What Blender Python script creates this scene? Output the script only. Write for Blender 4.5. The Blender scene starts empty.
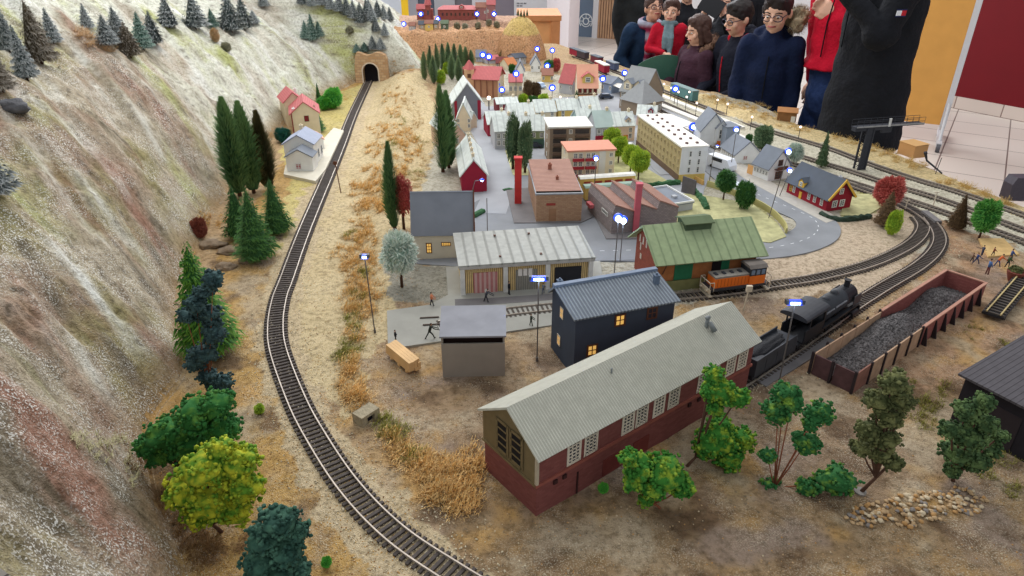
import bpy, bmesh, math, random
from mathutils import Vector, Matrix, noise
from math import sin, cos, tan, pi, radians, sqrt, atan2
import numpy as np
random.seed(7)
scene = bpy.context.scene
# ---------------------------------------------------------------- camera, world, lights
F = 680.0; TH = radians(27.8); HC = 0.86; T = 0.76      # focal length in pixels, pitch, camera above the layout, layout above the floor
cam_d = bpy.data.cameras.new('camera'); cam = bpy.data.objects.new('camera', cam_d)
scene.collection.objects.link(cam)
cam.location = (0, 0, T + HC); cam.rotation_euler = (radians(90) - TH, 0, 0)
cam_d.sensor_width = 36; cam_d.lens = F / 1024 * 36; cam_d.clip_start = 0.02; cam_d.clip_end = 60
scene.camera = cam
scene.view_settings.view_transform = 'Standard'; scene.view_settings.look = 'None'
scene.view_settings.gamma = 1; scene.view_settings.use_curve_mapping = False
scene.view_settings.exposure = 0.0
world = bpy.data.worlds.new('world'); scene.world = world; world.use_nodes = True
bg = world.node_tree.nodes['Background']; bg.inputs[0].default_value = (0.90, 0.95, 1.0, 1); bg.inputs[1].default_value = 0.74
def area_light(name, loc, target, sx, sy, power, col=(1, 1, 1)):
    d = bpy.data.lights.new(name, 'AREA'); d.shape = 'RECTANGLE'; d.size = sx; d.size_y = sy; d.energy = power; d.color = col
    o = bpy.data.objects.new(name, d); scene.collection.objects.link(o); o.location = loc
    o.rotation_euler = (Vector(target) - Vector(loc)).to_track_quat('-Z', 'Y').to_euler(); return o
area_light('window_daylight', (-1.0, 9.5, 4.2), (0.1, 3.0, 0.8), 7, 2.5, 520, (0.95, 0.97, 1.0))
area_light('ceiling_lamp', (-0.9, 3.2, 3.6), (-0.6, 2.8, 0.8), 2.5, 1.6, 60, (1.0, 0.98, 0.95))
area_light('hall_lamp', (2.2, 4.6, 3.8), (1.9, 4.4, 0.8), 2.5, 1.6, 36, (1.0, 0.97, 0.93))
# ---------------------------------------------------------------- projection helpers (pixels of the 1024x576 frame -> places in the hall)
S_, C_ = sin(TH), cos(TH)
def P(px, py, h=0.0):
    """point at height h above the layout seen at a pixel"""
    a = (px - 512) / F; b = (288 - py) / F
    d = Vector((a, C_ + b * S_, -S_ + b * C_))
    t = (h - HC) / d.z
    return Vector((d.x * t, d.y * t, T + h))
def PF(px, py, z=0.0): return P(px, py, z - T)
def hgt(px, pyb, pyt, h0=0.0):
    Y = P(px, pyb, h0).y; q = (288 - pyt) / F
    return HC - Y * (S_ - q * C_) / (C_ + q * S_)
def pxh(X, Y, z, pyt):
    q = (288 - pyt) / F
    return HC - Y * (S_ - q * C_) / (C_ + q * S_) + T - z
def proj(v):
    X, Y, Z = v[0], v[1], v[2] - T - HC
    zc = Y * C_ - Z * S_; yc = Y * S_ + Z * C_
    return 512 + F * X / zc, 288 - F * yc / zc
def scl(v): return F / (v[1] * C_ - (v[2] - T - HC) * S_)
def lerp(a, b, t): return a + (b - a) * t
def s2l(c):
    c = c / 255.0
    return c / 12.92 if c <= 0.04045 else ((c + 0.055) / 1.055) ** 2.4
def rgb(r, g, b): return (s2l(r), s2l(g), s2l(b), 1)
# ---------------------------------------------------------------- materials
MATS = {}
def mat(name, col, rough=0.75, var=0.12, scale=60, bump=0.0, bscale=200, metal=0.0, emit=None, estr=0, spec=0.3):
    if name in MATS: return MATS[name]
    m = bpy.data.materials.new(name); m.use_nodes = True; nt = m.node_tree; N = nt.nodes; L = nt.links
    b = N['Principled BSDF']; b.inputs['Roughness'].default_value = rough; b.inputs['Metallic'].default_value = metal
    b.inputs['Specular IOR Level'].default_value = spec
    tc = N.new('ShaderNodeTexCoord'); nz = N.new('ShaderNodeTexNoise'); nz.inputs['Scale'].default_value = scale; nz.inputs['Detail'].default_value = 5
    L.new(tc.outputs['Object'], nz.inputs['Vector'])
    r = N.new('ShaderNodeValToRGB'); r.color_ramp.elements[0].position = 0.3; r.color_ramp.elements[1].position = 0.7
    r.color_ramp.elements[0].color = tuple(max(0, c * (1 - var)) for c in col[:3]) + (1,)
    r.color_ramp.elements[1].color = tuple(min(1, c * (1 + var)) for c in col[:3]) + (1,)
    L.new(nz.outputs['Fac'], r.inputs['Fac']); L.new(r.outputs['Color'], b.inputs['Base Color'])
    if bump:
        n2 = N.new('ShaderNodeTexNoise'); n2.inputs['Scale'].default_value = bscale; n2.inputs['Detail'].default_value = 4
        L.new(tc.outputs['Object'], n2.inputs['Vector'])
        bp = N.new('ShaderNodeBump'); bp.inputs['Strength'].default_value = bump; bp.inputs['Distance'].default_value = 1.0 / bscale
        L.new(n2.outputs['Fac'], bp.inputs['Height']); L.new(bp.outputs['Normal'], b.inputs['Normal'])
    if emit:
        b.inputs['Emission Color'].default_value = emit; b.inputs['Emission Strength'].default_value = estr
    MATS[name] = m; return m
def stripe_mat(name, col, col2, period, axis='X', rough=0.7, bump=0.4, thin=0.5):
    """ribs, seams or boards running across an axis of the part"""
    if name in MATS: return MATS[name]
    m = mat(name, col, rough); nt = m.node_tree; N = nt.nodes; L = nt.links; b = N['Principled BSDF']
    tc = [n for n in N if n.type == 'TEX_COORD'][0]
    sp = N.new('ShaderNodeSeparateXYZ'); L.new(tc.outputs['Object'], sp.inputs[0])
    mu = N.new('ShaderNodeMath'); mu.operation = 'DIVIDE'; L.new(sp.outputs[axis], mu.inputs[0]); mu.inputs[1].default_value = period
    fr = N.new('ShaderNodeMath'); fr.operation = 'PINGPONG'; L.new(mu.outputs[0], fr.inputs[0]); fr.inputs[1].default_value = 0.5
    rp = N.new('ShaderNodeMapRange'); L.new(fr.outputs[0], rp.inputs[0])
    rp.inputs[1].default_value = 0.5 - thin / 2 - 0.08; rp.inputs[2].default_value = 0.5 - thin / 2 + 0.08
    if thin >= 0.5: rp.inputs[1].default_value = 0.1; rp.inputs[2].default_value = 0.4
    mx = N.new('ShaderNodeMix'); mx.data_type = 'RGBA'; L.new(rp.outputs[0], mx.inputs[0])
    cr = [n for n in N if n.type == 'VALTORGB'][0]; L.new(cr.outputs['Color'], mx.inputs[6]); mx.inputs[7].default_value = col2
    L.new(mx.outputs[2], b.inputs['Base Color'])
    bp = N.new('ShaderNodeBump'); bp.inputs['Strength'].default_value = bump; bp.inputs['Distance'].default_value = period * 0.25
    L.new(rp.outputs[0], bp.inputs['Height']); L.new(bp.outputs['Normal'], b.inputs['Normal'])
    return m
def brick_mat(name, col, mortar, w, h, rough=0.85, plane='XZ', off=0.5, mort=0.06, bump=0.3, col2=None):
    if name in MATS: return MATS[name]
    m = mat(name, col, rough); nt = m.node_tree; N = nt.nodes; L = nt.links; b = N['Principled BSDF']
    tc = [n for n in N if n.type == 'TEX_COORD'][0]
    mp = N.new('ShaderNodeSeparateXYZ'); L.new(tc.outputs['Object'], mp.inputs[0]); cb = N.new('ShaderNodeCombineXYZ')
    ad = N.new('ShaderNodeMath'); L.new(mp.outputs['X'], ad.inputs[0]); L.new(mp.outputs['Y'], ad.inputs[1])
    if plane == 'XZ': L.new(ad.outputs[0], cb.inputs[0]); L.new(mp.outputs['Z'], cb.inputs[1])
    else: L.new(mp.outputs['X'], cb.inputs[0]); L.new(mp.outputs['Y'], cb.inputs[1])
    br = N.new('ShaderNodeTexBrick'); L.new(cb.outputs[0], br.inputs['Vector']); br.inputs['Scale'].default_value = 1
    br.inputs['Brick Width'].default_value = w; br.inputs['Row Height'].default_value = h; br.offset = off
    br.inputs['Mortar Size'].default_value = h * mort; br.inputs['Color1'].default_value = col
    br.inputs['Color2'].default_value = col2 or tuple(c * 0.75 for c in col[:3]) + (1,); br.inputs['Mortar'].default_value = mortar
    L.new(br.outputs['Color'], b.inputs['Base Color'])
    bp = N.new('ShaderNodeBump'); bp.inputs['Strength'].default_value = bump; bp.inputs['Distance'].default_value = h * 0.15; bp.invert = True
    L.new(br.outputs['Fac'], bp.inputs['Height']); L.new(bp.outputs['Normal'], b.inputs['Normal'])
    return m
def attr_mat(name, a, b_, attr='tip', rough=0.8, var=0.25, scale=30):
    """foliage: colour runs from a at the heart of a blade to b at its tip, varied by noise"""
    if name in MATS: return MATS[name]
    m = mat(name, a, rough, var, scale); nt = m.node_tree; N = nt.nodes; L = nt.links; b = N['Principled BSDF']
    at = N.new('ShaderNodeAttribute'); at.attribute_name = attr
    mx = N.new('ShaderNodeMix'); mx.data_type = 'RGBA'; L.new(at.outputs['Fac'], mx.inputs[0])
    cr = [n for n in N if n.type == 'VALTORGB'][0]; L.new(cr.outputs['Color'], mx.inputs[6]); mx.inputs[7].default_value = b_
    L.new(mx.outputs[2], b.inputs['Base Color']); return m
# ---------------------------------------------------------------- mesh builder
_ico = {}
def ico(sub):
    if sub not in _ico:
        bm = bmesh.new(); bmesh.ops.create_icosphere(bm, subdivisions=sub, radius=1)
        bm.verts.index_update()
        _ico[sub] = ([v.co.copy() for v in bm.verts], [tuple(v.index for v in f.verts) for f in bm.faces]); bm.free()
    return _ico[sub]
class MB:
    def __init__(s): s.v = []; s.f = []; s.m = []
    def add(s, vs, fs, mi=0):
        o = len(s.v); s.v += [tuple(v) for v in vs]; s.f += [tuple(i + o for i in f) for f in fs]; s.m += [mi] * len(fs); return s
    def box(s, x0, x1, y0, y1, z0, z1, mi=0, M=None):
        vs = [Vector((x, y, z)) for x in (x0, x1) for y in (y0, y1) for z in (z0, z1)]
        if M: vs = [M @ v for v in vs]
        return s.add(vs, [(0, 1, 3, 2), (4, 6, 7, 5), (0, 4, 5, 1), (2, 3, 7, 6), (0, 2, 6, 4), (1, 5, 7, 3)], mi)
    def prism(s, poly, z0, z1, mi=0, M=None):
        n = len(poly); vs = [Vector((p[0], p[1], z0)) for p in poly] + [Vector((p[0], p[1], z1)) for p in poly]
        if M: vs = [M @ v for v in vs]
        return s.add(vs, [tuple(range(n))[::-1], tuple(range(n, 2 * n))] + [(i, (i + 1) % n, n + (i + 1) % n, n + i) for i in range(n)], mi)
    def slab(s, a, b, c, d, th, mi=0):
        """thick quad abcd (counter-clockwise from above), thickness downwards"""
        a, b, c, d = map(Vector, (a, b, c, d)); nn = (b - a).cross(d - a).normalized() * th
        vs = [a, b, c, d, a - nn, b - nn, c - nn, d - nn]
        return s.add(vs, [(0, 1, 2, 3), (7, 6, 5, 4), (0, 4, 5, 1), (1, 5, 6, 2), (2, 6, 7, 3), (3, 7, 4, 0)], mi)
    def tube(s, pts, r, n=8, mi=0, cap=True):
        pts = [Vector(p) for p in pts]; k = len(pts); rs = r if isinstance(r, (list, tuple)) else [r] * k; o = len(s.v)
        up = None
        for i, p in enumerate(pts):
            d = (pts[min(i + 1, k - 1)] - pts[max(i - 1, 0)]).normalized()
            if up is None: up = Vector((0, 0, 1)) if abs(d.z) < 0.9 else Vector((1, 0, 0))
            x = d.cross(up).normalized(); y = x.cross(d).normalized(); up = y
            for j in range(n):
                a = 2 * pi * j / n; s.v.append(tuple(p + (x * cos(a) + y * sin(a)) * rs[i]))
        for i in range(k - 1):
            for j in range(n):
                s.f.append((o + i * n + j, o + i * n + (j + 1) % n, o + (i + 1) * n + (j + 1) % n, o + (i + 1) * n + j)); s.m.append(mi)
        if cap:
            s.f.append(tuple(o + j for j in range(n))[::-1]); s.m.append(mi)
            s.f.append(tuple(o + (k - 1) * n + j for j in range(n))); s.m.append(mi)
        return s
    def ball(s, c, r, sub=2, mi=0, M=None):
        vs, fs = ico(sub); rx = r if isinstance(r, (tuple, list)) else (r, r, r); c = Vector(c)
        out = [Vector((v.x * rx[0], v.y * rx[1], v.z * rx[2])) for v in vs]
        if M: out = [M @ v for v in out]
        return s.add([c + v for v in out], fs, mi)
    def build(s, name, mats, parent=None, smooth=False, loc=None, rz=None, attr=None):
        me = bpy.data.meshes.new(name); me.from_pydata(s.v, [], s.f)
        for m in (mats if isinstance(mats, (list, tuple)) else [mats]): me.materials.append(m)
        if len(me.materials) > 1: me.polygons.foreach_set('material_index', s.m)
        if smooth: me.polygons.foreach_set('use_smooth', [True] * len(me.polygons))
        if attr:
            at = me.attributes.new(attr[0], 'FLOAT', 'POINT'); at.data.foreach_set('value', attr[1])
        me.update(); return link(name, me, parent, loc, rz)
def link(name, data, parent=None, loc=None, rz=None):
    o = bpy.data.objects.new(name, data); scene.collection.objects.link(o)
    if parent: o.parent = parent
    if loc is not None: o.location = loc
    if rz is not None: o.rotation_euler = (0, 0, rz)
    return o
def tag(o, label=None, cat=None, group=None, kind=None):
    if label: o['label'] = label
    if cat: o['category'] = cat
    if group: o['group'] = group
    if kind: o['kind'] = kind
    return o
def thing(name, label, cat, loc=(0, 0, 0), rz=0, group=None):
    return tag(link(name, None, None, loc, rz), label, cat, group)
KIDS = {}
def dup(o, loc, rz=0, sc=1, label=None, group=None, szf=1):
    kids = [c for c in scene.objects if c.parent == o] if o.name not in KIDS else KIDS[o.name]
    KIDS[o.name] = kids
    c = o.copy(); scene.collection.objects.link(c); c.location = loc; c.rotation_euler = (0, 0, rz); c.scale = (sc, sc, sc * szf)
    if label: c['label'] = label
    if group: c['group'] = group
    for k in kids:
        d = k.copy(); scene.collection.objects.link(d); d.parent = c
        g = [q for q in scene.objects if q.parent == k] if k.name not in KIDS else KIDS[k.name]
        KIDS[k.name] = g
        for q in g:
            e = q.copy(); scene.collection.objects.link(e); e.parent = d
    return c
def catmull(pts, step):
    pts = [Vector(p) for p in pts]; P_ = [pts[0] * 2 - pts[1]] + pts + [pts[-1] * 2 - pts[-2]]; out = []
    for i in range(1, len(P_) - 2):
        a, b, c, d = P_[i - 1:i + 3]; n = max(4, int((c - b).length / step * 2))
        for k in range(n):
            t = k / n
            out.append(0.5 * ((2 * b) + (c - a) * t + (2 * a - 5 * b + 4 * c - d) * t * t + (3 * b - a - 3 * c + d) * t ** 3))
    out.append(pts[-1])
    res = [out[0]]; acc = 0                       # even spacing
    for i in range(1, len(out)):
        seg = (out[i] - out[i - 1]).length; pos = 0
        while acc + seg - pos >= step:
            pos += step - acc; acc = 0; res.append(out[i - 1].lerp(out[i], pos / seg))
        acc += seg - pos
    return res
def inpoly(x, y, poly):
    c = False; j = len(poly) - 1
    for i in range(len(poly)):
        if (poly[i][1] > y) != (poly[j][1] > y) and x < (poly[j][0] - poly[i][0]) * (y - poly[i][1]) / (poly[j][1] - poly[i][1]) + poly[i][0]: c = not c
        j = i
    return c
# ---------------------------------------------------------------- relief of the layout
_bl = sorted([(lambda v: (v.y, v.x))(P(*p)) for p in [(195, 640), (186, 576), (170, 530), (150, 480), (150, 420), (186, 375), (180, 300), (192, 262), (212, 215), (238, 182), (262, 150), (290, 118), (325, 98), (350, 85), (353, 81)]])
_yp = P(372, 82).y
_bl += [(_yp + 0.10, P(428, 78).x), (P(428, 76).y + .2, P(428, 76).x), (5.2, -0.72), (8, -0.72)]
_ed = sorted([(lambda v: (v.y, v.x))(P(*p)) for p in [(545, 40), (600, 58), (622, 66), (650, 76), (690, 88), (720, 94), (750, 101), (775, 113), (800, 126), (830, 133), (880, 148), (920, 164), (960, 182), (1024, 207), (1100, 242)]])
def interp(tab, y):
    if y <= tab[0][0]:
        (y0, x0), (y1, x1) = tab[0], tab[1]; return x0 + (x1 - x0) * (y - y0) / (y1 - y0) if y > 0.3 else x0
    for i in range(1, len(tab)):
        if y <= tab[i][0]:
            (y0, x0), (y1, x1) = tab[i - 1], tab[i]; return x0 + (x1 - x0) * (y - y0) / (y1 - y0)
    return tab[-1][1]
_blc = {}
def xbase(y):
    k = round(y * 400)
    if k not in _blc:
        _blc[k] = sum(interp(_bl, y + q * 0.02) for q in (-2, -1, 0, 1, 2)) / 5
    return _blc[k]
def xedge(y): return interp(_ed, y) if y > _ed[0][0] else _ed[0][1] + (_ed[0][0] - y) * 0.15
BANK = [(P(395, 335), 0.0, .05), (P(390, 250), 0.012, .06), (P(388, 180), 0.03, .08), (P(398, 130), 0.05, .11), (P(404, 100), 0.075, .14), (P(410, 84), 0.09, .17), (P(428, 74), .04, .15)]
BX = P(752, 117); BX2 = P(712, 100)
def hprof(d):
    if d <= 0: return 0
    a = 1.75 * d
    b = 0.40 + (d - 0.25) * 0.78
    k = 0.12
    h = max(k - abs(a - b), 0) / k
    return min(a, b) - h * h * k / 4
def mound(x, y):
    z = 0.035 * math.exp(-(((x - BX[0]) / .10) ** 2 + ((y - BX[1]) / .10) ** 2)) + 0.045 * math.exp(-(((x - BX2[0]) / .09) ** 2 + ((y - BX2[1]) / .07) ** 2))
    for i in range(len(BANK) - 1):
        a, b = BANK[i], BANK[i + 1]
        if a[0].y <= y <= b[0].y:
            t = (y - a[0].y) / (b[0].y - a[0].y); cx = lerp(a[0].x, b[0].x, t); w = lerp(a[2], b[2], t); h = lerp(a[1], b[1], t)
            z += h * math.exp(-((x - cx) / w) ** 2 * 1.6)
    return z
TRK_L = [(560, 640), (454, 576), (393, 534), (348, 487), (315, 437), (296, 400), (278.5, 352), (276, 325), (280, 300), (287, 281), (307, 227), (339.5, 150), (353, 115), (368, 83), (374, 70)]
_trk = sorted([(P(*p).y, P(*p).x) for p in TRK_L])
def gz(x, y):
    xb = xbase(y); d = xb - x
    if d > -0.02:
        d2 = d + 0.05 * (noise.noise(Vector((y * 2.2, x * 1.2, 3.3)))) * min(1, max(0, d * 8))
        h = hprof(d2)
        if y > 2.4: h *= lerp(1, .72, min(1, (y - 2.4) / 2.0))
        amp = min(1, max(0, d) * 9)
        u = y + .5 * x + .06 * noise.noise(Vector((x * 4, y * 4, 8)))
        h += amp * (0.034 * noise.fractal(Vector((u * 6, x * 2.2, 1.7)), 0.9, 2.1, 4) + .016 * noise.fractal(Vector((x * 12, y * 12, h * 12)), .8, 2.1, 5) + 0.012 * noise.ridged_multi_fractal(Vector((u * 17, x * 6, h * 7)), 0.8, 2.0, 4, 1.0, 2.0) - .010)
        return T + max(0, h) + mound(x, y) * (1 if d < 0 else 0)
    z = mound(x, y)
    xt = interp(_trk, y) if y < _trk[-1][0] else 9
    k = min(1, abs(x - xt) / 0.05 - 0.7) if abs(x - xt) > .035 else 0
    k = max(0, k)
    z = z * k + k * 0.0022 * noise.fractal(Vector((x * 14, y * 14, 0)), 0.9, 2.1, 4)
    return T + z
def hit(px, py):
    a = (px - 512) / F; b = (288 - py) / F; d = Vector((a, C_ + b * S_, -S_ + b * C_)); t = 0.3; o = Vector((0, 0, T + HC))
    while t < 9:
        p = o + d * t
        if p.z < gz(p.x, p.y):
            lo, hi = t - 0.02, t
            for _ in range(8):
                m_ = (lo + hi) / 2; p = o + d * m_
                if p.z < gz(p.x, p.y): hi = m_
                else: lo = m_
            return p
        t += 0.02
    return P(px, py)
# ground paint: polygons in the frame, later ones win: (colour, polygon)
ZONES = [
 ((176, 148, 112), [(0, 0), (1024, 0), (1024, 800), (0, 800)]),
 ((182, 176, 160), [(440, 60), (760, 100), (1024, 215), (1024, 260), (860, 250), (640, 320), (430, 320), (420, 180), (440, 100)]),
 ((184, 148, 90), [(330, 90), (372, 80), (360, 100), (330, 150), (270, 290), (262, 340), (275, 400), (330, 500), (420, 600), (150, 640), (100, 450), (190, 300)]),
 ((194, 178, 112), [(326, 98), (366, 82), (352, 118), (322, 185), (292, 240), (272, 262), (282, 210), (290, 180), (280, 150)]),
 ((202, 182, 142), [(372, 80), (420, 70), (440, 120), (420, 200), (392, 260), (400, 330), (350, 420), (305, 380), (292, 300), (320, 210), (352, 140)]),
 ((196, 176, 142), [(362, 84), (378, 84), (362, 130), (322, 225), (300, 295), (300, 350), (335, 425), (380, 480), (430, 528), (520, 590), (430, 640), (330, 530), (282, 430), (256, 350), (264, 290), (300, 200), (340, 130)]),
 ((150, 124, 92), [(500, 470), (640, 500), (760, 400), (1024, 380), (1024, 700), (430, 700), (520, 600), (450, 545), (400, 470)]),
 ((164, 138, 108), [(376, 340), (560, 340), (520, 400), (490, 420), (486, 470), (380, 420), (360, 370)]),
 ((196, 176, 152), [(700, 262), (790, 240), (900, 200), (935, 235), (880, 290), (760, 300), (690, 300)]),
 ((172, 138, 108), [(930, 215), (1024, 240), (1024, 400), (860, 380), (700, 440), (780, 360), (900, 300), (945, 250)]),
 ((150, 126, 100), [(760, 380), (900, 380), (1024, 440), (1024, 500), (700, 500)]),
 ((202, 196, 176), [(590, 60), (700, 95), (800, 128), (1024, 205), (1024, 250), (900, 205), (800, 170), (720, 130), (600, 90)]),
 ((210, 188, 140), [(640, 80), (700, 93), (780, 118), (860, 140), (960, 180), (1024, 205), (1024, 216), (900, 172), (780, 130), (640, 92)]),
 ((186, 178, 128), [(600, 155), (650, 165), (645, 188), (590, 185)]),
 ((188, 182, 130), [(694, 196), (760, 205), (785, 240), (740, 232), (700, 216)]),
 ((170, 168, 90), [(505, 150), (525, 150), (530, 176), (510, 170)]),
 ((172, 166, 110), [(855, 188), (880, 195), (875, 215), (840, 214)]),
 ((150, 146, 134), [(385, 262), (455, 262), (458, 305), (390, 300)]),
]
def paint(v):
    px, py = proj(v)
    j = 5 * min(1.5, max(.25, py / 300)); n1 = noise.noise(Vector((v[0] * 20, v[1] * 20, 0))); n2 = noise.noise(Vector((v[0] * 20, v[1] * 20, 9)))
    x = px + n1 * j * 2.2; y = py + n2 * j * 1.5; c = ZONES[0][0]
    for col, poly in ZONES:
        if inpoly(x, y, poly): c = col
    if y > 235 and c[2] < 125:                 # earth in several tints: ochre, grey-violet, dark humus
        a = noise.fractal(Vector((v[0] * 9, v[1] * 9, 14)), .9, 2.1, 4); b = noise.fractal(Vector((v[0] * 7, v[1] * 7, 54)), .9, 2.1, 4)
        def m(c, t, f): f = max(0, min(.8, f)); return [lerp(p, q, f) for p, q in zip(c, t)]
        c = m(c, (190, 150, 92), (a - .12) * 1.8); c = m(c, (144, 126, 114), (b - .12) * 1.8); c = m(c, (104, 82, 62), (-.16 - a) * 2.4); c = m(c, (182, 164, 138), (-.14 - b) * 2.2)
    return c
def relief(name, rows, cols, x0f, x1f, colf, m, y0=0.5, y1=6.1):
    vs = []; cs = []
    for j in range(rows):
        y = y0 * (y1 / y0) ** (j / (rows - 1)); xa, xb = x0f(y), x1f(y)
        for i in range(cols):
            x = lerp(xa, xb, i / (cols - 1)); z = gz(x, y); vs.append((x, y, z)); cs.append(colf((x, y, z)))
    fs = [(j * cols + i, j * cols + i + 1, (j + 1) * cols + i + 1, (j + 1) * cols + i) for j in range(rows - 1) for i in range(cols - 1)]
    me = bpy.data.meshes.new(name); me.from_pydata(vs, [], fs); me.materials.append(m)
    at = me.color_attributes.new('Col', 'FLOAT_COLOR', 'POINT')
    flat = []
    for c in cs: flat += [s2l(c[0]), s2l(c[1]), s2l(c[2]), 1]
    at.data.foreach_set('color', flat); me.polygons.foreach_set('use_smooth', [True] * len(me.polygons))
    o = link(name, me); o['kind'] = 'structure'; return o
def relief_mat(name, fleck, fl_scale, fl_amt, bump, dark=0.35, spot=.55):
    m = bpy.data.materials.new(name); m.use_nodes = True; nt = m.node_tree; N = nt.nodes; L = nt.links; b = N['Principled BSDF']
    b.inputs['Roughness'].default_value = 0.95; b.inputs['Specular IOR Level'].default_value = 0.15
    at = N.new('ShaderNodeAttribute'); at.attribute_name = 'Col'; tc = N.new('ShaderNodeTexCoord')
    def nz(s, d=4, r=.6):
        n = N.new('ShaderNodeTexNoise'); n.inputs['Scale'].default_value = s; n.inputs['Detail'].default_value = d; n.inputs['Roughness'].default_value = r
        L.new(tc.outputs['Object'], n.inputs['Vector']); return n
    def ramp(src, a, b_):
        r = N.new('ShaderNodeMapRange'); L.new(src, r.inputs[0]); r.inputs[1].default_value = a; r.inputs[2].default_value = b_; return r.outputs[0]
    def mix(f, a, b_, mode='MIX'):
        x = N.new('ShaderNodeMix'); x.data_type = 'RGBA'; x.blend_type = mode
        L.new(f, x.inputs[0]) if not isinstance(f, float) else setattr(x.inputs[0], 'default_value', f)
        L.new(a, x.inputs[6]); L.new(b_, x.inputs[7]) if not isinstance(b_, tuple) else setattr(x.inputs[7], 'default_value', b_); return x.outputs[2]
    n1 = nz(85, 6); n2 = nz(fl_scale, 2, .5); n3 = nz(fl_scale * 0.45, 3); n4 = nz(9, 5)
    c = mix(ramp(n1.outputs['Fac'], .56, .30), at.outputs['Color'], (dark, dark * .95, dark * .85, 1), 'MULTIPLY')
    mm = N.new('ShaderNodeMath'); mm.operation = 'MULTIPLY'; L.new(ramp(n2.outputs['Fac'], .53, .61), mm.inputs[0]); L.new(ramp(n4.outputs['Fac'], .40, .6), mm.inputs[1])
    m2 = N.new('ShaderNodeMath'); m2.operation = 'MULTIPLY'; L.new(mm.outputs[0], m2.inputs[0]); m2.inputs[1].default_value = fl_amt
    c = mix(m2.outputs[0], c, fleck)
    m3 = N.new('ShaderNodeMath'); m3.operation = 'MULTIPLY'; L.new(ramp(n3.outputs['Fac'], .60, .68), m3.inputs[0]); m3.inputs[1].default_value = spot
    c = mix(m3.outputs[0], c, (0.10, 0.085, 0.065, 1))
    L.new(c, b.inputs['Base Color'])
    bp = N.new('ShaderNodeBump'); bp.inputs['Strength'].default_value = bump; bp.inputs['Distance'].default_value = 0.004
    ad = N.new('ShaderNodeMath'); L.new(n2.outputs['Fac'], ad.inputs[0]); L.new(n1.outputs['Fac'], ad.inputs[1]); L.new(ad.outputs[0], bp.inputs['Height'])
    L.new(bp.outputs['Normal'], b.inputs['Normal']); return m
def mcol(v):
    """stone and dusting of the slope"""
    x, y, z = v; d = xbase(y) - x
    def sm(t, a, b): t = max(0, min(1, (t - a) / (b - a))); return t * t * (3 - 2 * t)
    def m(c, t, f): return [lerp(a, b, max(0, min(1, f))) for a, b in zip(c, t)]
    w = .5 * noise.noise(Vector((x * 5, y * 5, z * 5))) + .25 * noise.noise(Vector((x * 13, y * 13, z * 13)))
    u = y + .5 * x + .05 * noise.noise(Vector((x * 6, y * 6, 8)))
    st = noise.fractal(Vector((u * 5.5, x * 2.4, 5)), .8, 2.1, 5) + .35 * w; s2 = noise.fractal(Vector((u * 9, x * 4, 25)), .8, 2.1, 5) + .3 * w; s3 = noise.fractal(Vector((u * 12, x * 4, 45)), .9, 2.1, 4) + .2 * w
    p = noise.fractal(Vector((x * 3.2, y * 3.2, z * 3.2 + 3)), .9, 2.1, 4); p2 = noise.fractal(Vector((x * 4.5, y * 4.5, z * 4.5 + 30)), .9, 2.1, 4)
    face = (1 - sm(d + .15 * w, .34, .56)) * (1 - sm(y + .4 * w, 2.2, 3.1))
    c = m((212, 213, 198), (176, 164, 142), face)
    c = m(c, (156, 134, 114), (p - .02) * 1.8 * face); c = m(c, (152, 142, 102), (p2 - .05) * 2.2 * face)
    c = m(c, (150, 114, 96), (st - .22) * 2.0 * (.25 + .75 * face)); c = m(c, (182, 186, 126), (-.24 - st) * 2.6 * (1 - .5 * face))
    c = m(c, (222, 222, 214), (s2 - .16) * 2.6 * (1 - .4 * face)); c = m(c, (126, 116, 98), (-.22 - s2) * 2.4 * (.35 + .65 * face))
    c = m(c, (104, 96, 86), (abs(s3) < .018) * .5)
    g = noise.noise(Vector((x * 60, y * 60, z * 60))) * 16 + noise.noise(Vector((x * 140, y * 140, z * 140))) * 12; c = [max(20, min(240, q + g)) for q in c]
    if d < .05: c = m(c, (166, 140, 104), 1 - max(0, d) / .05)
    return c
relief('layout_ground', 420, 380, lambda y: xbase(y) - 0.01, xedge, paint, relief_mat('layout_soil', rgb(226, 214, 190), 420, .38, .8, .5))
relief('mountain_slope', 470, 300, lambda y: xbase(y) - 1.5 - .35 * y, lambda y: xbase(y) + 0.005, mcol, relief_mat('rock_plaster', rgb(236, 234, 226), 300, .8, 1.0, .55, .35))
# ---------------------------------------------------------------- the hall
M_white = mat('painted_white', rgb(226, 224, 226), .8, .03)
def struct(name, mb, m, **k):
    o = mb.build(name, m, **k); o['kind'] = 'structure'; return o
fl = MB(); fl.box(-9, 9, -3, 15, -0.05, 0)
tile = brick_mat('floor_tile', rgb(216, 206, 196), rgb(120, 108, 102), .45, .45, .35, 'XY', 0, .012, .1, rgb(210, 199, 189))
fo = struct('floor', fl, tile, loc=(0, 0, 0)); fo.rotation_euler = (0, 0, radians(-34)); fo.location = (1.2, .4, 0)
def wall_px(name, a, b, top, m, th=.12, z=0, inward=1, y_off=0):
    A, B = PF(*a, z), PF(*b, z); d = (B - A); L_ = d.length; mb = MB(); mb.box(0, L_, 0, th, 0, top - z)
    o = mb.build(name, m, loc=A, rz=atan2(d.y, d.x)); return o
def swall(*a, **k):
    o = wall_px(*a, **k); o['kind'] = 'structure'; return o
A = PF(953, 108); B = PF(1024, 122); d = (B - A).normalized()
mb = MB(); mb.box(-1.2, 7, 0, .12, 0.12, 4); struct('wall_right', mb, mat('red_wall', rgb(110, 2, 18), .6, .05, 4), loc=A, rz=atan2(d.y, d.x))
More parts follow.
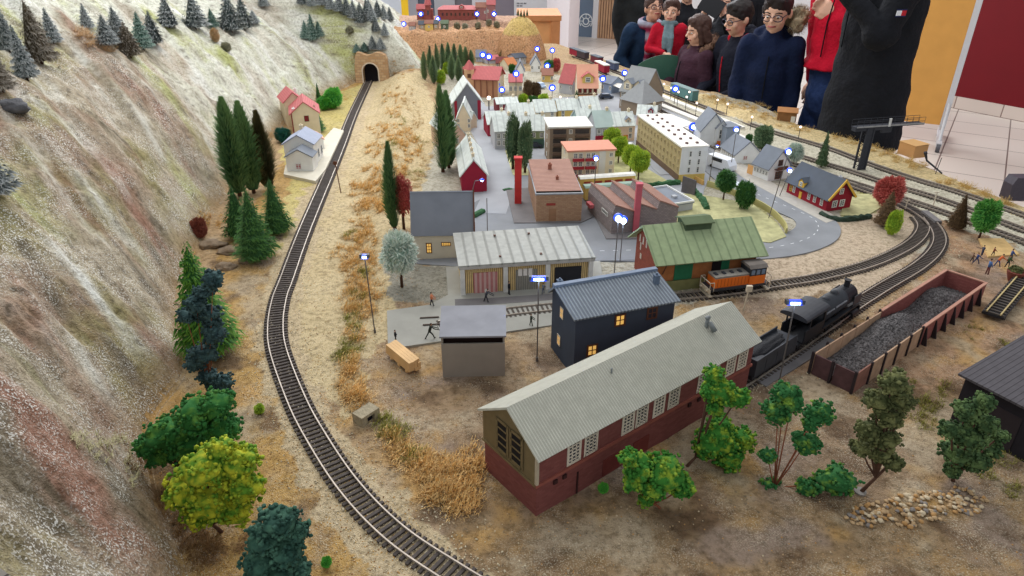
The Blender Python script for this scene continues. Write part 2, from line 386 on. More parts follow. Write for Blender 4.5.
mb = MB(); mb.box(-1.2, 7, -.012, .1, 0, 0.12); struct('baseboard_right', mb, brick_mat('baseboard_tile', rgb(214, 200, 190), rgb(140, 120, 112), .45, .2, .4, off=0, mort=.03), loc=A, rz=atan2(d.y, d.x))
# timber slat wall, door and its surround
A = PF(597, 38); B = PF(640, 41); d = (B - A).normalized(); rz = atan2(d.y, d.x)
mb = MB(); mb.box(0, 1.15, 0.02, .1, 0, 4)
for i in range(26): mb.box(i * .045, i * .045 + .03, 0, .03, 0, 4, 1)
struct('wall_slatted', mb, [mat('slat_backing', rgb(120, 84, 64), .8), mat('slat_timber', rgb(198, 158, 124), .6, .12, 8)], loc=A, rz=rz)
mb = MB(); mb.box(1.15, 9, 0.02, .14, 0, 4); struct('wall_back', mb, M_white, loc=A, rz=rz)
mb = MB(); mb.box(-.09, 0, -.02, .1, 0, 4); struct('trim_1', mb, M_white, loc=A, rz=rz)
door = struct('door_1', MB().box(-.36, -.09, 0.03, .09, 0, 4), mat('door_blue_grey', rgb(112, 128, 148), .5, .04, 5), loc=A, rz=rz)
em = MB(); cx, cz = -.225, .22
def ring(mb, cx, cz, r, w, a0, a1, n=28, y0=.018, y1=.031):
    for i in range(n):
        t0 = radians(a0 + (a1 - a0) * i / n); t1 = radians(a0 + (a1 - a0) * (i + 1) / n)
        q = [(cx + rr * cos(t), cz + rr * sin(t)) for rr, t in ((r - w, t0), (r + w, t0), (r + w, t1), (r - w, t1))]
        vs = [(x, y0, z) for x, z in q] + [(x, y1, z) for x, z in q]
        mb.add(vs, [(0, 1, 2, 3), (7, 6, 5, 4), (0, 4, 5, 1), (1, 5, 6, 2), (2, 6, 7, 3), (3, 7, 4, 0)])
ring(em, cx, .25, .05, .008, 0, 360); ring(em, cx, .25, .115, .008, -40, 220); ring(em, cx, .25, .085, .006, 200, 340)
for a in (0, 45, 90, 135, 180):
    t = radians(a); em.tube([(cx + .05 * cos(t), .022, .25 + .05 * sin(t)), (cx + .115 * cos(t), .022, .25 + .115 * sin(t))], .006, 6)
em.build('wheel_emblem', mat('emblem_white', rgb(235, 238, 240), .5, .02), door)
# white pillar
mb = MB(); p0, p1, p2 = PF(546, 46), PF(568, 50), PF(578, 46); p3 = p0 + p2 - p1
mb.prism([p0, p1, p2, p3], 0, 4); struct('pillar', mb, mat('pillar_white', rgb(236, 226, 228), .7, .02, 4))
# panelled wall at the far left
Yb = 12.9
def at_y(px, py, Y):
    a = (px - 512) / F; b = (288 - py) / F; d = Vector((a, C_ + b * S_, -S_ + b * C_)); t = Y / d.y
    return Vector((d.x * t, Y, T + HC + d.z * t))
for i, (x0, x1, c, th) in enumerate([(300, 409, (226, 228, 234), .1), (409, 420, (178, 174, 180), .06), (420, 436, (92, 98, 112), .04), (436, 456, (196, 194, 198), .08), (456, 473, (128, 124, 130), .04), (473, 491, (232, 226, 230), .1), (491, 514, (150, 140, 150), .05), (514, 552, (240, 238, 240), .12), (552, 570, (110, 120, 136), .05)]):
    a = at_y(x0, 30, Yb).x; b = at_y(x1, 30, Yb).x
    o = struct('trim_%d' % (i + 2), MB().box(a, b, Yb - th, Yb + .1, 0, 4), mat('panel_%02d' % i, rgb(*c), .6, .03, 3))
    if i == 7:
        t = MB()
        for r_, (n, z) in enumerate(((10, 6), (8, 11), (1, 2.))):
            pass
        for row, (xa, xb, y) in enumerate(((516, 527, 4.2), (516, 523, 6.6))):
            n = 10 if row == 0 else 7
            for k in range(n):
                u = at_y(lerp(xa, xb, (k + .1) / n), y, Yb - .12); u2 = at_y(lerp(xa, xb, (k + .75) / n), y - 1.5, Yb - .12)
                t.box(u.x, u2.x, Yb - .123, Yb - .119, u.z, u2.z) if k % 3 else t.box(u.x, lerp(u.x, u2.x, .4), Yb - .123, Yb - .119, u.z, u2.z)
        t.build('lettering', mat('letter_dark', rgb(60, 60, 70), .6), o)
a = at_y(401.5, 10, 8.6); b = at_y(408.5, 10, 8.6)
bn = thing('roll_banner', 'yellow upright banner with dark lettering behind the snowy mountain', 'banner', ((a.x + b.x) / 2, 8.6, 0)); w = (b.x - a.x) / 2
MB().box(-w, w, 0, .006, .12, 2.2).build('banner_cloth', mat('banner_yellow', rgb(238, 196, 40), .5, .03), bn)
MB().box(-w - .02, w + .02, -.08, .08, 0, .1).build('base', mat('alu', rgb(170, 172, 176), .35, .03, metal=.7), bn)
t = MB()
for k in range(7): t.box(-w * .5, w * .4, -.004, 0, 1.0 + k * .085, 1.0 + k * .085 + (.055 if k % 2 else .03))
t.build('lettering', MATS['letter_dark'], bn)
# plywood booth behind the hill
a = at_y(530, 40, 6.6); b = at_y(558.5, 40, 6.6); top = at_y(545, 17, 6.6).z
bo = thing('plywood_crate', 'large orange plywood crate behind the yellow hill', 'crate', (a.x, 6.6, 0)); w = b.x - a.x + .1
PW = mat('plywood', rgb(222, 160, 104), .6, .14, 5); PW2 = mat('plywood_rail', rgb(196, 132, 84), .6, .1, 9)
MB().box(-.1, w - .1, 0, .6, 0, top).build('side_panel', PW, bo)
MB().box(-.12, w - .08, -.03, .62, top - .03, top + .015).build('top_rail', PW2, bo)
MB().box(w - .17, w - .09, -.025, 0, 0, top - .03).build('corner_batten', PW2, bo)
MB().box(-.1, w - .17, -.02, 0, top - .62, top - .56).build('cross_batten', PW2, bo)
# yellow rolling display board
a = PF(862, 116, .16); b = PF(943, 125, .16); d = (b - a); L_ = d.length; rz = atan2(d.y, d.x)
bo = thing('display_board', 'tall ochre display board on a white wheeled stand in front of the red wall', 'board', (a.x, a.y, 0), rz)
MB().box(0, L_ - .02, -.015, .015, .16, 2.3).build('panel', mat('felt_ochre', rgb(218, 160, 84), .9, .05, 8), bo)
AL = mat('frame_white', rgb(205, 205, 208), .4, .03)
MB().box(L_ - .025, L_ + .02, -.022, .022, .14, 2.32).build('frame_post', AL, bo)
MB().box(0, L_, -.02, .02, 2.28, 2.33).build('frame_rail', AL, bo)
ft = MB(); ft.box(L_ - .02, L_ + .02, -.30, .30, .045, .075); ft.tube([(L_, -.2, .07), (L_, -.02, .34)], .012); ft.tube([(L_, .2, .07), (L_, .02, .34)], .012); f_ = ft.build('foot', AL, bo)
for s in (-1, 1): MB().tube([(L_ - .015, s * .29, .035), (L_ + .015, s * .29, .035)], .035, 14).build('castor', mat('castor_grey', rgb(90, 90, 96), .4), f_)
# ---------------------------------------------------------------- table body under the layout
sk = MB(); ys = [0.45 + i * (5.9 - .45) / 40 for i in range(41)]
for a, b in zip(ys[:-1], ys[1:]):
    xa, xb = xedge(a), xedge(b)
    sk.add([(xa, a, T - .004), (xb, b, T - .004), (xb, b, T - .16), (xa, a, T - .16), (xa - .02, a, T - .004), (xb - .02, b, T - .004), (xb - .02, b, T - .16), (xa - .02, a, T - .16)], [(0, 1, 2, 3), (7, 6, 5, 4), (3, 2, 6, 7), (0, 4, 5, 1)])
struct('layout_fascia', sk, mat('fascia_board', rgb(120, 84, 58), .7))
lg = MB()
for y in (1.2, 2.4, 3.6, 4.8): lg.box(xedge(y) - .2, xedge(y) - .14, y, y + .06, 0, T - .02)
struct('layout_trestle', lg, MATS['fascia_board'])
# ---------------------------------------------------------------- roads, slabs, lawns (built from outlines on the layout)
def flat(name, pix, m, h=.0022, kind='structure', z0=-.004, jit=0):
    pts = [P(*p) for p in pix]; mb = MB(); mb.prism([(p.x, p.y) for p in pts][::1], T + z0, T + h)
    bm_ok = sum((pts[i].x * pts[(i + 1) % len(pts)].y - pts[(i + 1) % len(pts)].x * pts[i].y) for i in range(len(pts)))
    if bm_ok < 0: mb.f = [f[::-1] for f in mb.f]
    o = mb.build(name, m); o['kind'] = kind; return o
def ribbon(name, pix, w, m, h=.003, dash=None, dm=None):
    cl = catmull([P(*p) for p in pix], .02); mb = MB(); L_ = []; R_ = []
    for i, p in enumerate(cl):
        d = (cl[min(i + 1, len(cl) - 1)] - cl[max(i - 1, 0)]).normalized(); n = Vector((-d.y, d.x, 0)); ww = w if not callable(w) else w(i / len(cl))
        L_.append(p + n * ww / 2); R_.append(p - n * ww / 2)
    n = len(cl); z = T + h
    vs = [(p.x, p.y, z) for p in L_] + [(p.x, p.y, z) for p in R_] + [(p.x, p.y, T - .003) for p in L_] + [(p.x, p.y, T - .003) for p in R_]
    fs = []
    for i in range(n - 1): fs += [(n + i, n + i + 1, i + 1, i), (i, i + 1, 2 * n + i + 1, 2 * n + i), (3 * n + i, 3 * n + i + 1, n + i + 1, n + i)]
    mb.add(vs, fs)
    mats = [m]
    if dm:
        mats.append(dm)
        for off in dash:
            for i in range(0, n - 2, 2):
                a, b = cl[i], cl[i + 1]; d = (b - a).normalized(); nn = Vector((-d.y, d.x, 0))
                b = a + d * .014; q = [a + nn * (off - .0012), a + nn * (off + .0012), b + nn * (off + .0012), b + nn * (off - .0012)]
                mb.add([(v.x, v.y, z + .0006) for v in q], [(3, 2, 1, 0)], 1)
    o = mb.build(name, mats); o['kind'] = 'structure'; return o
M_asph = mat('asphalt', rgb(132, 134, 138), .9, .10, 14, .3, 900)
M_asph2 = mat('asphalt_pale', rgb(158, 160, 165), .9, .08, 10, .2, 700)
M_conc = mat('concrete', rgb(158, 156, 148), .9, .10, 16, .3, 600)
M_conc2 = mat('concrete_dark', rgb(118, 114, 114), .9, .12, 20, .3, 600)
M_lawn = mat('lawn', rgb(182, 178, 132), 1, .25, 40, .6, 700)
M_dash = mat('road_paint', rgb(220, 222, 224), .8, .05)
M_kerb = mat('kerb', rgb(176, 170, 160), .9, .08)
flat('town_paving', [(470, 262), (452, 215), (462, 190), (492, 172), (470, 130), (478, 108), (540, 100), (620, 92), (680, 112), (720, 150), (704, 190), (700, 208), (640, 262)], M_asph2, .0016)
flat('yard_paving', [(386, 262), (460, 258), (470, 205), (500, 190), (505, 175), (530, 170), (640, 172), (640, 262), (590, 262), (470, 268)], M_asph, .0024)
ribbon('main_road', [(560, 252), (600, 252), (650, 251), (720, 252), (775, 248), (806, 240), (818, 230), (812, 219), (788, 208), (757, 195), (735, 182), (715, 166), (696, 152), (668, 138)], .135, M_asph, .0036, (0,), M_dash)
ribbon('side_street', [(490, 214), (500, 185), (497, 160), (488, 140), (480, 118), (474, 102)], .11, M_asph2, .003)
ribbon('cross_street', [(486, 142), (520, 141), (560, 142), (600, 143), (640, 150), (672, 176)], .09, M_asph2, .0034)
ribbon('lower_lane', [(455, 304), (500, 302), (552, 298), (600, 292)], .035, M_conc2, .0046)
flat('workshop_slab', [(387, 312), (430, 306), (448, 296), (446, 268), (600, 262), (606, 300), (600, 322), (548, 327), (500, 334), (404, 348), (388, 345)], M_conc, .0042)
flat('factory_slab', [(506, 190), (514, 224), (580, 224), (598, 216), (588, 186)], M_conc2, .0052)
flat('mill_slab', [(590, 208), (606, 240), (660, 240), (656, 205)], M_conc2, .0052)
flat('lawn_patch', [(592, 150), (618, 152), (668, 182), (646, 188), (596, 190), (586, 178)], M_lawn, .004)
flat('lawn_strip', [(505, 151), (520, 151), (530, 176), (513, 176)], M_lawn, .004)
flat('garden_lawn', [(652, 193), (700, 196), (752, 205), (778, 226), (786, 238), (770, 244), (690, 235), (655, 215)], M_lawn, .0058)
flat('villa_lawn', [(846, 196), (880, 194), (884, 206), (866, 217), (840, 216)], M_lawn, .004)
flat('station_forecourt', [(584, 92), (618, 112), (650, 128), (606, 128), (580, 112)], M_asph2, .0030)
flat('kerb_walk', [(716, 150), (745, 166), (786, 192), (830, 214), (838, 220), (826, 224), (790, 205), (745, 180), (712, 156)], M_kerb, .0042)
# ---------------------------------------------------------------- railway
M_sleeper = mat('sleeper', rgb(78, 70, 66), .8, .25, 80, .4, 400)
M_sleeper2 = mat('sleeper_grey', rgb(84, 76, 70), .8, .25, 80, .4, 400)
M_rail = mat('rail_steel', rgb(172, 160, 148), .45, .12, 40, metal=.35)
M_stone = mat('ballast_stone', rgb(206, 192, 164), .95, .3, 240)
def track(label, pts, n_parts=100, group=None, gauge=.036, sl=.056, sp=.0128, ballast=True, sm=M_sleeper, z=T, name='railway_track', world=False, dens=1.0, seed=1):
    W = pts if world else [P(*p) for p in pts]
    cl = catmull([Vector((p.x, p.y, 0)) for p in W], sp); n = len(cl)
    tn = [(cl[min(i + 1, n - 1)] - cl[max(i - 1, 0)]).normalized() for i in range(n)]
    t = thing(name, label, 'railway track', (cl[0].x, cl[0].y, z), 0, group); o0 = Vector((cl[0].x, cl[0].y, 0))
    for s in (-1, 1):
        mb = MB(); prof = [(-.0012, .004), (.0012, .004), (.0012, .0085), (-.0012, .0085)]
        for i in range(n):
            nn = Vector((-tn[i].y, tn[i].x, 0)); b = cl[i] - o0 + nn * s * gauge / 2
            for u, w in prof: mb.v.append(tuple(b + nn * u + Vector((0, 0, w))))
            if i:
                q = 4 * (i - 1)
                for k in range(4): mb.f.append((q + k, q + (k + 1) % 4, q + 4 + (k + 1) % 4, q + 4 + k)); mb.m.append(0)
        mb.build('rail', M_rail, t)
    me = MB().box(-.0029, .0029, -sl / 2, sl / 2, 0.0, .0045)
    order = sorted(range(n), key=lambda i: cl[i].length)
    near = set(order[:n_parts]) if n_parts else set(); rest = MB(); first = None
    for i in range(n):
        a = atan2(tn[i].y, tn[i].x)
        if i in near:
            if first is None: first = me.build('sleeper', sm, t, loc=cl[i] - o0, rz=a)
            else:
                c = first.copy(); scene.collection.objects.link(c); c.parent = t; c.location = cl[i] - o0; c.rotation_euler = (0, 0, a)
        else:
            Mx = Matrix.Translation(cl[i] - o0) @ Matrix.Rotation(a, 4, 'Z'); rest.box(-.0029, .0029, -sl / 2, sl / 2, 0, .0045, 0, Mx)
    if rest.v:
        r = rest.build('sleepers', sm, t)
        r['kind'] = 'stuff'
    if ballast:
        bs = MB(); rnd = random.Random(seed); vs, fs = ico(1)
        vs8 = [Vector(v) for v in ((1, 0, 0), (-1, 0, 0), (0, 1, 0), (0, -1, 0), (0, 0, 1), (0, 0, -1))]; f8 = [(0, 2, 4), (2, 1, 4), (1, 3, 4), (3, 0, 4), (2, 0, 5), (1, 2, 5), (3, 1, 5), (0, 3, 5)]
        for i in range(n):
            d = cl[i].length
            if d > 2.6: continue
            for k in range(int((26 if d < 1.6 else 14) * dens)):
                off = rnd.gauss(0, .036); off = off if abs(off) > .006 else off * 3
                p = cl[i] - o0 + Vector((-tn[i].y, tn[i].x, 0)) * off + tn[i] * rnd.uniform(-.006, .006)
                s = rnd.uniform(.0012, .0027); zz = .001 if abs(off) < gauge * .8 else 0.0005
                R_ = Matrix.Rotation(rnd.uniform(0, 6), 3, 'Z') @ Matrix.Rotation(rnd.uniform(0, 6), 3, 'X')
                bs.add([p + Vector((0, 0, zz + gz(p.x + o0.x, p.y) - T if False else zz)) + R_ @ Vector((v.x * s, v.y * s * rnd.uniform(.6, 1), v.z * s * .8)) for v in vs8], f8)
        if bs.v:
            o = bs.build('ballast_gravel', M_stone, loc=(o0.x, o0.y, z)); tag(o, 'loose pale ballast gravel along ' + label.split(' on ')[0], 'gravel', kind='stuff')
    return t
track('single curved railway line on its own running along the rock slope into the tunnel', TRK_L, 100, seed=2)
T1 = [(728, 392), (790, 352), (843, 315), (880, 291), (918, 268), (935, 252), (939, 238), (931, 224), (915, 212), (890, 200), (862, 190), (838, 181)]
T2 = [(440, 327), (500, 315), (552, 309), (620, 303), (680, 298), (730, 293), (768, 287), (818, 279), (868, 266), (900, 252), (917, 240), (923, 228), (917, 218)]
track('outer curved railway line on which the black steam engine stands', T1, 100, gauge=.034, sl=.052, seed=3)
track('inner curved railway line on which the orange shunting engine stands', T2, 100, gauge=.034, sl=.052, sm=M_sleeper2, seed=4)
YD = [[(575, 57), (600, 66), (650, 86), (700, 106), (768, 131), (828, 149), (873, 166), (918, 181), (958, 193), (1018, 214), (1090, 240)],
      [(588, 66), (640, 92), (700, 120), (750, 142), (800, 157), (850, 172), (893, 186), (943, 201), (1018, 229), (1090, 256)],
      [(600, 76), (640, 101), (690, 126), (740, 150), (790, 164), (838, 179), (898, 198), (943, 213), (1024, 243), (1090, 270)],
      [(640, 108), (680, 131), (720, 150), (745, 162)]]
for i, (y, lab) in enumerate(zip(YD, ['outermost straight railway line along the table edge by the visitors', 'second straight railway line from the table edge, beneath the signal gantry', 'third straight railway line from the table edge, behind the crimson house', 'short platform railway line nearest the station on the far side'])):
    track(lab, y, 60 if i < 3 else 0, 'straight main lines along the far edge', gauge=.03, sl=.046, sp=.0135, sm=M_sleeper2, seed=5 + i, dens=.5)
# ---------------------------------------------------------------- buildings
WINC = {}
M_glass = mat('dark_glass', rgb(48, 52, 60), .15, .1, spec=.6)
M_lit = mat('lit_window', rgb(240, 190, 90), .5, .1, emit=rgb(255, 200, 110), estr=.5)
M_wframe = mat('window_white', rgb(222, 220, 212), .6, .04)
M_fr_dark = mat('window_brown', rgb(96, 60, 44), .6, .04)
M_timber = mat('door_brown', rgb(120, 76, 48), .7, .15, 60)
def win_mesh(w, h, fr, gl, nx=2, ny=3, t=.0012, bar=None):
    key = (round(w, 4), round(h, 4), fr.name, gl.name, nx, ny)
    if key not in WINC:
        mb = MB(); b = bar or min(w, h) * .09
        mb.box(-w / 2, w / 2, -.0004, .0004, -h / 2, h / 2, 1)
        for s in (-1, 1):
            mb.box(s * w / 2 - b, s * w / 2 + b, -t, 0, -h / 2 - b, h / 2 + b); mb.box(-w / 2, w / 2, -t, 0, s * h / 2 - b, s * h / 2 + b)
        for i in range(1, nx): x = -w / 2 + w * i / nx; mb.box(x - b * .5, x + b * .5, -t, 0, -h / 2, h / 2)
        for i in range(1, ny): z = -h / 2 + h * i / ny; mb.box(-w / 2, w / 2, -t, 0, z - b * .5, z + b * .5)
        me = bpy.data.meshes.new('window'); me.from_pydata(mb.v, [], mb.f); me.materials.append(fr); me.materials.append(gl)
        me.polygons.foreach_set('material_index', mb.m); WINC[key] = me
    return WINC[key]
class House:
    """A, B: ground pixels of the front wall's ends (left to right); depth d in metres; h wall height in metres"""
    def __init__(s, name, label, A, B, d, h, wall, cat='building', group=None, z=None, base=None, world=False):
        a = A if world else P(*A); b = B if world else P(*B); s.z = T if z is None else z
        s.A = Vector((a.x, a.y, s.z)); s.B = Vector((b.x, b.y, s.z)); v = s.B - s.A
        s.L = v.length; s.rz = atan2(v.y, v.x); s.d = d; s.h = h; s.ux = v.normalized(); s.uy = Vector((-s.ux.y, s.ux.x, 0))
        s.t = thing(name, label, cat, s.A, s.rz, group); s.wall = wall
    def walls(s, profile=None, axis='x', name='walls'):
        """profile: gable outline across the depth (axis x) or along the front (axis y)"""
        mb = MB(); L, d, h = s.L, s.d, s.h
        if profile is None: mb.box(0, L, 0, d, -.004, h)
        elif axis == 'x':
            vs = [(x, y, z) for x in (0, L) for y, z in profile]; n = len(profile)
            mb.add(vs, [tuple(range(n))[::-1], tuple(range(n, 2 * n))] + [(i, (i + 1) % n, n + (i + 1) % n, n + i) for i in range(n)][::1])
            mb.f = [f[::-1] for f in mb.f]
        else:
            vs = [(x, y, z) for y in (0, d) for x, z in profile]; n = len(profile)
            mb.add(vs, [tuple(range(n)), tuple(range(n, 2 * n))[::-1]] + [(i, n + i, n + (i + 1) % n, (i + 1) % n) for i in range(n)])
        s.w = mb.build(name, s.wall, s.t); return s
    def gable(s, rise, rm, over=.006, th=.004, axis='x', ry=.5, ends=.004, drop=0):
        L, d, h = s.L, s.d, s.h; s.rise = rise
        if axis == 'x':
            yr = d * ry; s.walls([(0, -.004), (0, h), (yr, h + rise), (d, h), (d, -.004)], 'x')
            kf = rise / yr; kb = rise / (d - yr); mb = MB()
            mb.slab((-ends, -over, h - kf * over + th), (L + ends, -over, h - kf * over + th), (L + ends, yr, h + rise + th), (-ends, yr, h + rise + th), th)
            mb.slab((-ends, yr, h + rise + th), (L + ends, yr, h + rise + th), (L + ends, d + over, h - kb * over + th), (-ends, d + over, h - kb * over + th), th)
        else:
            xr = L * ry; s.walls([(0, -.004), (L, -.004), (L, h), (xr, h + rise), (0, h)], 'y')
            kf = rise / xr; kb = rise / (L - xr); mb = MB()
            mb.slab((-over, -ends, h - kf * over + th), (xr, -ends, h + rise + th), (xr, d + ends, h + rise + th), (-over, d + ends, h - kf * over + th), th)
            mb.slab((xr, -ends, h + rise + th), (L + over, -ends, h - kb * over + th), (L + over, d + ends, h - kb * over + th), (xr, d + ends, h + rise + th), th)
        s.r = mb.build('roof', rm, s.t); return s
    def flat(s, rm, over=.003, th=.004, parapet=0, pm=None):
        s.walls(); L, d, h = s.L, s.d, s.h
        s.r = MB().box(-over, L + over, -over, d + over, h, h + th).build('roof', rm, s.t)
        if parapet:
            mb = MB(); q = .004
            mb.box(-over, L + over, -over, -over + q, h + th, h + th + parapet).box(-over, L + over, d + over - q, d + over, h + th, h + th + parapet)
            mb.box(-over, -over + q, -over + q, d + over - q, h + th, h + th + parapet).box(L + over - q, L + over, -over + q, d + over - q, h + th, h + th + parapet)
            mb.build('parapet', pm or s.wall, s.t)
        return s
    def hip(s, rise, rm, over=.006, inset=.5):
        s.walls(); L, d, h = s.L, s.d, s.h; mb = MB(); o = over; k = min(L, d) / 2 * inset * 2
        if L >= d: a, b = (k / 2, d / 2, h + rise), (L - k / 2, d / 2, h + rise)
        else: a, b = (L / 2, k / 2, h + rise), (L / 2, d - k / 2, h + rise)
        vs = [(-o, -o, h), (L + o, -o, h), (L + o, d + o, h), (-o, d + o, h), a, b]
        if L >= d: fs = [(0, 1, 5, 4), (1, 2, 5), (2, 3, 4, 5), (3, 0, 4), (3, 2, 1, 0)]
        else: fs = [(0, 1, 4), (1, 2, 5, 4), (2, 3, 5), (3, 0, 4, 5), (3, 2, 1, 0)]
        mb.add(vs, fs); s.r = mb.build('roof', rm, s.t); return s
    def face(s, f, u, z, off=0):
        if f == 'f': return (u, -off, z), 0
        if f == 'r': return (s.L + off, u, z), pi / 2
        if f == 'l': return (-off, s.d - u, z), -pi / 2
        return (s.L - u, s.d + off, z), pi
    def uz(s, f, px, py):
        o, n, ax = {'f': (s.A, -s.uy, s.ux), 'r': (s.B, s.ux, s.uy), 'l': (s.A + s.uy * s.d, -s.ux, -s.uy)}[f]
        a = (px - 512) / F; b = (288 - py) / F; d = Vector((a, C_ + b * S_, -S_ + b * C_)); c = Vector((0, 0, T + HC))
        t = (o - c).dot(n) / d.dot(n); p = c + d * t; return (p - o).dot(ax), p.z - s.z
    def win(s, f, u, z, w, h, fr=None, gl=None, nx=2, ny=3, name='window'):
        l, r = s.face(f, u, z, .0004); o = link(name, win_mesh(w, h, fr or M_wframe, gl or M_glass, nx, ny), s.t, l, r); return o
    def grid(s, f, cols, zs, w, h, u0=None, u1=None, **k):
        W = s.L if f in 'fb' else s.d; u0 = W * .12 if u0 is None else u0; u1 = W * .88 if u1 is None else u1
        for z in zs:
            for i in range(cols): s.win(f, lerp(u0, u1, i / (cols - 1) if cols > 1 else .5), z, w, h, **k)
        return s
    def pxwin(s, f, px, py, w, h, **k):
        u, z = s.uz(f, px, py); return s.win(f, u, z, w, h, **k)
    def door(s, f, u, w, h, m=None, z=0, name='door'):
        l, r = s.face(f, u, z, 0); mb = MB(); mb.box(-w / 2, w / 2, -.0014, .0004, 0, h); mb.box(-w * .38, w * .38, -.002, -.0014, h * .55, h * .9); mb.box(-w * .38, w * .38, -.002, -.0014, h * .1, h * .45)
        return mb.build(name, m or M_timber, s.t, loc=l, rz=r)
    def panel(s, f, u0, u1, z0, z1, m, name='panel', t=.0012):
        l, r = s.face(f, u0, 0); return MB().box(0, u1 - u0, -t, .0003, z0, z1).build(name, m, s.t, loc=l, rz=r)
    def chimney(s, u, v, z, w, h, m=None, name='chimney'):
        mb = MB(); mb.box(-w / 2, w / 2, -w / 2, w / 2, -.02, h); mb.box(-w * .6, w * .6, -w * .6, w * .6, h, h + w * .25); mb.tube([(0, 0, h), (0, 0, h + w * .7)], w * .25, 8)
        return mb.build(name, m or mat('chimney_brick', rgb(150, 96, 78), .9, .15, 80), s.t, loc=(u, v, z))
    def dormer(s, u, v, z, w, h, dp, wall, rm, **k):
        mb = MB(); mb.prism([(-w / 2, 0), (w / 2, 0), (w / 2, h * .65), (0, h), (-w / 2, h * .65)], 0, dp, 0, Matrix.Rotation(pi / 2, 4, 'X') @ Matrix.Translation((0, 0, -dp)))
        o = mb.build('dormer', wall, s.t, loc=(u, v, z))
        r = MB(); q = w * .12
        r.slab((-w / 2 - q, -q, h * .62), (0, -q, h + .002), (0, dp, h + .002), (-w / 2 - q, dp, h * .62), .002); r.slab((0, -q, h + .002), (w / 2 + q, -q, h * .62), (w / 2 + q, dp, h * .62), (0, dp, h + .002), .002)
        r.build('dormer_roof', rm, o); x = link('dormer_window', win_mesh(w * .4, h * .4, M_wframe, M_glass, 2, 2), o, (0, -.0006, h * .38), 0); return o
def dpt(A, B, pix, h=0):
    a, b = P(*A), P(*B); u = (b - a).normalized(); p = P(pix[0], pix[1], h); return abs((p - a).cross(u).z)
# --- 1 the brown brick engine shed in front
Mb = brick_mat('shed_brick', rgb(126, 72, 66), rgb(112, 66, 60), .012, .0045, .85, mort=.10, bump=.3, col2=rgb(110, 58, 54))
A_, B_, D_ = (536, 517), (745, 392), (488, 467)
hw = hgt(536, 517, 455); dd = dpt(A_, B_, D_)
s = House('engine_shed', 'long brown brick engine shed with a pale corrugated roof in the foreground', A_, B_, dd, hw, Mb)
hr = .047
rf = stripe_mat('corrugated_pale', rgb(188, 186, 172), rgb(164, 162, 148), .0055, 'X', .7, .8)
nt = rf.node_tree
s.gable(hr, rf, over=.012, th=.004, ends=.006)
s.panel('l', -.001, s.d + .001, hw * .52, hw, mat('gable_ochre', rgb(112, 96, 66), .85, .1, 60), 'gable_cladding', .002)
g = MB(); g.add([(-.002, 0, hw), (-.002, s.d, hw), (-.002, s.d / 2, hw + hr), (.001, 0, hw), (.001, s.d, hw), (.001, s.d / 2, hw + hr)], [(0, 1, 2)[::-1], (3, 4, 5)]); g.build('gable_peak', MATS['gable_ochre'], s.t)
MB().box(-.004, s.L + .002, -.0035, 0, hw * .50, hw * .54).build('string_course', mat('course_brown', rgb(140, 78, 66), .8), s.t)
MB().box(-.004, -.0005, -.003, s.d + .003, hw * .50, hw * .535).build('string_course', MATS['gable_ochre'], s.t)
MB().box(-.003, .002, -.003, .002, hw * .54, hw - .002).build('corner_post', mat('post_pale', rgb(170, 156, 134), .8), s.t)
Mwp = mat('window_pale', rgb(206, 194, 176), .6, .05)
for px, py in ((574, 449), (591, 440), (628, 421), (642, 412), (659, 404), (674, 395), (703, 378), (714, 371), (731, 362), (743, 355)):
    u, z = s.uz('f', px, py); s.win('f', u, hw * .765, .026, hw * .38, fr=Mwp, gl=M_glass, nx=3, ny=7)
for px in (567.5, 584, 635, 667, 707, 737):
    u, z = s.uz('f', px + 15 if px < 600 else px, 430)
for px, py in ((504, 445), (518, 456)): u, z = s.uz('l', px, py); w_ = s.win('l', u, hw * .84, .030, hw * .46, fr=MATS['gable_ochre'], gl=mat('black_opening', rgb(18, 15, 16), .9, 0), nx=1, ny=4); w_.location.x -= .003
for px in (555, 564, 678, 686): u, z = s.uz('f', px, 478); MB().box(-.004, .004, -.003, 0, -.004, .004).build('vent_hatch', mat('hatch_dark', rgb(54, 26, 24), .8), s.t, loc=(u, 0, hw * .42))
for px in (577, 694): u, z = s.uz('f', px, 480); s.panel('f', u - .0015, u + .0015, 0, hw * .36, MATS['hatch_dark'], 'downpipe', .002)
for px in (612, 640): u, z = s.uz('f', px, 450); s.panel('f', u - .02, u + .02, 0.004, hw * .3, mat('door_maroon', rgb(104, 44, 38), .8, .12), 'low_door', .0015)
u, z = s.uz('f', 722, 345)
v = MB(); v.tube([(0, 0, -.02), (0, 0, .012)], .004, 10); v.ball((0, 0, .014), (.007, .005, .004), 2); v.tube([(0, -.006, .006), (.003, -.018, -.010)], [.0045, .006], 10)
v.build('roof_vent', mat('vent_grey', rgb(120, 124, 124), .5, .2, 90), s.t, True, loc=(s.L * .83, s.d * .36, hw + hr * .76 + .008))
MB().tube([(0, 0, -.01), (0, 0, .012)], .0016, 8).build('roof_pin', MATS['vent_grey'], s.t, loc=(s.L * .37, s.d * .36, hw + hr * .76))
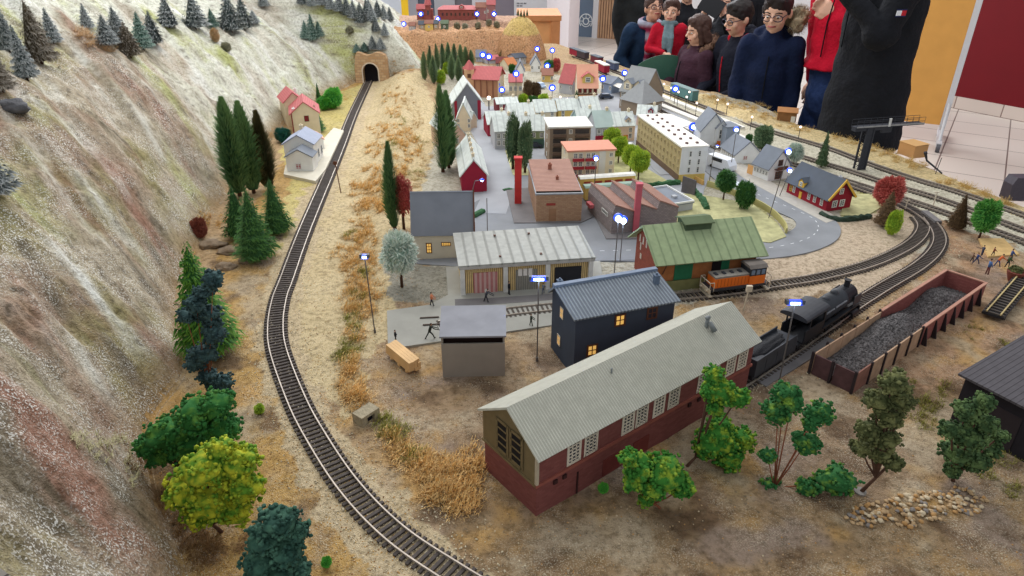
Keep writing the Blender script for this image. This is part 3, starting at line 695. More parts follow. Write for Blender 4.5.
# --- 2 dark blue house
A_, B_, D_ = (573, 377), (668, 357), (551, 347)
hw = hgt(573, 377, 318); Mdb = mat('dark_blue_wall', rgb(60, 68, 82), .8, .08, 30)
s = House('signal_house', 'dark slate-blue house with a ribbed grey roof and lit windows behind the brown shed', A_, B_, dpt(A_, B_, D_), hw, Mdb)
Mr = stripe_mat('ribbed_slate', rgb(128, 136, 144), rgb(88, 96, 108), .008, 'X', .6, .8)
s.gable(.022, Mr, over=.010, th=.004, ry=.80, ends=.008)
MB().box(-.009, s.L + .009, s.d * .80 - .006, s.d * .80 + .006, hw + .022, hw + .030).build('ridge_cap', mat('ridge_blue', rgb(110, 124, 146), .6), s.t)
for px, py, l in ((620, 320, 1), (653, 304, 0), (592, 350, 1), (641, 340, 0)):
    u, z = s.uz('f', px, py); s.win('f', u, min(z, hw - .022), .022, .026, fr=M_fr_dark, gl=M_lit if l else M_glass, nx=2, ny=2)
for px, py in ((562, 313), (559, 340)): u, z = s.uz('l', px, py); s.win('l', u, z, .014, .024, fr=Mwp, gl=M_lit, nx=2, ny=2)
s.chimney(s.L * .93, s.d * .45, hw + .012, .011, .022, mat('chimney_blue', rgb(90, 104, 124), .7)); s.chimney(.012, s.d * .92, hw + .008, .010, .02, MATS['chimney_blue'])
# --- 3 open-topped grey shed
A_, B_ = (443, 377), (505, 376); hw = hgt(443, 377, 341)
s = House('box_shed', 'plain grey box shed with a darker flat roof beside the stack of planks', A_, B_, .115, hw, mat('shed_grey', rgb(142, 134, 124), .9, .06, 30))
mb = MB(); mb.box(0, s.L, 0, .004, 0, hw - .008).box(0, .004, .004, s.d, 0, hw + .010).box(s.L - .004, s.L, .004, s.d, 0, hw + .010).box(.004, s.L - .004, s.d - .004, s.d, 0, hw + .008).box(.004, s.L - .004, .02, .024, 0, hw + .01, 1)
mb.build('walls', [s.wall, mat('shed_gap_shade', rgb(46, 28, 24), .9)], s.t)  # dark sheet added behind the front wall as shade in the roof gap
r = MB(); r.slab((-.003, -.004, hw + .013), (s.L + .003, -.004, hw + .013), (s.L + .005, s.d + .005, hw + .018), (-.006, s.d + .005, hw + .018), .004); r.build('roof', mat('felt_grey', rgb(136, 136, 142), .85, .1, 25), s.t)
# --- 4 workshop with timber slats
A_, B_ = (463, 295), (589, 286); hw = hgt(463, 295, 266)
s = House('workshop', 'long open workshop with vertical yellow slats and a wide grey panelled roof', A_, B_, .15, hw, stripe_mat('slats_cream', rgb(224, 196, 140), rgb(120, 90, 56), .0052, 'X', .8, .6, .3))
Mr4 = stripe_mat('panel_roof', rgb(166, 166, 160), rgb(140, 140, 134), .03, 'X', .7, .5, .12)
s.walls(); rr = P(455, 238, hw + .02)
r = MB(); r.slab((-.010, -.012, hw + .006), (s.L + .010, -.012, hw + .006), (s.L + .006, s.d + .02, hw + .022), (-.010, s.d + .02, hw + .022), .006); s.r = r.build('roof', Mr4, s.t)
MB().box(-.008, s.L + .009, -.012, -.004, hw - .006, hw + .001).build('fascia', mat('fascia_pale', rgb(176, 172, 168), .7), s.t)
for u in (0, .33, .66, 1.0): MB().box(-.006, .006, -.010, 0, 0, hw).build('post', mat('post_white', rgb(214, 212, 208), .7), s.t, loc=(u * s.L, 0, 0))
Mpk = stripe_mat('door_pink', rgb(182, 116, 114), rgb(204, 168, 162), .012, 'X', .7, .3, .5)
for u0, u1, m in ((.085, .27, Mpk), (.41, .58, stripe_mat('door_grey', rgb(150, 146, 136), rgb(122, 118, 110), .006, 'X', .7, .5)), (.72, .93, mat('open_door_shade', rgb(40, 40, 46), .7))):  # third panel is dark colour for the unlit inside of an open doorway
    o = s.panel('f', u0 * s.L, u1 * s.L, 0, hw * .74, m, 'roller_door', .003)
    if m is Mpk: MB().tube([(.034, -.0035, .010), (.034, -.005, .010)], .0055, 16).build('round_sign', mat('sign_white', rgb(226, 220, 214), .6), o)
for k in (0.43, .47, .51): s.panel('f', k * s.L, (k + .03) * s.L, hw * .55, hw * .78, MATS['sign_white'], 'notice', .004)
for u, v in ((.3, .15), (.62, .15), (.3, .9), (.58, .9)): MB().box(-.003, .003, -.003, .003, 0, .004).build('roof_vent', M_fr_dark, s.t, loc=(u * s.L, v * s.d, hw + .006 + .016 * v))
# --- 5 cream house under a steep grey roof
A_, B_ = (414, 259), (473, 258); hw = hgt(414, 259, 233)
s = House('steep_roof_house', 'cream house under one steep plain dark-grey roof beside the red round tree', A_, B_, .14, hw, mat('cream_wall', rgb(206, 198, 182), .9, .06, 30))
s.walls([(0, -.004), (0, hw), (.05, hw + .10), (.14, hw), (.14, -.004)])
r = MB(); r.slab((-.004, -.006, hw - .008), (s.L + .004, -.006, hw - .008), (s.L + .004, .052, hw + .108), (-.004, .052, hw + .108), .004)
r.slab((-.004, .052, hw + .108), (s.L + .004, .052, hw + .108), (s.L + .004, .147, hw - .004), (-.004, .147, hw - .004), .004); r.build('roof', mat('roof_dark_grey', rgb(124, 128, 138), .8, .08, 20), s.t)
MB().box(s.L + .004, s.L + .008, -.004, .06, hw - .008, hw + .006).build('barge_board', M_fr_dark, s.t)
mb = MB(); Mx = Matrix.Translation((s.L + .006, -.006, hw - .006)) @ Matrix.Rotation(atan2(.116, .058), 4, 'X'); mb.box(-.002, .002, 0, .13, -.001, .005, 0, Mx); mb.build('barge_board', M_fr_dark, s.t)
s.pxwin('f', 429, 248, .014, .030, fr=M_fr_dark, gl=M_lit, nx=2, ny=3); s.pxwin('f', 446, 244, .026, .010, fr=M_fr_dark, gl=M_lit, nx=4, ny=2)
# --- 6 green-roofed goods depot
A_, B_, D_ = (654, 292), (752, 282), (635, 268)
hw = hgt(654, 292, 256)
s = House('goods_depot', 'red-brown goods depot with a big pale green roof and green sliding doors', A_, B_, dpt(A_, B_, D_), hw, brick_mat('depot_brick', rgb(150, 74, 56), rgb(120, 64, 50), .012, .005, .8, mort=.1, bump=.2))
Mgr = stripe_mat('green_roof', rgb(146, 160, 122), rgb(118, 134, 100), .026, 'X', .75, .4, .1)
yr = .56; rise = .05
s.gable(rise, Mgr, over=.030, th=.004, ry=yr, ends=.016)
s.panel('f', .002, s.L - .002, hw * .30, hw * .98, mat('depot_timber', rgb(166, 106, 62), .75, .15, 60), 'timber_front', .002)
s.panel('f', 0, s.L, 0, hw * .28, mat('plinth_olive', rgb(132, 130, 84), .9), 'plinth', .004)
for px0, px1, m in ((675, 693, mat('door_green', rgb(38, 110, 76), .6, .1)), (712, 721, mat('door_gap_shade', rgb(30, 22, 22), .9)), (721, 729, MATS.get('door_green'))):  # dark middle panel paints the shade in a gap between the doors
    u0, _ = s.uz('f', px0, 262); u1, _ = s.uz('f', px1, 262); s.panel('f', u0, u1, hw * .30, hw * .92, m or MATS['door_green'], 'sliding_door', .004)
for px, py in ((643, 233), (646, 238), (649, 243), (643, 246)): u, z = s.uz('l', px - 2, py); s.win('l', u, min(z, hw), .006, .020, fr=Mwp, gl=mat('pane_pale', rgb(200, 190, 180), .4), nx=1, ny=2)
s.pxwin('l', 641, 256, .008, .014, fr=Mwp, gl=MATS['pane_pale'], nx=1, ny=2)
mb = MB(); mb.box(0, .075, -.026, .026, -.02, .006); mb.slab((-.006, -.032, .005), (.081, -.032, .005), (.081, 0, .014), (-.006, 0, .014), .003, 1); mb.slab((-.006, 0, .014), (.081, 0, .014), (.081, .032, .005), (-.006, .032, .005), .003, 1)
mb.build('ridge_vent', [mat('vent_green', rgb(70, 86, 62), .8), mat('vent_green_top', rgb(92, 106, 76), .8)], s.t, loc=(s.L * .34, s.d * yr, hw + rise + .004))
for sx in (.06, .94): mb = MB(); mb.tube([(0, -.003, hw * .5), (0, -.026, hw - .012)], .0016, 6); mb.build('eaves_bracket', M_fr_dark, s.t, loc=(sx * s.L, 0, 0))
# --- 7 sawtooth mill
A_, B_, D_ = (611, 235), (676, 228), (597, 210)
hw = hgt(611, 235, 214)
M_mill = brick_mat('mill_brick', rgb(150, 138, 136), rgb(120, 110, 110), .010, .005, .85, mort=.12)
s = House('sawtooth_mill', 'grey brick mill with three saw-tooth rust-brown roofs and a pink chimney', A_, B_, dpt(A_, B_, D_), hw, M_mill)
mb = MB(); n = 3; w = s.L / n; prof = [(0, -.004), (s.L, -.004), (s.L, hw)]
pr = [(s.L, hw)]
for i in range(n - 1, -1, -1): prof += [(i * w + w * .12, hw + .028), (i * w, hw)] if i else [(w * .12, hw + .028), (0, hw)]
vs = [(x, y, z) for y in (0, s.d) for x, z in prof]; k = len(prof); mb.add(vs, [tuple(range(k)), tuple(range(k, 2 * k))[::-1]] + [(i, k + i, k + (i + 1) % k, (i + 1) % k) for i in range(k)]); mb.build('walls', M_mill, s.t)
Mrr = stripe_mat('rust_roof', rgb(170, 130, 114), rgb(140, 104, 92), .012, 'Y', .85, .5)
for i in range(n):
    x0 = i * w; r = MB(); r.slab((x0 + w * .10, -.004, hw + .032), ((i + 1) * w, -.004, hw + .004), ((i + 1) * w, s.d + .004, hw + .004), (x0 + w * .10, s.d + .004, hw + .032), .004); r.build('sawtooth_roof', Mrr, s.t)
s.pxwin('l', 605, 212, .05, .012, nx=6, ny=1, gl=M_glass); s.panel('l', .02, .06, hw * .45, hw * .62, mat('awning_pink', rgb(196, 100, 104), .8), 'awning', .014)
mb = MB(); mb.tube([(0, 0, 0), (0, 0, .11)], [.0085, .0066], 4); mb.tube([(0, 0, .108), (0, 0, .113)], .0078, 4)
c = P(635, 233); hc = hgt(635, 233, 183)
mb = MB(); mb.box(-.009, .009, -.009, .009, 0, hc - .006); mb.box(-.0105, .0105, -.0105, .0105, hc - .006, hc)
tag(mb.build('factory_chimney', mat('chimney_pink', rgb(190, 92, 104), .8, .1, 50), loc=c), 'square pink chimney standing against the saw-tooth mill', 'chimney')
# --- 8 brown factory with flat parapet roof
A_, B_, D_ = (536, 223), (581, 222), (521, 200)
hw = hgt(536, 223, 195)
Mf = brick_mat('factory_brick', rgb(176, 142, 112), rgb(150, 120, 98), .012, .005, .85, mort=.1, col2=rgb(160, 124, 98))
s = House('brown_factory', 'square tan brick factory with a reddish roof and grey gutter behind the grey paved yard', A_, B_, dpt(A_, B_, D_) * 1.5, hw, Mf)
s.walls(); r = MB(); r.box(-.002, s.L + .002, -.002, .004, hw, hw + .005, 1); r.box(0, s.L, .004, .03, hw - .002, hw, 1)
r.slab((0, .03, hw + .002), (s.L, .03, hw + .002), (s.L, s.d, hw + .018), (0, s.d, hw + .018), .003); r.box(-.003, 0, 0, s.d, hw - .003, hw + .004, 1); r.box(s.L, s.L + .003, 0, s.d, hw - .003, hw + .004, 1); r.build('roof', [Mrr, mat('gutter_grey', rgb(150, 152, 156), .7)], s.t)
s.panel('f', s.L * .28, s.L * .44, 0, hw * .5, mat('factory_door', rgb(150, 112, 84), .8), 'door'); s.panel('f', s.L * .22, s.L * .42, hw * .62, hw * .70, mat('sign_red', rgb(150, 60, 52), .7), 'sign_board')
s.chimney(s.L * .45, s.d * .7, hw + .018, .012, .010); s.chimney(s.L * .55, s.d * .4, hw + .008, .009, .008)
c = P(518, 204); hc = hgt(518, 204, 157)
mb = MB(); mb.box(-.012, .012, -.012, .012, 0, hc - .006); mb.box(-.0145, .0145, -.0145, .0145, hc - .006, hc)
tag(mb.build('factory_chimney', mat('chimney_red', rgb(192, 52, 50), .8, .1, 50), loc=c), 'tall square red chimney standing left of the tan brick factory', 'chimney')
# ---------------------------------------------------------------- the town
def W_(name, c, v=.06): return mat(name, rgb(*c), .85, v, 30)
Mcr, Mwh, Mgy, Mpk2, Mye, Mcm, Mbr = W_('wall_cream', (220, 206, 178)), W_('wall_white', (226, 226, 224)), W_('wall_grey', (176, 178, 182)), W_('wall_pink', (216, 186, 168)), W_('wall_yellow', (214, 184, 104)), W_('wall_crimson', (150, 34, 56)), W_('wall_tan', (168, 146, 120))
Rwh = stripe_mat('roof_whitish', rgb(206, 212, 208), rgb(184, 190, 188), .03, 'X', .8, .3, .12)
Rpk = stripe_mat('roof_pink', rgb(196, 112, 112), rgb(176, 94, 96), .008, 'X', .8, .4)
Rgy = mat('roof_slate', rgb(122, 128, 138), .8, .08, 30); Rdk = mat('roof_dark', rgb(84, 90, 100), .8, .08, 30); Rbr = mat('roof_brown', rgb(150, 104, 88), .8, .1, 30)
def H_(a, y): return hgt(a[0], a[1], y)
# crimson-ended terrace
A_, B_ = (462, 193), (487, 192); hw = H_(A_, 175)
s = House('terrace_house', 'long terrace with a crimson gable end, pale roof and a row of chimneys', A_, B_, dpt(A_, B_, (455, 148), hw), hw, Mcm)
s.gable(.055, Rwh, axis='y', over=.008)
for k in range(5): s.chimney(s.L / 2, s.d * (.1 + .2 * k), hw + .055, .010, .012, Mcr)
s.grid('r', 8, [hw * .45], .012, .02)
A_, B_ = (449, 155), (466, 153); hw = H_(A_, 136)
s = House('terrace_house', 'pinkish terrace with a pale roof behind the crimson-ended terrace', A_, B_, .26, hw, Mpk2)
s.gable(.05, Rwh, axis='y', over=.008); s.chimney(s.L / 2, s.d * .3, hw + .05, .012, .012, Mcr); s.chimney(s.L / 2, s.d * .7, hw + .05, .012, .012, Mcr); s.grid('f', 1, [hw * .7], .014, .02)
A_, B_ = (457, 131), (471, 131); hw = H_(A_, 118)
s = House('town_house', 'narrow cream gabled house beneath the red round tree left of the side street', A_, B_, .14, hw, Mcr)
s.gable(.07, Rwh, axis='y'); s.grid('f', 2, [hw * .4, hw * .8], .012, .016)
A_, B_ = (471, 129), (477, 128); hw = H_(A_, 119)
s = House('town_house', 'small pale-roofed annex to the right of the narrow cream gabled house', A_, B_, .12, hw, Mcr); s.gable(.03, Rwh, axis='y')
A_, B_ = (455, 121), (481, 120); hw = H_(A_, 101)
s = House('town_hall_barn', 'big grey-gabled barn with crimson corner walls in front of the pink-roofed station', A_, B_, .2, hw, W_('wall_slate', (122, 124, 132)))
s.gable(.085, Rwh, axis='y', over=.016); s.panel('f', s.L * .88, s.L, 0, hw, Mcm, 'corner_wall'); s.panel('f', 0, s.L * .1, 0, hw, Mcm, 'corner_wall'); s.panel('r', 0, s.d, 0, hw, Mcm, 'side_wall')
# pink roofed station
A_, B_ = (474, 97), (498, 98); hw = H_(A_, 78)
s = House('brick_hall', 'tan hall with a bright pink roof and a square tower at its left end', A_, B_, .17, hw, W_('wall_hall', (176, 128, 98)))
s.gable(.05, Rpk, over=.014, ends=.01)
for k in range(4): s.panel('f', s.L * (.03 + .25 * k), s.L * (.06 + .25 * k), 0, hw, W_('pilaster', (130, 84, 66)), 'pilaster', .005)
s.panel('r', 0, s.d, 0, hw, Mcr, 'gable_wall'); s.win('r', s.d * .35, hw * .5, .02, .03); s.win('r', s.d * .7, hw * .5, .02, .03)
a = P(470, 95); ht = hgt(470, 95, 69); mb = MB(); mb.box(-.028, .028, -.028, .028, 0, ht); o = thing('bell_tower', 'square tan brick tower at the left end of the pink-roofed hall', 'tower', a)
mb.build('tower_body', W_('tower_tan', (206, 164, 128)), o); MB().tube([(0, 0, ht), (0, 0, ht + .05)], [.04, .004], 4).build('tower_roof', Rpk, o); MB().box(-.01, .01, -.0295, -.028, ht * .7, ht * .85).build('louvre', M_fr_dark, o)
A_, B_ = (509, 95), (522, 95); hw = H_(A_, 82)
s = House('town_house', 'low cream annex with a pink roof right of the tan hall', A_, B_, .14, hw, Mcr); s.gable(.03, Rpk, over=.008); s.grid('f', 3, [hw * .5], .016, .026)
# terraces of pale roofs: (A, B, eave y, ridge rise, depth, wall, roof, label, windows)
ROW = [
 ((497, 114), (518, 113), 104, .02, .10, W_('wall_maroon', (130, 60, 66)), Rwh, 'small flat maroon kiosk house with a pale roof in front of the tan hall', 2),
 ((488, 137), (507, 136), 124, .04, .13, Mcm, Rwh, 'pale-roofed house with a crimson side wall at the street corner', 2),
 ((509, 128), (534, 127), 115, .04, .12, Mwh, Rwh, 'white house with a wide pale roof behind the tall dark twin trees', 3),
 ((495, 150), (514, 149), 131, .05, .12, Mgy, Rwh, 'grey corner house with a pale roof beside the tall dark twin trees', 3),
 ((514, 149), (531, 148), 131, .05, .12, Mye, Rwh, 'yellowish house mostly hidden by the tall dark twin trees', 2),
 ((531, 148), (544, 148), 130, .05, .12, W_('wall_green', (140, 150, 110)), Rwh, 'narrow green and yellow house left of the brown balcony block', 2),
 ((536, 122), (556, 121), 112, .045, .13, Mcr, Rwh, 'tall-roofed cream house behind the brown balcony block at its left', 2),
 ((558, 120), (582, 119), 110, .04, .12, Mye, Rwh, 'yellow house with a long pale roof right behind the brown balcony block', 2),
 ((583, 121), (600, 120), 111, .055, .14, Mgy, Rwh, 'grey house with a steep pale roof behind the slate-green one', 2),
 ((578, 136), (595, 135), 122, .045, .12, W_('wall_aqua', (150, 172, 170)), Rwh, 'aqua house with a pale roof right of the brown balcony block', 2),
 ((595, 143), (612, 142), 127, .055, .13, Mgy, W_('roof_green_grey', (168, 184, 180)), 'grey-green-roofed house above a crimson shopfront', 3),
 ((612, 142), (634, 141), 126, .045, .13, W_('wall_salmon', (224, 196, 170)), Rwh, 'salmon house with a dormer in its pale roof and an orange door', 2),
 ((636, 126), (655, 127), 115, .035, .12, Mpk2, Rwh, 'pinkish house with a small red dormer behind the long white-roofed apartment block', 2)]
for A_, B_, ey, rise, dd, wm, rm, lab, nw in ROW:
    hw = H_(A_, ey); s = House('town_house', lab, A_, B_, dd, hw, wm, group=None); s.gable(rise, rm, over=.007)
    s.grid('f', nw, [hw * .35, hw * .72], .014, .02, u0=s.L * .2, u1=s.L * .8); s.chimney(s.L * .85, s.d * .5, hw + rise, .011, .012, Mcr)
    if 'crimson shop' in lab: s.panel('f', 0, s.L * .62, 0, hw * .45, Mcm, 'shopfront', .006)
    if 'green and yellow' in lab or 'yellowish' in lab: s.panel('f', 0, s.L, 0, hw * .5, W_('shop_green', (70, 96, 84)), 'shopfront', .005)
    if 'dormer' in lab: s.dormer(s.L * .7, .012, hw + .004, .024, .03, .03, Mcm if 'red' in lab else wm, Rgy); s.door('f', s.L * .6, .02, .03, mat('door_orange', rgb(214, 120, 50), .7))
# brown balcony block
A_, B_, D_ = (549, 165), (589, 164), (543, 156); hw = H_(A_, 128)
s = House('balcony_block', 'four-storey brown apartment block with dark balconies and a white flat roof', A_, B_, .15, hw, W_('wall_brownish', (140, 122, 104)))
s.flat(mat('roof_flat_white', rgb(216, 214, 206), .8, .05), over=.008, th=.006)
for k in range(4):
    z0 = hw * (.04 + .24 * k)
    for u0, u1 in ((.08, .40), (.62, .96)):
        s.panel('f', s.L * u0, s.L * u1, z0 + .012, z0 + .03, mat('loggia_dark', rgb(70, 64, 62), .7), 'loggia', .001)
        mb = MB(); mb.box(s.L * u0, s.L * u1, -.016, 0, z0 + .0, z0 + .003).box(s.L * u0, s.L * u1, -.016, -.014, z0, z0 + .013); mb.build('balcony', W_('balcony_brown', (104, 84, 72)), s.t)
    s.win('f', s.L * .51, z0 + .02, .012, .016); s.win('l', s.d * .5, z0 + .02, .014, .016)
# block with terracotta roof
A_, B_, D_ = (567, 184), (613, 182), (557, 177); hw = H_(A_, 152)
s = House('apartment_block', 'cream apartment block with a terracotta flat roof and red-railed balconies', A_, B_, .12, hw, Mcr)
s.flat(mat('roof_terracotta', rgb(206, 140, 116), .8, .06), over=.005, th=.006)
s.panel('f', 0, s.L, 0, hw * .2, Mye, 'ground_floor', .002); s.panel('l', 0, s.d, 0, hw * .2, Mye, 'ground_floor', .002)
for k in range(3):
    z0 = hw * (.24 + .25 * k); 
    for u in (.16, .27, .43, .54): s.win('f', s.L * u, z0 + .016, .014, .018)
    for u0, u1 in ((.1, .34), (.37, .61)): mb = MB(); mb.box(s.L * u0, s.L * u1, -.010, 0, z0 - .004, z0 + .006); mb.build('balcony', W_('balcony_red', (164, 48, 56)), s.t)
    s.win('f', s.L * .92, z0 + .016, .012, .014); s.win('l', s.d * .5, z0 + .016, .012, .016)
s.panel('f', s.L * .66, s.L * .80, hw * .2, hw, W_('stair_white', (214, 212, 206)), 'stair_tower', .002)
for u in (.1, .25, .4, .9): s.win('f', s.L * u, hw * .11, .016, .012, ny=1).location.y -= .002
s.door('f', s.L * .7, .018, .026, Mcm).location.y -= .003
# long apartment block
A_, B_ = (636, 146), (678, 182); hw = H_(B_, 148)
s = House('apartment_block', 'long four-storey apartment block with a white flat roof and a white end wall', A_, B_, dpt(A_, B_, (707, 146), hw), hw, W_('wall_ochre', (176, 158, 116)))
s.flat(mat('roof_bright_white', rgb(236, 232, 222), .8, .03), over=.004, th=.006)
s.panel('r', 0, s.d, hw * .22, hw, Mwh, 'end_wall', .002); s.panel('r', 0, s.d, 0, hw * .22, Mye, 'end_shop', .004); s.panel('f', 0, s.L, 0, hw * .2, W_('plinth_brown', (110, 88, 70)), 'ground_floor', .002)
for z in (.35, .58, .82): s.grid('f', 13, [hw * z], .012, .016, u0=s.L * .04, u1=s.L * .96, fr=mat('window_ochre', rgb(190, 170, 126), .7)); s.grid('r', 2, [hw * z], .008, .02, u0=s.d * .35, u1=s.d * .7, nx=1)
for w_ in [c for c in scene.objects if c.parent == s.t and c.name.startswith('window') and abs(c.rotation_euler.z - pi / 2) < .01]: w_.location.x += .0022
for k in range(8):
    for v in (.3, .7): 
        MB().box(-.0048, .0048, -.0048, .0048, 0, .006).build('skylight', mat('skylight_brown', rgb(110, 84, 84), .7), s.t, loc=(s.L * (.06 + .125 * k), s.d * v, hw + .006))
# white twin gable house, slate houses, villa
A_, B_ = (699, 147), (724, 147); hw = H_(A_, 131)
s = House('twin_gable_house', 'white-grey house with two steep grey gables behind the long apartment block', A_, B_, .13, hw, Mwh)
for u0, u1 in ((0, .5), (.5, 1)):
    pass
s.gable(.075, Rgy, axis='y', over=.006); s.dormer(s.L * .8, -.008, hw * .3, .05, .10, .1, Mwh, Rgy); s.door('f', s.L * .75, .02, .03, mat('door_orange', rgb(214, 120, 50), .7)).location.y -= .009
A_, B_ = (724, 150), (737, 149); hw = H_(A_, 128)
s = House('town_house', 'plain grey-blue block with a flat roof right of the twin-gabled white house', A_, B_, .09, hw, W_('wall_blue_grey', (150, 160, 174))); s.flat(Rgy)
A_, B_, D_ = (720, 155), (734, 164), (752, 158); hw = H_(A_, 146)
s = House('slate_cottage', 'white cottage with a slate roof and one small red window beside the road bend', A_, B_, dpt(A_, B_, D_), hw, Mwh)
s.gable(.05, Rgy, over=.008, ends=.004); s.grid('f', 6, [hw * .55], .008, .014); s.win('r', s.d * .4, hw * .6, .018, .016, gl=Mcm)
A_, B_, D_ = (752, 176), (767, 182), (790, 179); hw = H_(A_, 162)
s = House('slate_cottage', 'white gabled cottage with a slate roof and a dark balcony left of the crimson villa', A_, B_, dpt(A_, B_, D_), hw, Mwh)
s.gable(.06, Rgy, over=.010, ends=.006); s.grid('f', 5, [hw * .55], .009, .014); s.win('r', s.d * .5, hw * .35, .03, .026, fr=M_fr_dark); s.win('r', s.d * .5, hw + .012, .02, .02, fr=M_fr_dark)
mb = MB(); mb.box(s.L, s.L + .016, s.d * .25, s.d * .75, hw * .78, hw * .82).box(s.L + .014, s.L + .016, s.d * .25, s.d * .75, hw * .8, hw * 1.02); mb.build('balcony', M_fr_dark, s.t)
s.panel('f', -.03, 0, 0, hw * .7, W_('annex_orange', (224, 170, 110)), 'annex_wall', .0)
A_, B_, D_ = (786, 193), (825, 212), (855, 211); hw = H_(B_, 198)
s = House('villa', 'crimson villa with a dark slate roof, white windows and yellow trim', A_, B_, dpt(A_, B_, D_), hw, W_('villa_red', (146, 32, 46)))
s.gable(.058, Rdk, over=.010, ends=.010)
My = W_('trim_yellow', (222, 176, 70))
for px, py in ((810, 192), (815.5, 196), (822, 201)): u, z = s.uz('f', px, py); s.win('f', u, hw * .55, .011, .024)
for px in (794.5, 791): u, z = s.uz('f', px, 188); s.win('f', u, hw * .55, .010, .024, fr=My if px < 792 else M_wframe)
u, z = s.uz('f', 801, 192); s.door('f', u, .013, .030, My)
for u_ in (.32, .62): s.win('r', s.d * u_, hw * .5, .018, .022)
s.win('r', s.d * .5, hw + .018, .014, .018)
s.dormer(s.L * .36, -.006, hw - .004, .026, .034, .035, My, Rdk)
mb = MB(); th_ = atan2(.058, s.d / 2)
for sgn in (1, -1):
    Mx = Matrix.Translation((s.L + .010, s.d / 2, hw + .062)) @ Matrix.Rotation(-sgn * th_ if sgn == 1 else th_, 4, 'X')
    l_ = sqrt((s.d / 2 + .01) ** 2 + .064 ** 2); mb.box(-.001, .003, 0 if sgn == 1 else -l_, l_ if sgn == 1 else 0, -.006, .001, 0, Mx)
mb.build('barge_board', My, s.t); s.chimney(s.L * .85, s.d * .6, hw + .045, .011, .012, Mgy)
# flat white building with parapet and the dark billboard
A_, B_ = (673, 214), (692, 211); hw = .03
s = House('flat_roof_workshop', 'low flat-roofed grey workshop with a white parapet behind the green-roofed depot', A_, B_, dpt(A_, B_, (656, 189), hw), hw, Mgy); s.flat(Rgy, parapet=.006, pm=Mwh)
MB().box(s.L * .4, s.L * .6, s.d * .3, s.d * .4, hw, hw + .012).build('roof_unit', Mgy, s.t)
a, b = P(681, 192), P(694, 197); ht = hgt(681, 192, 176); d_ = b - a
o = thing('hoarding', 'dark grey upright hoarding behind the flat-roofed grey workshop', 'hoarding', a, atan2(d_.y, d_.x)); MB().box(0, d_.length, 0, .004, 0, ht).build('panel', mat('hoarding_grey', rgb(96, 92, 96), .8), o); MB().box(0, .006, .004, .03, 0, ht * .6).build('strut', M_fr_dark, o)
# railcars
def railcar(label, A_, B_, rc, sc_, htop, dd=.034):
    s = House('railcar', label, A_, B_, dd, .001, Mye, cat='railway carriage'); L = s.L; h = H_(A_, htop)
    MB().box(0, L, 0, dd, .010, h - .005).build('body', sc_, s.t)
    mb = MB(); mb.prism([(0, 0), (dd + .002, 0), (dd * .85, .006), (dd * .15, .006), (-.002, 0)], -.002, L + .002, 0, Matrix.Translation((0, 0, h - .005)) @ Matrix(((0, 0, 1, 0), (1, 0, 0, 0), (0, 1, 0, 0), (0, 0, 0, 1)))); mb.build('roof', rc, s.t)
    for k in range(5): s.panel('f', L * (.06 + .19 * k), L * (.20 + .19 * k), h * .48, h * .75, mat('carriage_window', rgb(150, 60, 50), .4), 'window', .001)
    for u in (.15, .25, .75, .85):
        mb = MB(); mb.tube([(L * u, -.001, .008), (L * u, dd + .001, .008)], .008, 12); mb.build('wheel_set', mat('iron_black', rgb(36, 36, 40), .6, .1), s.t)
railcar('yellow railcar with a clean white roof behind the saw-tooth mill', (580, 194), (634, 190), mat('roof_car_white', rgb(226, 224, 216), .7), Mye, 178)
railcar('yellow railcar with a grey-green roof nearest the saw-tooth mill', (585, 203), (642, 199), W_('roof_car_green', (142, 164, 150)), Mye, 187)
# left-hand wayside houses
A_, B_ = (294, 136), (321, 134); hw = H_(A_, 114)
s = House('wayside_house', 'larger cream house with a red roof beside the single track below the cliff', A_, B_, dpt(A_, B_, (329, 103), hw), hw, Mcr)
s.gable(.05, Rpk, axis='y', over=.010); s.panel('r', 0, s.d, 0, hw, Mwh, 'side_wall'); s.grid('r', 2, [hw * .65], .012, .022, fr=M_fr_dark); s.win('f', s.L * .55, hw * .75, .018, .024, fr=M_fr_dark, gl=Mcm)
s.panel('f', 0, .005, 0, hw, W_('quoin_red', (134, 60, 58)), 'quoin', .002); s.chimney(s.L * .12, .02, hw + .006, .012, .012, Mwh)
A_, B_ = (288, 127), (306, 125); hw = H_(A_, 102)
s = House('wayside_house', 'rear wing with a red roof joined behind the larger red-roofed wayside house', A_, B_, .16, hw, Mcr); s.gable(.04, Rpk, axis='y', over=.010); s.chimney(s.L * .9, s.d * .8, hw + .02, .012, .012, Mwh)
A_, B_ = (288, 174), (314, 174); hw = H_(A_, 157)
s = House('halt_building', 'small white halt building with a grey roof and a red window on the pale platform', A_, B_, .07, hw, Mwh)
s.gable(.028, Rgy, axis='y', over=.006); s.win('f', s.L * .45, hw * .45, .022, .02, fr=Mwh, gl=Mcm)
A_, B_ = (287, 168), (316, 168); hw = H_(A_, 144)
s = House('halt_building', 'taller white rear part of the halt building with a grey roof and chimney', A_, B_, .13, hw, Mwh)
s.gable(.034, mat('roof_blue_grey', rgb(150, 158, 178), .7, .06), axis='y', over=.008); s.chimney(s.L * .4, s.d * .85, hw + .03, .012, .016, Mcr); s.grid('r', 3, [hw * .45], .014, .03, fr=Mgy)
A_, B_ = (316, 152), (325, 151); hw = H_(A_, 140)
s = House('halt_building', 'small annex with a salmon roof at the back of the halt building', A_, B_, .08, hw, Mwh); s.gable(.014, W_('roof_salmon', (222, 172, 150)), axis='y', over=.005)
flat('halt_platform', [(284, 177), (316, 184), (326, 172), (344, 133), (334, 130), (316, 150), (286, 168)], W_('platform_pale', (206, 200, 184)), .012)
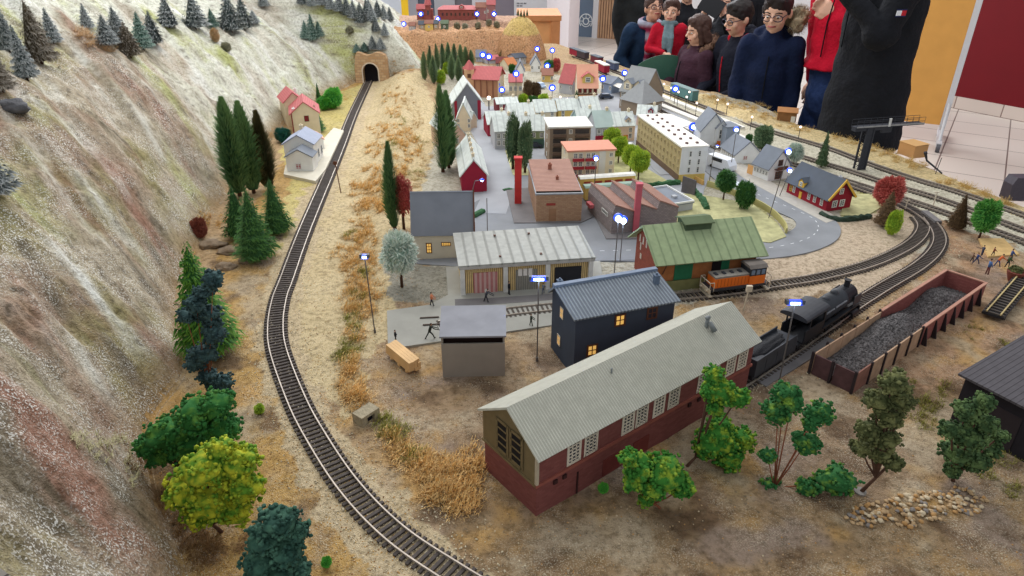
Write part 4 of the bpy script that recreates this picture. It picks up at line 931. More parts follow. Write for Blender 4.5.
# tunnel portal
a, b = P(356, 83), P(389, 82.5); Lp = (b - a).length; ht = hgt(356, 83, 54)
o = thing('tunnel_portal', 'stone tunnel portal with a dark arched mouth at the end of the single track', 'tunnel portal', a, 0)
u0, u1 = P(364, 83).x - a.x, P(379, 83).x - a.x; zt = hgt(371, 83, 63.5); r = (u1 - u0) / 2; uc = (u0 + u1) / 2
arch = [(u1, 0)] + [(uc + r * cos(t * pi / 14), zt - r + r * sin(t * pi / 14)) for t in range(15)] + [(u0, 0)]
mb = MB(); outer = [(Lp, 0), (Lp, ht * .55), (Lp, ht * .8), (Lp * .95, ht * .95)] + [(lerp(Lp * .88, Lp * .1, k / 8), ht * (1 + .05 * sin(k))) for k in range(9)] + [(0.01, ht * .9), (0, ht * .5), (0, 0)]
n = len(arch); outer = (outer + [outer[-1]] * 20)[:n] if len(outer) < n else outer[:n]
for y, fl_ in ((0, 0), (.05, 1)):
    for i in range(n - 1):
        q = [(arch[i][0], y, arch[i][1]), (outer[i][0], y, outer[i][1]), (outer[i + 1][0], y, outer[i + 1][1]), (arch[i + 1][0], y, arch[i + 1][1])]; mb.add(q, [(0, 1, 2, 3) if not fl_ else (3, 2, 1, 0)])
for i in range(n - 1):
    mb.add([(arch[i][0], 0, arch[i][1]), (arch[i + 1][0], 0, arch[i + 1][1]), (arch[i + 1][0], .05, arch[i + 1][1]), (arch[i][0], .05, arch[i][1])], [(0, 1, 2, 3)])
    mb.add([(outer[i][0], 0, outer[i][1]), (outer[i + 1][0], 0, outer[i + 1][1]), (outer[i + 1][0], .05, outer[i + 1][1]), (outer[i][0], .05, outer[i][1])], [(3, 2, 1, 0)])
mb.build('stone_wall', brick_mat('portal_stone', rgb(196, 166, 130), rgb(170, 140, 108), .03, .016, .9, mort=.12, bump=.6, col2=rgb(176, 138, 100)), o)
mb = MB()
for i in range(n - 1):
    c0, c1 = arch[i], arch[i + 1]; f0 = [(uc + (c[0] - uc) * 1.14, c[1] * 1.05) for c in (c0, c1)]
    mb.add([(c0[0], -.004, c0[1]), (f0[0][0], -.004, f0[0][1]), (f0[1][0], -.004, f0[1][1]), (c1[0], -.004, c1[1]), (c0[0], 0, c0[1]), (f0[0][0], 0, f0[0][1]), (f0[1][0], 0, f0[1][1]), (c1[0], 0, c1[1])], [(0, 1, 2, 3), (1, 5, 6, 2), (0, 3, 7, 4)])
mb.build('arch_ring', W_('arch_stone', (206, 192, 176)), o)
mb = MB(); mb.add([(x, .049, z) for x, z in arch] + [(x, .0495, z) for x, z in arch], [tuple(range(n)), tuple(range(n, 2 * n))[::-1]]); mb.build('bore_shade', mat('opening_shade', rgb(30, 26, 34), 1), o)  # flat dark sheet closes the arch, painting the shade of a deeper tunnel
# far cliff, plateau and dome
Yc = P(460, 60).y; h1 = pxh(0, Yc + .1, T, 31); h2 = pxh(0, Yc + .5, T, 19)
def cz(x, y):
    w = .05 * noise.noise(Vector((x * 6, 0, 4))); t = max(0, min(1, (y - Yc - w) / .12)); t = t * t * (3 - 2 * t)
    t2 = max(0, min(1, (y - Yc - .42 - w) / .05)); t2 = t2 * t2 * (3 - 2 * t2)
    q = noise.fractal(Vector((x * 9, y * 9, t * 2)), .9, 2.1, 4)
    return T - .01 + h1 * t + (h2 - h1) * t2 + .03 * q * (t > .02) * (1 - t2 * .6)
x0, x1 = P(388, 60).x - .05, P(516, 60).x + .04; mb = MB(); nx, ny = 170, 70; cols = []
for j in range(ny):
    for i in range(nx):
        x = lerp(x0, x1, i / (nx - 1)); y = Yc - .05 + .9 * (j / (ny - 1)) ** 1.3; mb.v.append((x, y, cz(x, y)))
        n_ = noise.noise(Vector((x * 5, y * 5, 2))); cols.append((206 + 20 * n_, 160 + 18 * n_, 122 + 14 * n_) if y < Yc + .4 else (186, 150, 128))
mb.f = [(j * nx + i, j * nx + i + 1, (j + 1) * nx + i + 1, (j + 1) * nx + i) for j in range(ny - 1) for i in range(nx - 1)]; mb.m = [0] * len(mb.f)
o = mb.build('sandstone_cliff', relief_mat('sandstone', rgb(226, 190, 150), 90, .4, .9, .45), smooth=True); o['kind'] = 'structure'
at = o.data.color_attributes.new('Col', 'FLOAT_COLOR', 'POINT'); at.data.foreach_set('color', [q for c in cols for q in (s2l(c[0]), s2l(c[1]), s2l(c[2]), 1)])
c = P(521, 58); hd = pxh(0, c.y, T, 17); mb = MB(); R0 = .2; cols = []
for j in range(26):
    rr = R0 * j / 25
    for i in range(48):
        a = i * 2 * pi / 48; k = 1 + .18 * noise.noise(Vector((cos(a) * 1.5, sin(a) * 1.5, 3))); t = j / 25
        mb.v.append((rr * k * cos(a), rr * k * sin(a), hd * (1 - t ** 2.2) ** .8 * (1 + .05 * noise.fractal(Vector((cos(a) * rr * 30, sin(a) * rr * 30, 1)), .9, 2.1, 3)) if t < 1 else -.01))
        cols.append((206, 178, 112) if t < .7 else (196, 150, 110))
mb.f = [(j * 48 + i, j * 48 + (i + 1) % 48, (j + 1) * 48 + (i + 1) % 48, (j + 1) * 48 + i)[::-1] for j in range(25) for i in range(48)]; mb.m = [0] * len(mb.f)
o = mb.build('grassy_knoll', bpy.data.materials['sandstone'], smooth=True, loc=c); tag(o, 'rounded yellowish knoll at the right end of the far sandstone cliff', 'hill')
at = o.data.color_attributes.new('Col', 'FLOAT_COLOR', 'POINT'); at.data.foreach_set('color', [q for c_ in cols for q in (s2l(c_[0]), s2l(c_[1]), s2l(c_[2]), 1)])
# things on the cliff
def on_cliff(px, py, back):
    y = Yc + back; q = at_y(px, py, y); return Vector((q.x, y, cz(q.x, y)))
def cw(w_px, y): return w_px * (y * C_ + .5) / F
p = on_cliff(438, 17, .5); w = cw(38, p.y); s = House('fortress', 'long red-brick fortress with a pinkish roof on top of the far cliff', p, p + Vector((w, 0, 0)), .16, .075, brick_mat('fort_brick', rgb(150, 82, 74), rgb(120, 70, 66), .02, .008), z=p.z, world=True); s.hip(.025, Rpk)
s.grid('f', 8, [.04], .012, .02, fr=M_fr_dark); s.dormer(w * .6, .01, .08, .04, .03, .03, W_('fort_dormer', (170, 90, 84)), Rpk)
p = on_cliff(429, 19, .48); o = thing('church', 'red church with a pointed pink spire left of the fortress', 'church', p)
MB().box(-.035, .035, -.03, .03, -.02, .09).build('nave', MATS['fort_brick'], o); MB().box(-.02, .02, -.045, -.01, -.02, .12).build('tower_body', MATS['fort_brick'], o); MB().tube([(0, -.028, .12), (0, -.028, .24)], [.03, .002], 8).build('spire', Rpk, o); MB().box(-.006, .006, -.047, -.045, .05, .08).build('window', M_glass, o)
for px, py, w_, h_, wm, rm, lab in ((417, 18, 8, .08, MATS['fort_brick'], Rpk, 'small red-brick gatehouse left of the spired church'), (476, 17, 10, .09, W_('wall_dusky', (150, 104, 104)), Rbr, 'dusky red house touching the right end of the fortress'), (487, 17, 8, .12, MATS['wall_dusky'], Rpk, 'tall dusky house at the right end of the fortress row')):
    p = on_cliff(px, py, .5); w = cw(w_, p.y); s = House('town_house', lab, p, p + Vector((w, 0, 0)), .08, h_, wm, z=p.z, world=True); s.gable(.03, rm); s.grid('f', 2, [h_ * .6], .012, .018)
for px, py, w_, h_, wm, rm, lab in ((409, 31, 6, .04, Mgy, Rbr, 'little grey hut at the left end of the cliff road'), (419, 31, 6, .04, Mbr, Rdk, 'little dark-roofed hut left of the yellow cottage on the cliff road'), (425, 31, 8, .05, Mye, Rbr, 'yellow cottage with a brown roof on the cliff road'), (434, 31, 4, .045, Mbr, Rdk, 'tiny brown hut right of the yellow cottage on the cliff road'), (441, 31, 7, .045, W_('wall_dark_green', (84, 100, 84)), W_('roof_moss', (104, 118, 96)), 'dark green hut at the right end of the cliff road')):
    p = on_cliff(px, py, .2); w = cw(w_, p.y); s = House('cliff_hut', lab, p, p + Vector((w, 0, 0)), .06, h_, wm, z=p.z, world=True); s.gable(.02, rm); s.grid('f', 1, [h_ * .55], .012, .014)
# far town behind the hall
FAR = [((516, 81), (524, 81), 70, 'gy', .05, 'tiny white gabled house lit by blue lamps behind the brown shrubs', Mwh, Rgy, 'y'), ((531, 72), (540, 72), 64, 'gy', .05, 'white steep-gabled house left of the small yellow house', Mwh, Rgy, 'y'),
 ((542, 82), (553, 82), 75, 'x', .03, 'small yellow house with a dull red roof', Mye, Rbr, 'x'), ((559, 93), (572, 95), 81, 'x', .09, 'grey house with a tall pink roof beside the half-timbered inn', Mgy, Rpk, 'x'),
 ((515, 65), (526, 64), 58, 'x', .02, 'dark grey-roofed shed under the knoll', Mgy, Rdk, 'x'), ((496, 67), (508, 67), 63, 'x', .03, 'low house with a dark red roof behind the pink-roofed hall', Mbr, W_('roof_maroon', (112, 56, 56)), 'x'),
 ((508, 70), (517, 69), 65, 'x', .035, 'small house with an orange roof behind the pink-roofed hall', Mcr, W_('roof_orange', (196, 124, 78)), 'x'), ((487, 64), (500, 63), 60, 'x', .02, 'low shed with a pinkish roof behind the bell tower', Mgy, Rpk, 'x'),
 ((476, 62), (486, 62), 57, 'x', .04, 'grey-blue roofed house behind the bell tower', Mgy, Rgy, 'x'), ((601, 92), (611, 94), 82, 'x', .03, 'pale blue-grey house between the inn and the grey-roofed station', W_('wall_pale_blue', (150, 166, 190)), Rgy, 'x')]
for A_, B_, ey, _, rise, lab, wm, rm, ax in FAR:
    hw = H_(A_, ey); s = House('town_house', lab, A_, B_, .11, hw, wm); s.gable(rise, rm, axis=ax, over=.008); s.grid('f', 2, [hw * .55], .014, .02)
A_, B_ = (577, 102), (597, 102); hw = H_(A_, 86)
s = House('half_timbered_inn', 'half-timbered inn with a salmon roof, round-topped dormer and orange ground floor', A_, B_, .16, hw, Mcr)
s.gable(.10, W_('roof_salmon_deep', (214, 158, 134)), over=.012); s.grid('f', 4, [hw * .72], .016, .022, fr=M_fr_dark, gl=Mcm); s.panel('f', 0, s.L, 0, hw * .45, W_('inn_orange', (206, 144, 92)), 'ground_floor', .003); s.dormer(s.L * .5, .008, hw + .01, .06, .06, .06, Mye, Rpk); s.panel('f', 0, s.L, hw * .47, hw * .53, M_fr_dark, 'timber_band', .004)
for k in (.05, .3, .55, .8): mb = MB(); mb.tube([(s.L * k, -.004, hw * .55), (s.L * (k + .12), -.004, hw * .95)], .002, 4); mb.build('timber_brace', M_fr_dark, s.t)
A_, B_ = (619, 108), (642, 113); hw = H_(A_, 89)
s = House('station_building', 'grey-roofed brown station building beside the platforms', A_, B_, .17, hw, W_('station_brown', (146, 130, 112)))
s.gable(.11, mat('roof_station', rgb(146, 148, 150), .8, .05), over=.01); s.grid('f', 4, [hw * .3, hw * .7], .016, .03); s.dormer(s.L * .3, .0, hw, .05, .06, .05, Mcr, Rgy); s.dormer(s.L * .75, .0, hw, .05, .06, .05, Mcr, Rgy); s.chimney(s.L * .5, s.d * .5, hw + .08, .012, .02)
A_, B_ = (641, 117), (661, 113); hw = H_(A_, 104)
s = House('station_building', 'square station pavilion with a steep grey pyramid roof', A_, B_, .15, hw, MATS['station_brown']); s.hip(.10, MATS['roof_station'], over=.012, inset=.95); s.grid('f', 3, [hw * .5], .016, .03)
# platforms and canopies
def strip(name, label, pa, pb, w, h, m, cat='platform', z=0):
    a, b = P(*pa), P(*pb); d_ = b - a; o = MB().box(0, d_.length, -w / 2, w / 2, z, z + h).build(name, m, loc=a, rz=atan2(d_.y, d_.x)); tag(o, label, cat); return o
Mpl = mat('platform_white', rgb(226, 222, 214), .8, .05, 20)
def mid(i, j, t): a, b = YD[i][t], YD[j][t]; return ((a[0] + b[0]) / 2, (a[1] + b[1]) / 2)
strip('platform', 'white platform strip between the outer two straight lines', (640, 88), (742, 129), .035, .010, Mpl)
strip('platform', 'white platform strip between the second and third straight lines', (648, 101), (790, 158), .04, .010, Mpl)
strip('platform', 'white platform strip nearest the grey-roofed station', (650, 112), (728, 148), .04, .010, Mpl)
for lab, pa, pb, w_, z_ in (('white platform canopy with posts in front of the station pavilion', (662, 126), (690, 138), .09, .055), ('smaller white canopy further along the platform by the twin-gabled house', (693, 136), (708, 142), .07, .045), ('white canopy roof left of the station building', (606, 88), (628, 98), .07, .05)):
    a, b = P(*pa), P(*pb); d_ = b - a; o = thing('platform_canopy', lab, 'canopy', a, atan2(d_.y, d_.x)); l_ = d_.length
    mb = MB(); mb.slab((0, -w_ / 2, z_), (l_, -w_ / 2, z_), (l_, 0, z_ + .008), (0, 0, z_ + .008), .003); mb.slab((0, 0, z_ + .008), (l_, 0, z_ + .008), (l_, w_ / 2, z_), (0, w_ / 2, z_), .003); mb.build('roof', Mpl, o)
    for k in range(4): MB().tube([(l_ * (.05 + .3 * k), 0, 0), (l_ * (.05 + .3 * k), 0, z_)], .0025, 6).build('post', Mgy, o)
# garden walls and hedges
def hedge(label, pts, w, h, m, name='hedge', cat='hedge'):
    cl = catmull([P(*p) for p in pts], .012); mb = MB(); o0 = cl[0]; k = 6; rnd = random.Random(len(pts))
    for i, p in enumerate(cl):
        d_ = (cl[min(i + 1, len(cl) - 1)] - cl[max(i - 1, 0)]).normalized(); n_ = Vector((-d_.y, d_.x, 0))
        for (u, v) in ((-.5, -.05), (-.55, .6), (-.35, 1), (.35, 1), (.55, .6), (.5, -.05)):
            j = 1 + (rnd.uniform(-.2, .2) if name == 'hedge' else 0); mb.v.append(tuple(p - o0 + n_ * u * w * j + Vector((0, 0, h * v * j))))
        if i: mb.f += [(6 * (i - 1) + q, 6 * i + q, 6 * i + q + 1, 6 * (i - 1) + q + 1)[::-1] for q in range(5)]
    mb.f += [(0, 1, 2, 3, 4, 5), tuple(6 * (len(cl) - 1) + q for q in range(6))[::-1]]; mb.m = [0] * len(mb.f)
    return tag(mb.build(name, m, loc=o0, smooth=False), label, cat)
Mhg = mat('hedge_green', rgb(56, 96, 62), .95, .35, 120, .8, 500); Mhd = mat('hedge_dark', rgb(50, 66, 54), .95, .3, 120, .8, 500)
hedge('green hedge running behind the flat-roofed grey workshop', [(644, 187), (660, 186), (680, 184)], .02, .016, Mhg)
hedge('green hedge curving down the left edge of the garden lawn', [(694, 193), (702, 202), (707, 212)], .02, .018, Mhg)
hedge('dark low hedge in front of the crimson villa', [(820, 215), (838, 221), (872, 218)], .016, .014, Mhd)
hedge('short green hedge at the yard corner beneath the crimson-ended terrace', [(503, 191), (514, 190)], .012, .008, Mhg)
hedge('green rolled tarpaulin roll beside the steep grey-roofed house', [(473, 218), (484, 212)], .02, .014, Mhg, 'tarpaulin_roll', 'roll')
hedge('olive garden wall along the bend of the road', [(707, 186), (730, 194), (752, 203), (772, 215), (784, 228), (786, 236)], .006, .022, W_('garden_wall', (176, 168, 112)), 'garden_wall', 'wall')
for i, (pts, lab) in enumerate((([(688, 178), (704, 186)], 'short orange-tan wall beside the end of the long apartment block'),)):
    hedge(lab, pts, .006, .02, W_('garden_wall_orange', (206, 164, 98)), 'garden_wall', 'wall')
# ---------------------------------------------------------------- vegetation
def blade_mesh(name, blades, mats, core=None):
    vs = []; fs = []; at = []; mi = []
    for b, t, w in blades:
        d = (t - b); s = d.cross(Vector((.3, .5, .8))); s = s.normalized() * w if s.length > 1e-6 else Vector((w, 0, 0)); o = len(vs)
        vs += [tuple(b + s), tuple(b - s), tuple(t)]; fs.append((o, o + 1, o + 2)); at += [0, 0, 1]; mi.append(0)
    if core:
        o = len(vs); vs += [tuple(v) for v in core.v]; fs += [tuple(i + o for i in f) for f in core.f]; at += [0] * len(core.v); mi += [0] * len(core.f)
    me = bpy.data.meshes.new(name); me.from_pydata(vs, [], fs); a_ = me.attributes.new('tip', 'FLOAT', 'POINT'); a_.data.foreach_set('value', at)
    me.materials.append(mats); return me
def rv(r): return Vector((r.uniform(-1, 1), r.uniform(-1, 1), r.uniform(-1, 1)))
def t_conifer(seed, R=.27, n=1900, m=None, droop=.05, wd=.011):
    r = random.Random(seed); bl = []
    for i in range(n):
        t = 1 - r.random() ** .55; z = .07 + .93 * t; ring_ = .82 + .18 * sin(z * 55); rr = R * (1 - t) ** .85 * ring_ + .01; a = r.uniform(0, 6.283); k = r.uniform(.35, .95)
        b = Vector((cos(a) * rr * k, sin(a) * rr * k, z + .02)); a2 = a + r.uniform(-.35, .35); q = min(1.12, k + r.uniform(.25, .45))
        bl.append((b, Vector((cos(a2) * rr * q, sin(a2) * rr * q, z - droop * (1 - t) + r.uniform(-.02, .035))), wd))
    core = MB(); core.tube([(0, 0, .06), (0, 0, .12), (0, 0, .97)], [R * .45, R * .62, .004], 9); return blade_mesh('crown', bl, m, core)
def t_poplar(seed, R=.085, n=1900, m=None, base=.06):
    r = random.Random(seed); bl = []
    prof = lambda t: R * (sin(pi * min(1, t * .93 + .07) ** .75) * .9 + .08)
    for i in range(n):
        t = r.random(); z = base + (1 - base) * t; rr = prof(t); a = r.uniform(0, 6.283); k = r.uniform(.3, .9)
        b = Vector((cos(a) * rr * k, sin(a) * rr * k, z - .02)); sp = r.uniform(.3, 1.25); bl.append((b, Vector((cos(a) * rr * (k + sp), sin(a) * rr * (k + sp), min(1.03, z + r.uniform(.03, .09)))), .0055))
    core = MB(); core.tube([(0, 0, base + (1 - base) * k / 8) for k in range(9)], [max(.003, prof(k / 8) * .45) for k in range(9)], 8); return blade_mesh('crown', bl, m, core)
def t_round(seed, n=2200, m=None, rx=.5, rz=.5, L=.14, wd=.026, up=.1):
    """unit crown, centre at the origin"""
    r = random.Random(seed); bl = []
    for i in range(n):
        d = rv(r).normalized(); k = r.uniform(.68, .95) * (1 + .25 * noise.noise(d * 2 + Vector((seed, 0, 0)))); b = Vector((d.x * rx * k, d.y * rx * k, d.z * rz * k))
        bl.append((b, b + (d * .8 + rv(r) * .7 + Vector((0, 0, up))).normalized() * L, wd))
    core = MB(); core.ball((0, 0, 0), (rx * .74, rx * .74, rz * .74), 3); return blade_mesh('crown', bl, m, core)
def foam(clumps, seed, sub=4, k=3.2, flat=.9):
    vs = []; fs = []; iv, if_ = ico(sub); rnd = random.Random(seed)
    for c, r in clumps:
        o = len(vs); off = rv(rnd) * 20; st = Vector((rnd.uniform(.85, 1.15), rnd.uniform(.85, 1.15), rnd.uniform(.75, 1.0)))
        for v in iv:
            q = v * k + off; d = .80 + .34 * noise.noise(v * 1.3 + off) + .34 * (.55 - noise.voronoi(q)[0][0]) + .16 * (.5 - noise.voronoi(q * 2.3)[0][0])
            vs.append(tuple(c + Vector((v.x * st.x, v.y * st.y, v.z * st.z)) * r * d))
        fs += [tuple(i + o for i in f) for f in if_]
    me = bpy.data.meshes.new('crown'); me.from_pydata(vs, [], fs); me.polygons.foreach_set('use_smooth', [True] * len(fs)); return me
def tuft_foam(clumps, seed):
    """crowns of shredded foam: many little uneven lumps over a ragged heart"""
    vs = []; fs = []; iv, if_ = ico(2); i3, f3 = ico(3); rnd = random.Random(seed)
    for c, r in clumps:
        off = rv(rnd) * 20; st = Vector((rnd.uniform(.9, 1.15), rnd.uniform(.9, 1.15), rnd.uniform(.72, .95))); o = len(vs)
        for v in i3:
            q = Vector((v.x * st.x, v.y * st.y, v.z * st.z)) * r * (.72 + .35 * noise.noise(v * 1.6 + off)); vs.append(tuple(c + q))
        fs += [tuple(i + o for i in f) for f in f3]
        for j in range(int(80 + r * 2600)):
            d = rv(rnd).normalized(); q = Vector((d.x * st.x, d.y * st.y, d.z * st.z)) * r * (.80 + .42 * noise.noise(d * 1.6 + off) + rnd.uniform(-.08, .12)); s = rnd.uniform(.0014, .0030) * (1 + r * 12); o = len(vs); o2 = rv(rnd) * 9
            e = Vector((rnd.uniform(.6, 1.3), rnd.uniform(.6, 1.3), rnd.uniform(.6, 1.2)))
            for v in iv: vs.append(tuple(c + q + Vector((v.x * e.x, v.y * e.y, v.z * e.z)) * s * (.9 + .5 * noise.noise(v * 1.8 + o2))))
            fs += [tuple(i + o for i in f) for f in if_]
    me = bpy.data.meshes.new('crown'); me.from_pydata(vs, [], fs); me.polygons.foreach_set('use_smooth', [True] * len(fs)); return me
def two(name, a, b, sc=18, lo=.45, hi=.6, rough=.9):
    if name in MATS: return MATS[name]
    m = mat(name, rgb(*a), rough, 0, sc, .8, 900); r = [n for n in m.node_tree.nodes if n.type == 'VALTORGB'][0]
    r.color_ramp.elements[0].color = rgb(*a); r.color_ramp.elements[1].color = rgb(*b); r.color_ramp.elements[0].position = lo; r.color_ramp.elements[1].position = hi; return m
Mtrunk = mat('bark_brown', rgb(84, 58, 44), .9, .2, 90); Mtr_red = mat('bark_red', rgb(130, 76, 52), .9, .2, 90)
Fgy = two('foam_green_yellow', (56, 118, 40), (160, 178, 52), 60, .48, .70); Fg = two('foam_green', (48, 108, 50), (96, 142, 56), 50, .5, .7); Fyl = two('foam_yellow', (92, 136, 36), (190, 190, 48), 55, .40, .62)
Fdk = two('foam_blue_green', (44, 78, 66), (72, 110, 90), 50); Fol = two('foam_olive', (70, 76, 42), (112, 114, 70), 60); Fdg = two('foam_dark_green', (54, 78, 44), (92, 114, 66), 60); Fdb = two('foam_slate_green', (44, 66, 68), (70, 96, 96), 60); Ftr = two('foam_leaf_green', (44, 100, 50), (128, 160, 58), 60, .52, .72)
def foam_tree(label, base, clumps, m, trunk=True, bark=Mtrunk, name='tree', tw=.0022, k=3.0, disc=False, seed=None, depth=.012, limbs=None):
    b = hit(*base); rnd = random.Random(seed or int(base[0])); o = thing(name, label, 'tree', b); cl = []
    for c in clumps:
        q = at_y(c[0], c[1], b.y + rnd.uniform(-depth, depth)); cl.append((q - b, c[2] / scl(q)))
    me = tuft_foam(cl, int(base[0])); me.materials.append(m); link('crown', me, o)
    if trunk:
        lo = sorted(cl, key=lambda c: (c[0]).length)
        fork = lo[0][0] * .5; mb = MB(); mb.tube([(0, 0, -.004), fork * .5 + Vector((.001, 0, 0)), lo[0][0]], [tw * 1.3, tw, tw * .7], 7); mb.build('trunk', bark, o, True)
        for c, r in lo[1:]: MB().tube([fork, fork.lerp(c, .5) + Vector((0, 0, -.004)), c], [tw * .8, tw * .6, tw * .4], 6).build('branch', bark, o, True)
    if disc: MB().tube([(0, 0, -.002), (0, 0, .003)], .010, 16).build('base_disc', mat('base_grey', rgb(140, 134, 128), .9), o)
    return o
foam_tree('bright green bushy tree right at the near end of the brown engine shed', (661, 508), [(640, 468, 21), (664, 474, 23), (628, 458, 10), (654, 488, 15), (683, 487, 14), (632, 482, 11), (646, 500, 8)], Fgy, bark=Mtr_red)
foam_tree('tall bright green tree with two crowns leaning against the long side of the engine shed', (686, 466), [(714, 374, 12), (719, 391, 17), (738, 398, 14), (708, 390, 9), (720, 425, 12), (718, 440, 24), (742, 440, 16), (705, 448, 15), (728, 456, 18), (715, 408, 8)], Fgy, tw=.0026)
foam_tree('spindly tree with several separate dark green clumps in front of the coal bunker', (779, 487), [(785, 392, 13), (778, 411, 18), (792, 402, 12), (818, 413, 15), (806, 443, 16), (810, 424, 8), (837, 480, 20), (807, 488, 12), (770, 488, 13), (768, 455, 9)], Ftr, bark=Mtr_red, tw=.0018)
foam_tree('dark olive tree on a small grey disc base in front of the coal bunker corner', (860, 492), [(893, 382, 17), (877, 400, 14), (901, 398, 14), (890, 416, 14), (868, 430, 14), (886, 438, 16), (861, 448, 11), (880, 452, 15), (892, 462, 11), (905, 400, 9)], Fol, disc=True, tw=.003)
foam_tree('dark green tree in front of the black-walled shed at the right', (953, 481), [(984, 402, 12), (966, 410, 15), (984, 422, 15), (952, 430, 12), (970, 436, 17), (988, 446, 14), (956, 452, 16), (976, 460, 16), (952, 470, 9), (1000, 436, 8)], Fdg, tw=.003)
foam_tree('large mid-green tree at the foot of the rock slope, behind the yellow-green one', (192, 478), [(168, 434, 24), (198, 414, 24), (216, 404, 18), (190, 442, 26), (148, 446, 14), (224, 428, 20), (160, 455, 16), (210, 450, 20)], Fg, tw=.003)
foam_tree('yellow-green bushy tree standing in front of the large mid-green one', (222, 532), [(238, 462, 26), (206, 468, 26), (186, 490, 22), (212, 502, 26), (246, 486, 22), (222, 450, 16), (176, 496, 14), (235, 510, 18), (200, 516, 18)], Fyl, tw=.003)
foam_tree('dark blue-green bush cut by the lower edge, left of the curved track', (275, 596), [(280, 520, 22), (296, 532, 14), (264, 538, 18), (286, 552, 22), (262, 562, 20), (280, 576, 24), (300, 572, 14)], Fdk, tw=.003, trunk=True)
foam_tree('slender blue-green tree with bent red trunk at the foot of the rock slope', (201, 399), [(213, 280, 12), (204, 292, 11), (196, 304, 12), (186, 316, 10), (208, 314, 14), (214, 333, 15), (203, 354, 14), (196, 362, 12), (208, 376, 11), (222, 382, 11), (214, 384, 10)], Fdb, bark=Mtr_red, tw=.0016)
# blade trees
G_fir = attr_mat('fir_frosted', rgb(66, 78, 78), rgb(214, 218, 218)); G_firb = attr_mat('fir_brown_frost', rgb(88, 78, 62), rgb(200, 192, 180)); G_fg = attr_mat('fir_green', rgb(46, 86, 48), rgb(96, 144, 66)); G_fb = attr_mat('fir_green_bright', rgb(46, 96, 40), rgb(110, 158, 44)); G_br = attr_mat('fir_brown', rgb(78, 60, 40), rgb(120, 92, 58))
G_pop = attr_mat('poplar_green', rgb(54, 94, 60), rgb(116, 150, 90)); G_popl = attr_mat('poplar_far', rgb(96, 122, 92), rgb(134, 156, 110)); G_lime = attr_mat('leaf_lime', rgb(110, 150, 40), rgb(190, 206, 60)); G_leaf = attr_mat('leaf_green', rgb(44, 92, 48), rgb(88, 136, 62)); G_dk = attr_mat('leaf_dark', rgb(66, 92, 62), rgb(126, 146, 104))
G_wht = attr_mat('leaf_white', rgb(150, 174, 160), rgb(238, 240, 228)); G_red = attr_mat('leaf_red', rgb(158, 62, 56), rgb(206, 112, 100)); G_teal = attr_mat('leaf_teal', rgb(30, 84, 80), rgb(60, 130, 112)); G_grn = attr_mat('leaf_vivid', rgb(40, 130, 50), rgb(110, 190, 60)); G_rb = attr_mat('leaf_rust', rgb(110, 52, 44), rgb(150, 84, 60)); G_gry = attr_mat('shrub_grey', rgb(130, 130, 110), rgb(190, 186, 160)); G_str = attr_mat('straw_shrub', rgb(176, 144, 106), rgb(214, 184, 144))
TM = {}
def tmpl(kind, m, seed=1):
    key = (kind, m.name, seed)
    if key not in TM:
        TM[key] = {'fir': lambda: t_conifer(seed, m=m), 'wide': lambda: t_conifer(seed, R=.40, m=m, n=2200, droop=.02), 'pop': lambda: t_poplar(seed, m=m), 'poptall': lambda: t_poplar(seed, R=.06, m=m, n=2600), 'round': lambda: t_round(seed, m=m), 'oval': lambda: t_round(seed, m=m, rx=.36, n=1800, L=.10, wd=.022)}[kind]()
    return TM[key]
def tree(kind, m, label, base, top, seed=1, rpx=None, group=None, cat='tree', name='tree', crown_lo=None, pos=None, lean=None):
    b = pos or hit(*base); h = max(.01, pxh(b.x, b.y, b.z, top)) if top is not None else .05
    o = thing(name, label, cat, b, random.Random(seed * 7 + int(base[0])).uniform(0, 6), group)
    me = tmpl(kind, m, seed); c = link('crown', me, o)
    if kind in ('round', 'oval'):
        lo = h * (.36 if crown_lo is None else crown_lo); hh = h - lo; c.location = (0, 0, lo + hh / 2); rr = (rpx / scl(b)) * 2 if rpx else hh
        c.scale = (rr / (1 if kind == 'round' else .72), rr / (1 if kind == 'round' else .72), hh)
        if lo > .003: MB().tube([(0, 0, -.004), (0, 0, lo + hh * .4)], [h * .028, h * .018], 7).build('trunk', Mtrunk, o, True)
    else:
        rr = (rpx / scl(b)) / {'fir': .27, 'wide': .40, 'pop': .085, 'poptall': .06}[kind] if rpx else h; c.scale = (rr, rr, h)
        MB().tube([(0, 0, -.004), (0, 0, h * .5)], [h * .022, h * .012], 7).build('trunk', Mtrunk, o, True)
    if lean: o.rotation_euler = (0, radians(lean), 0)
    return o
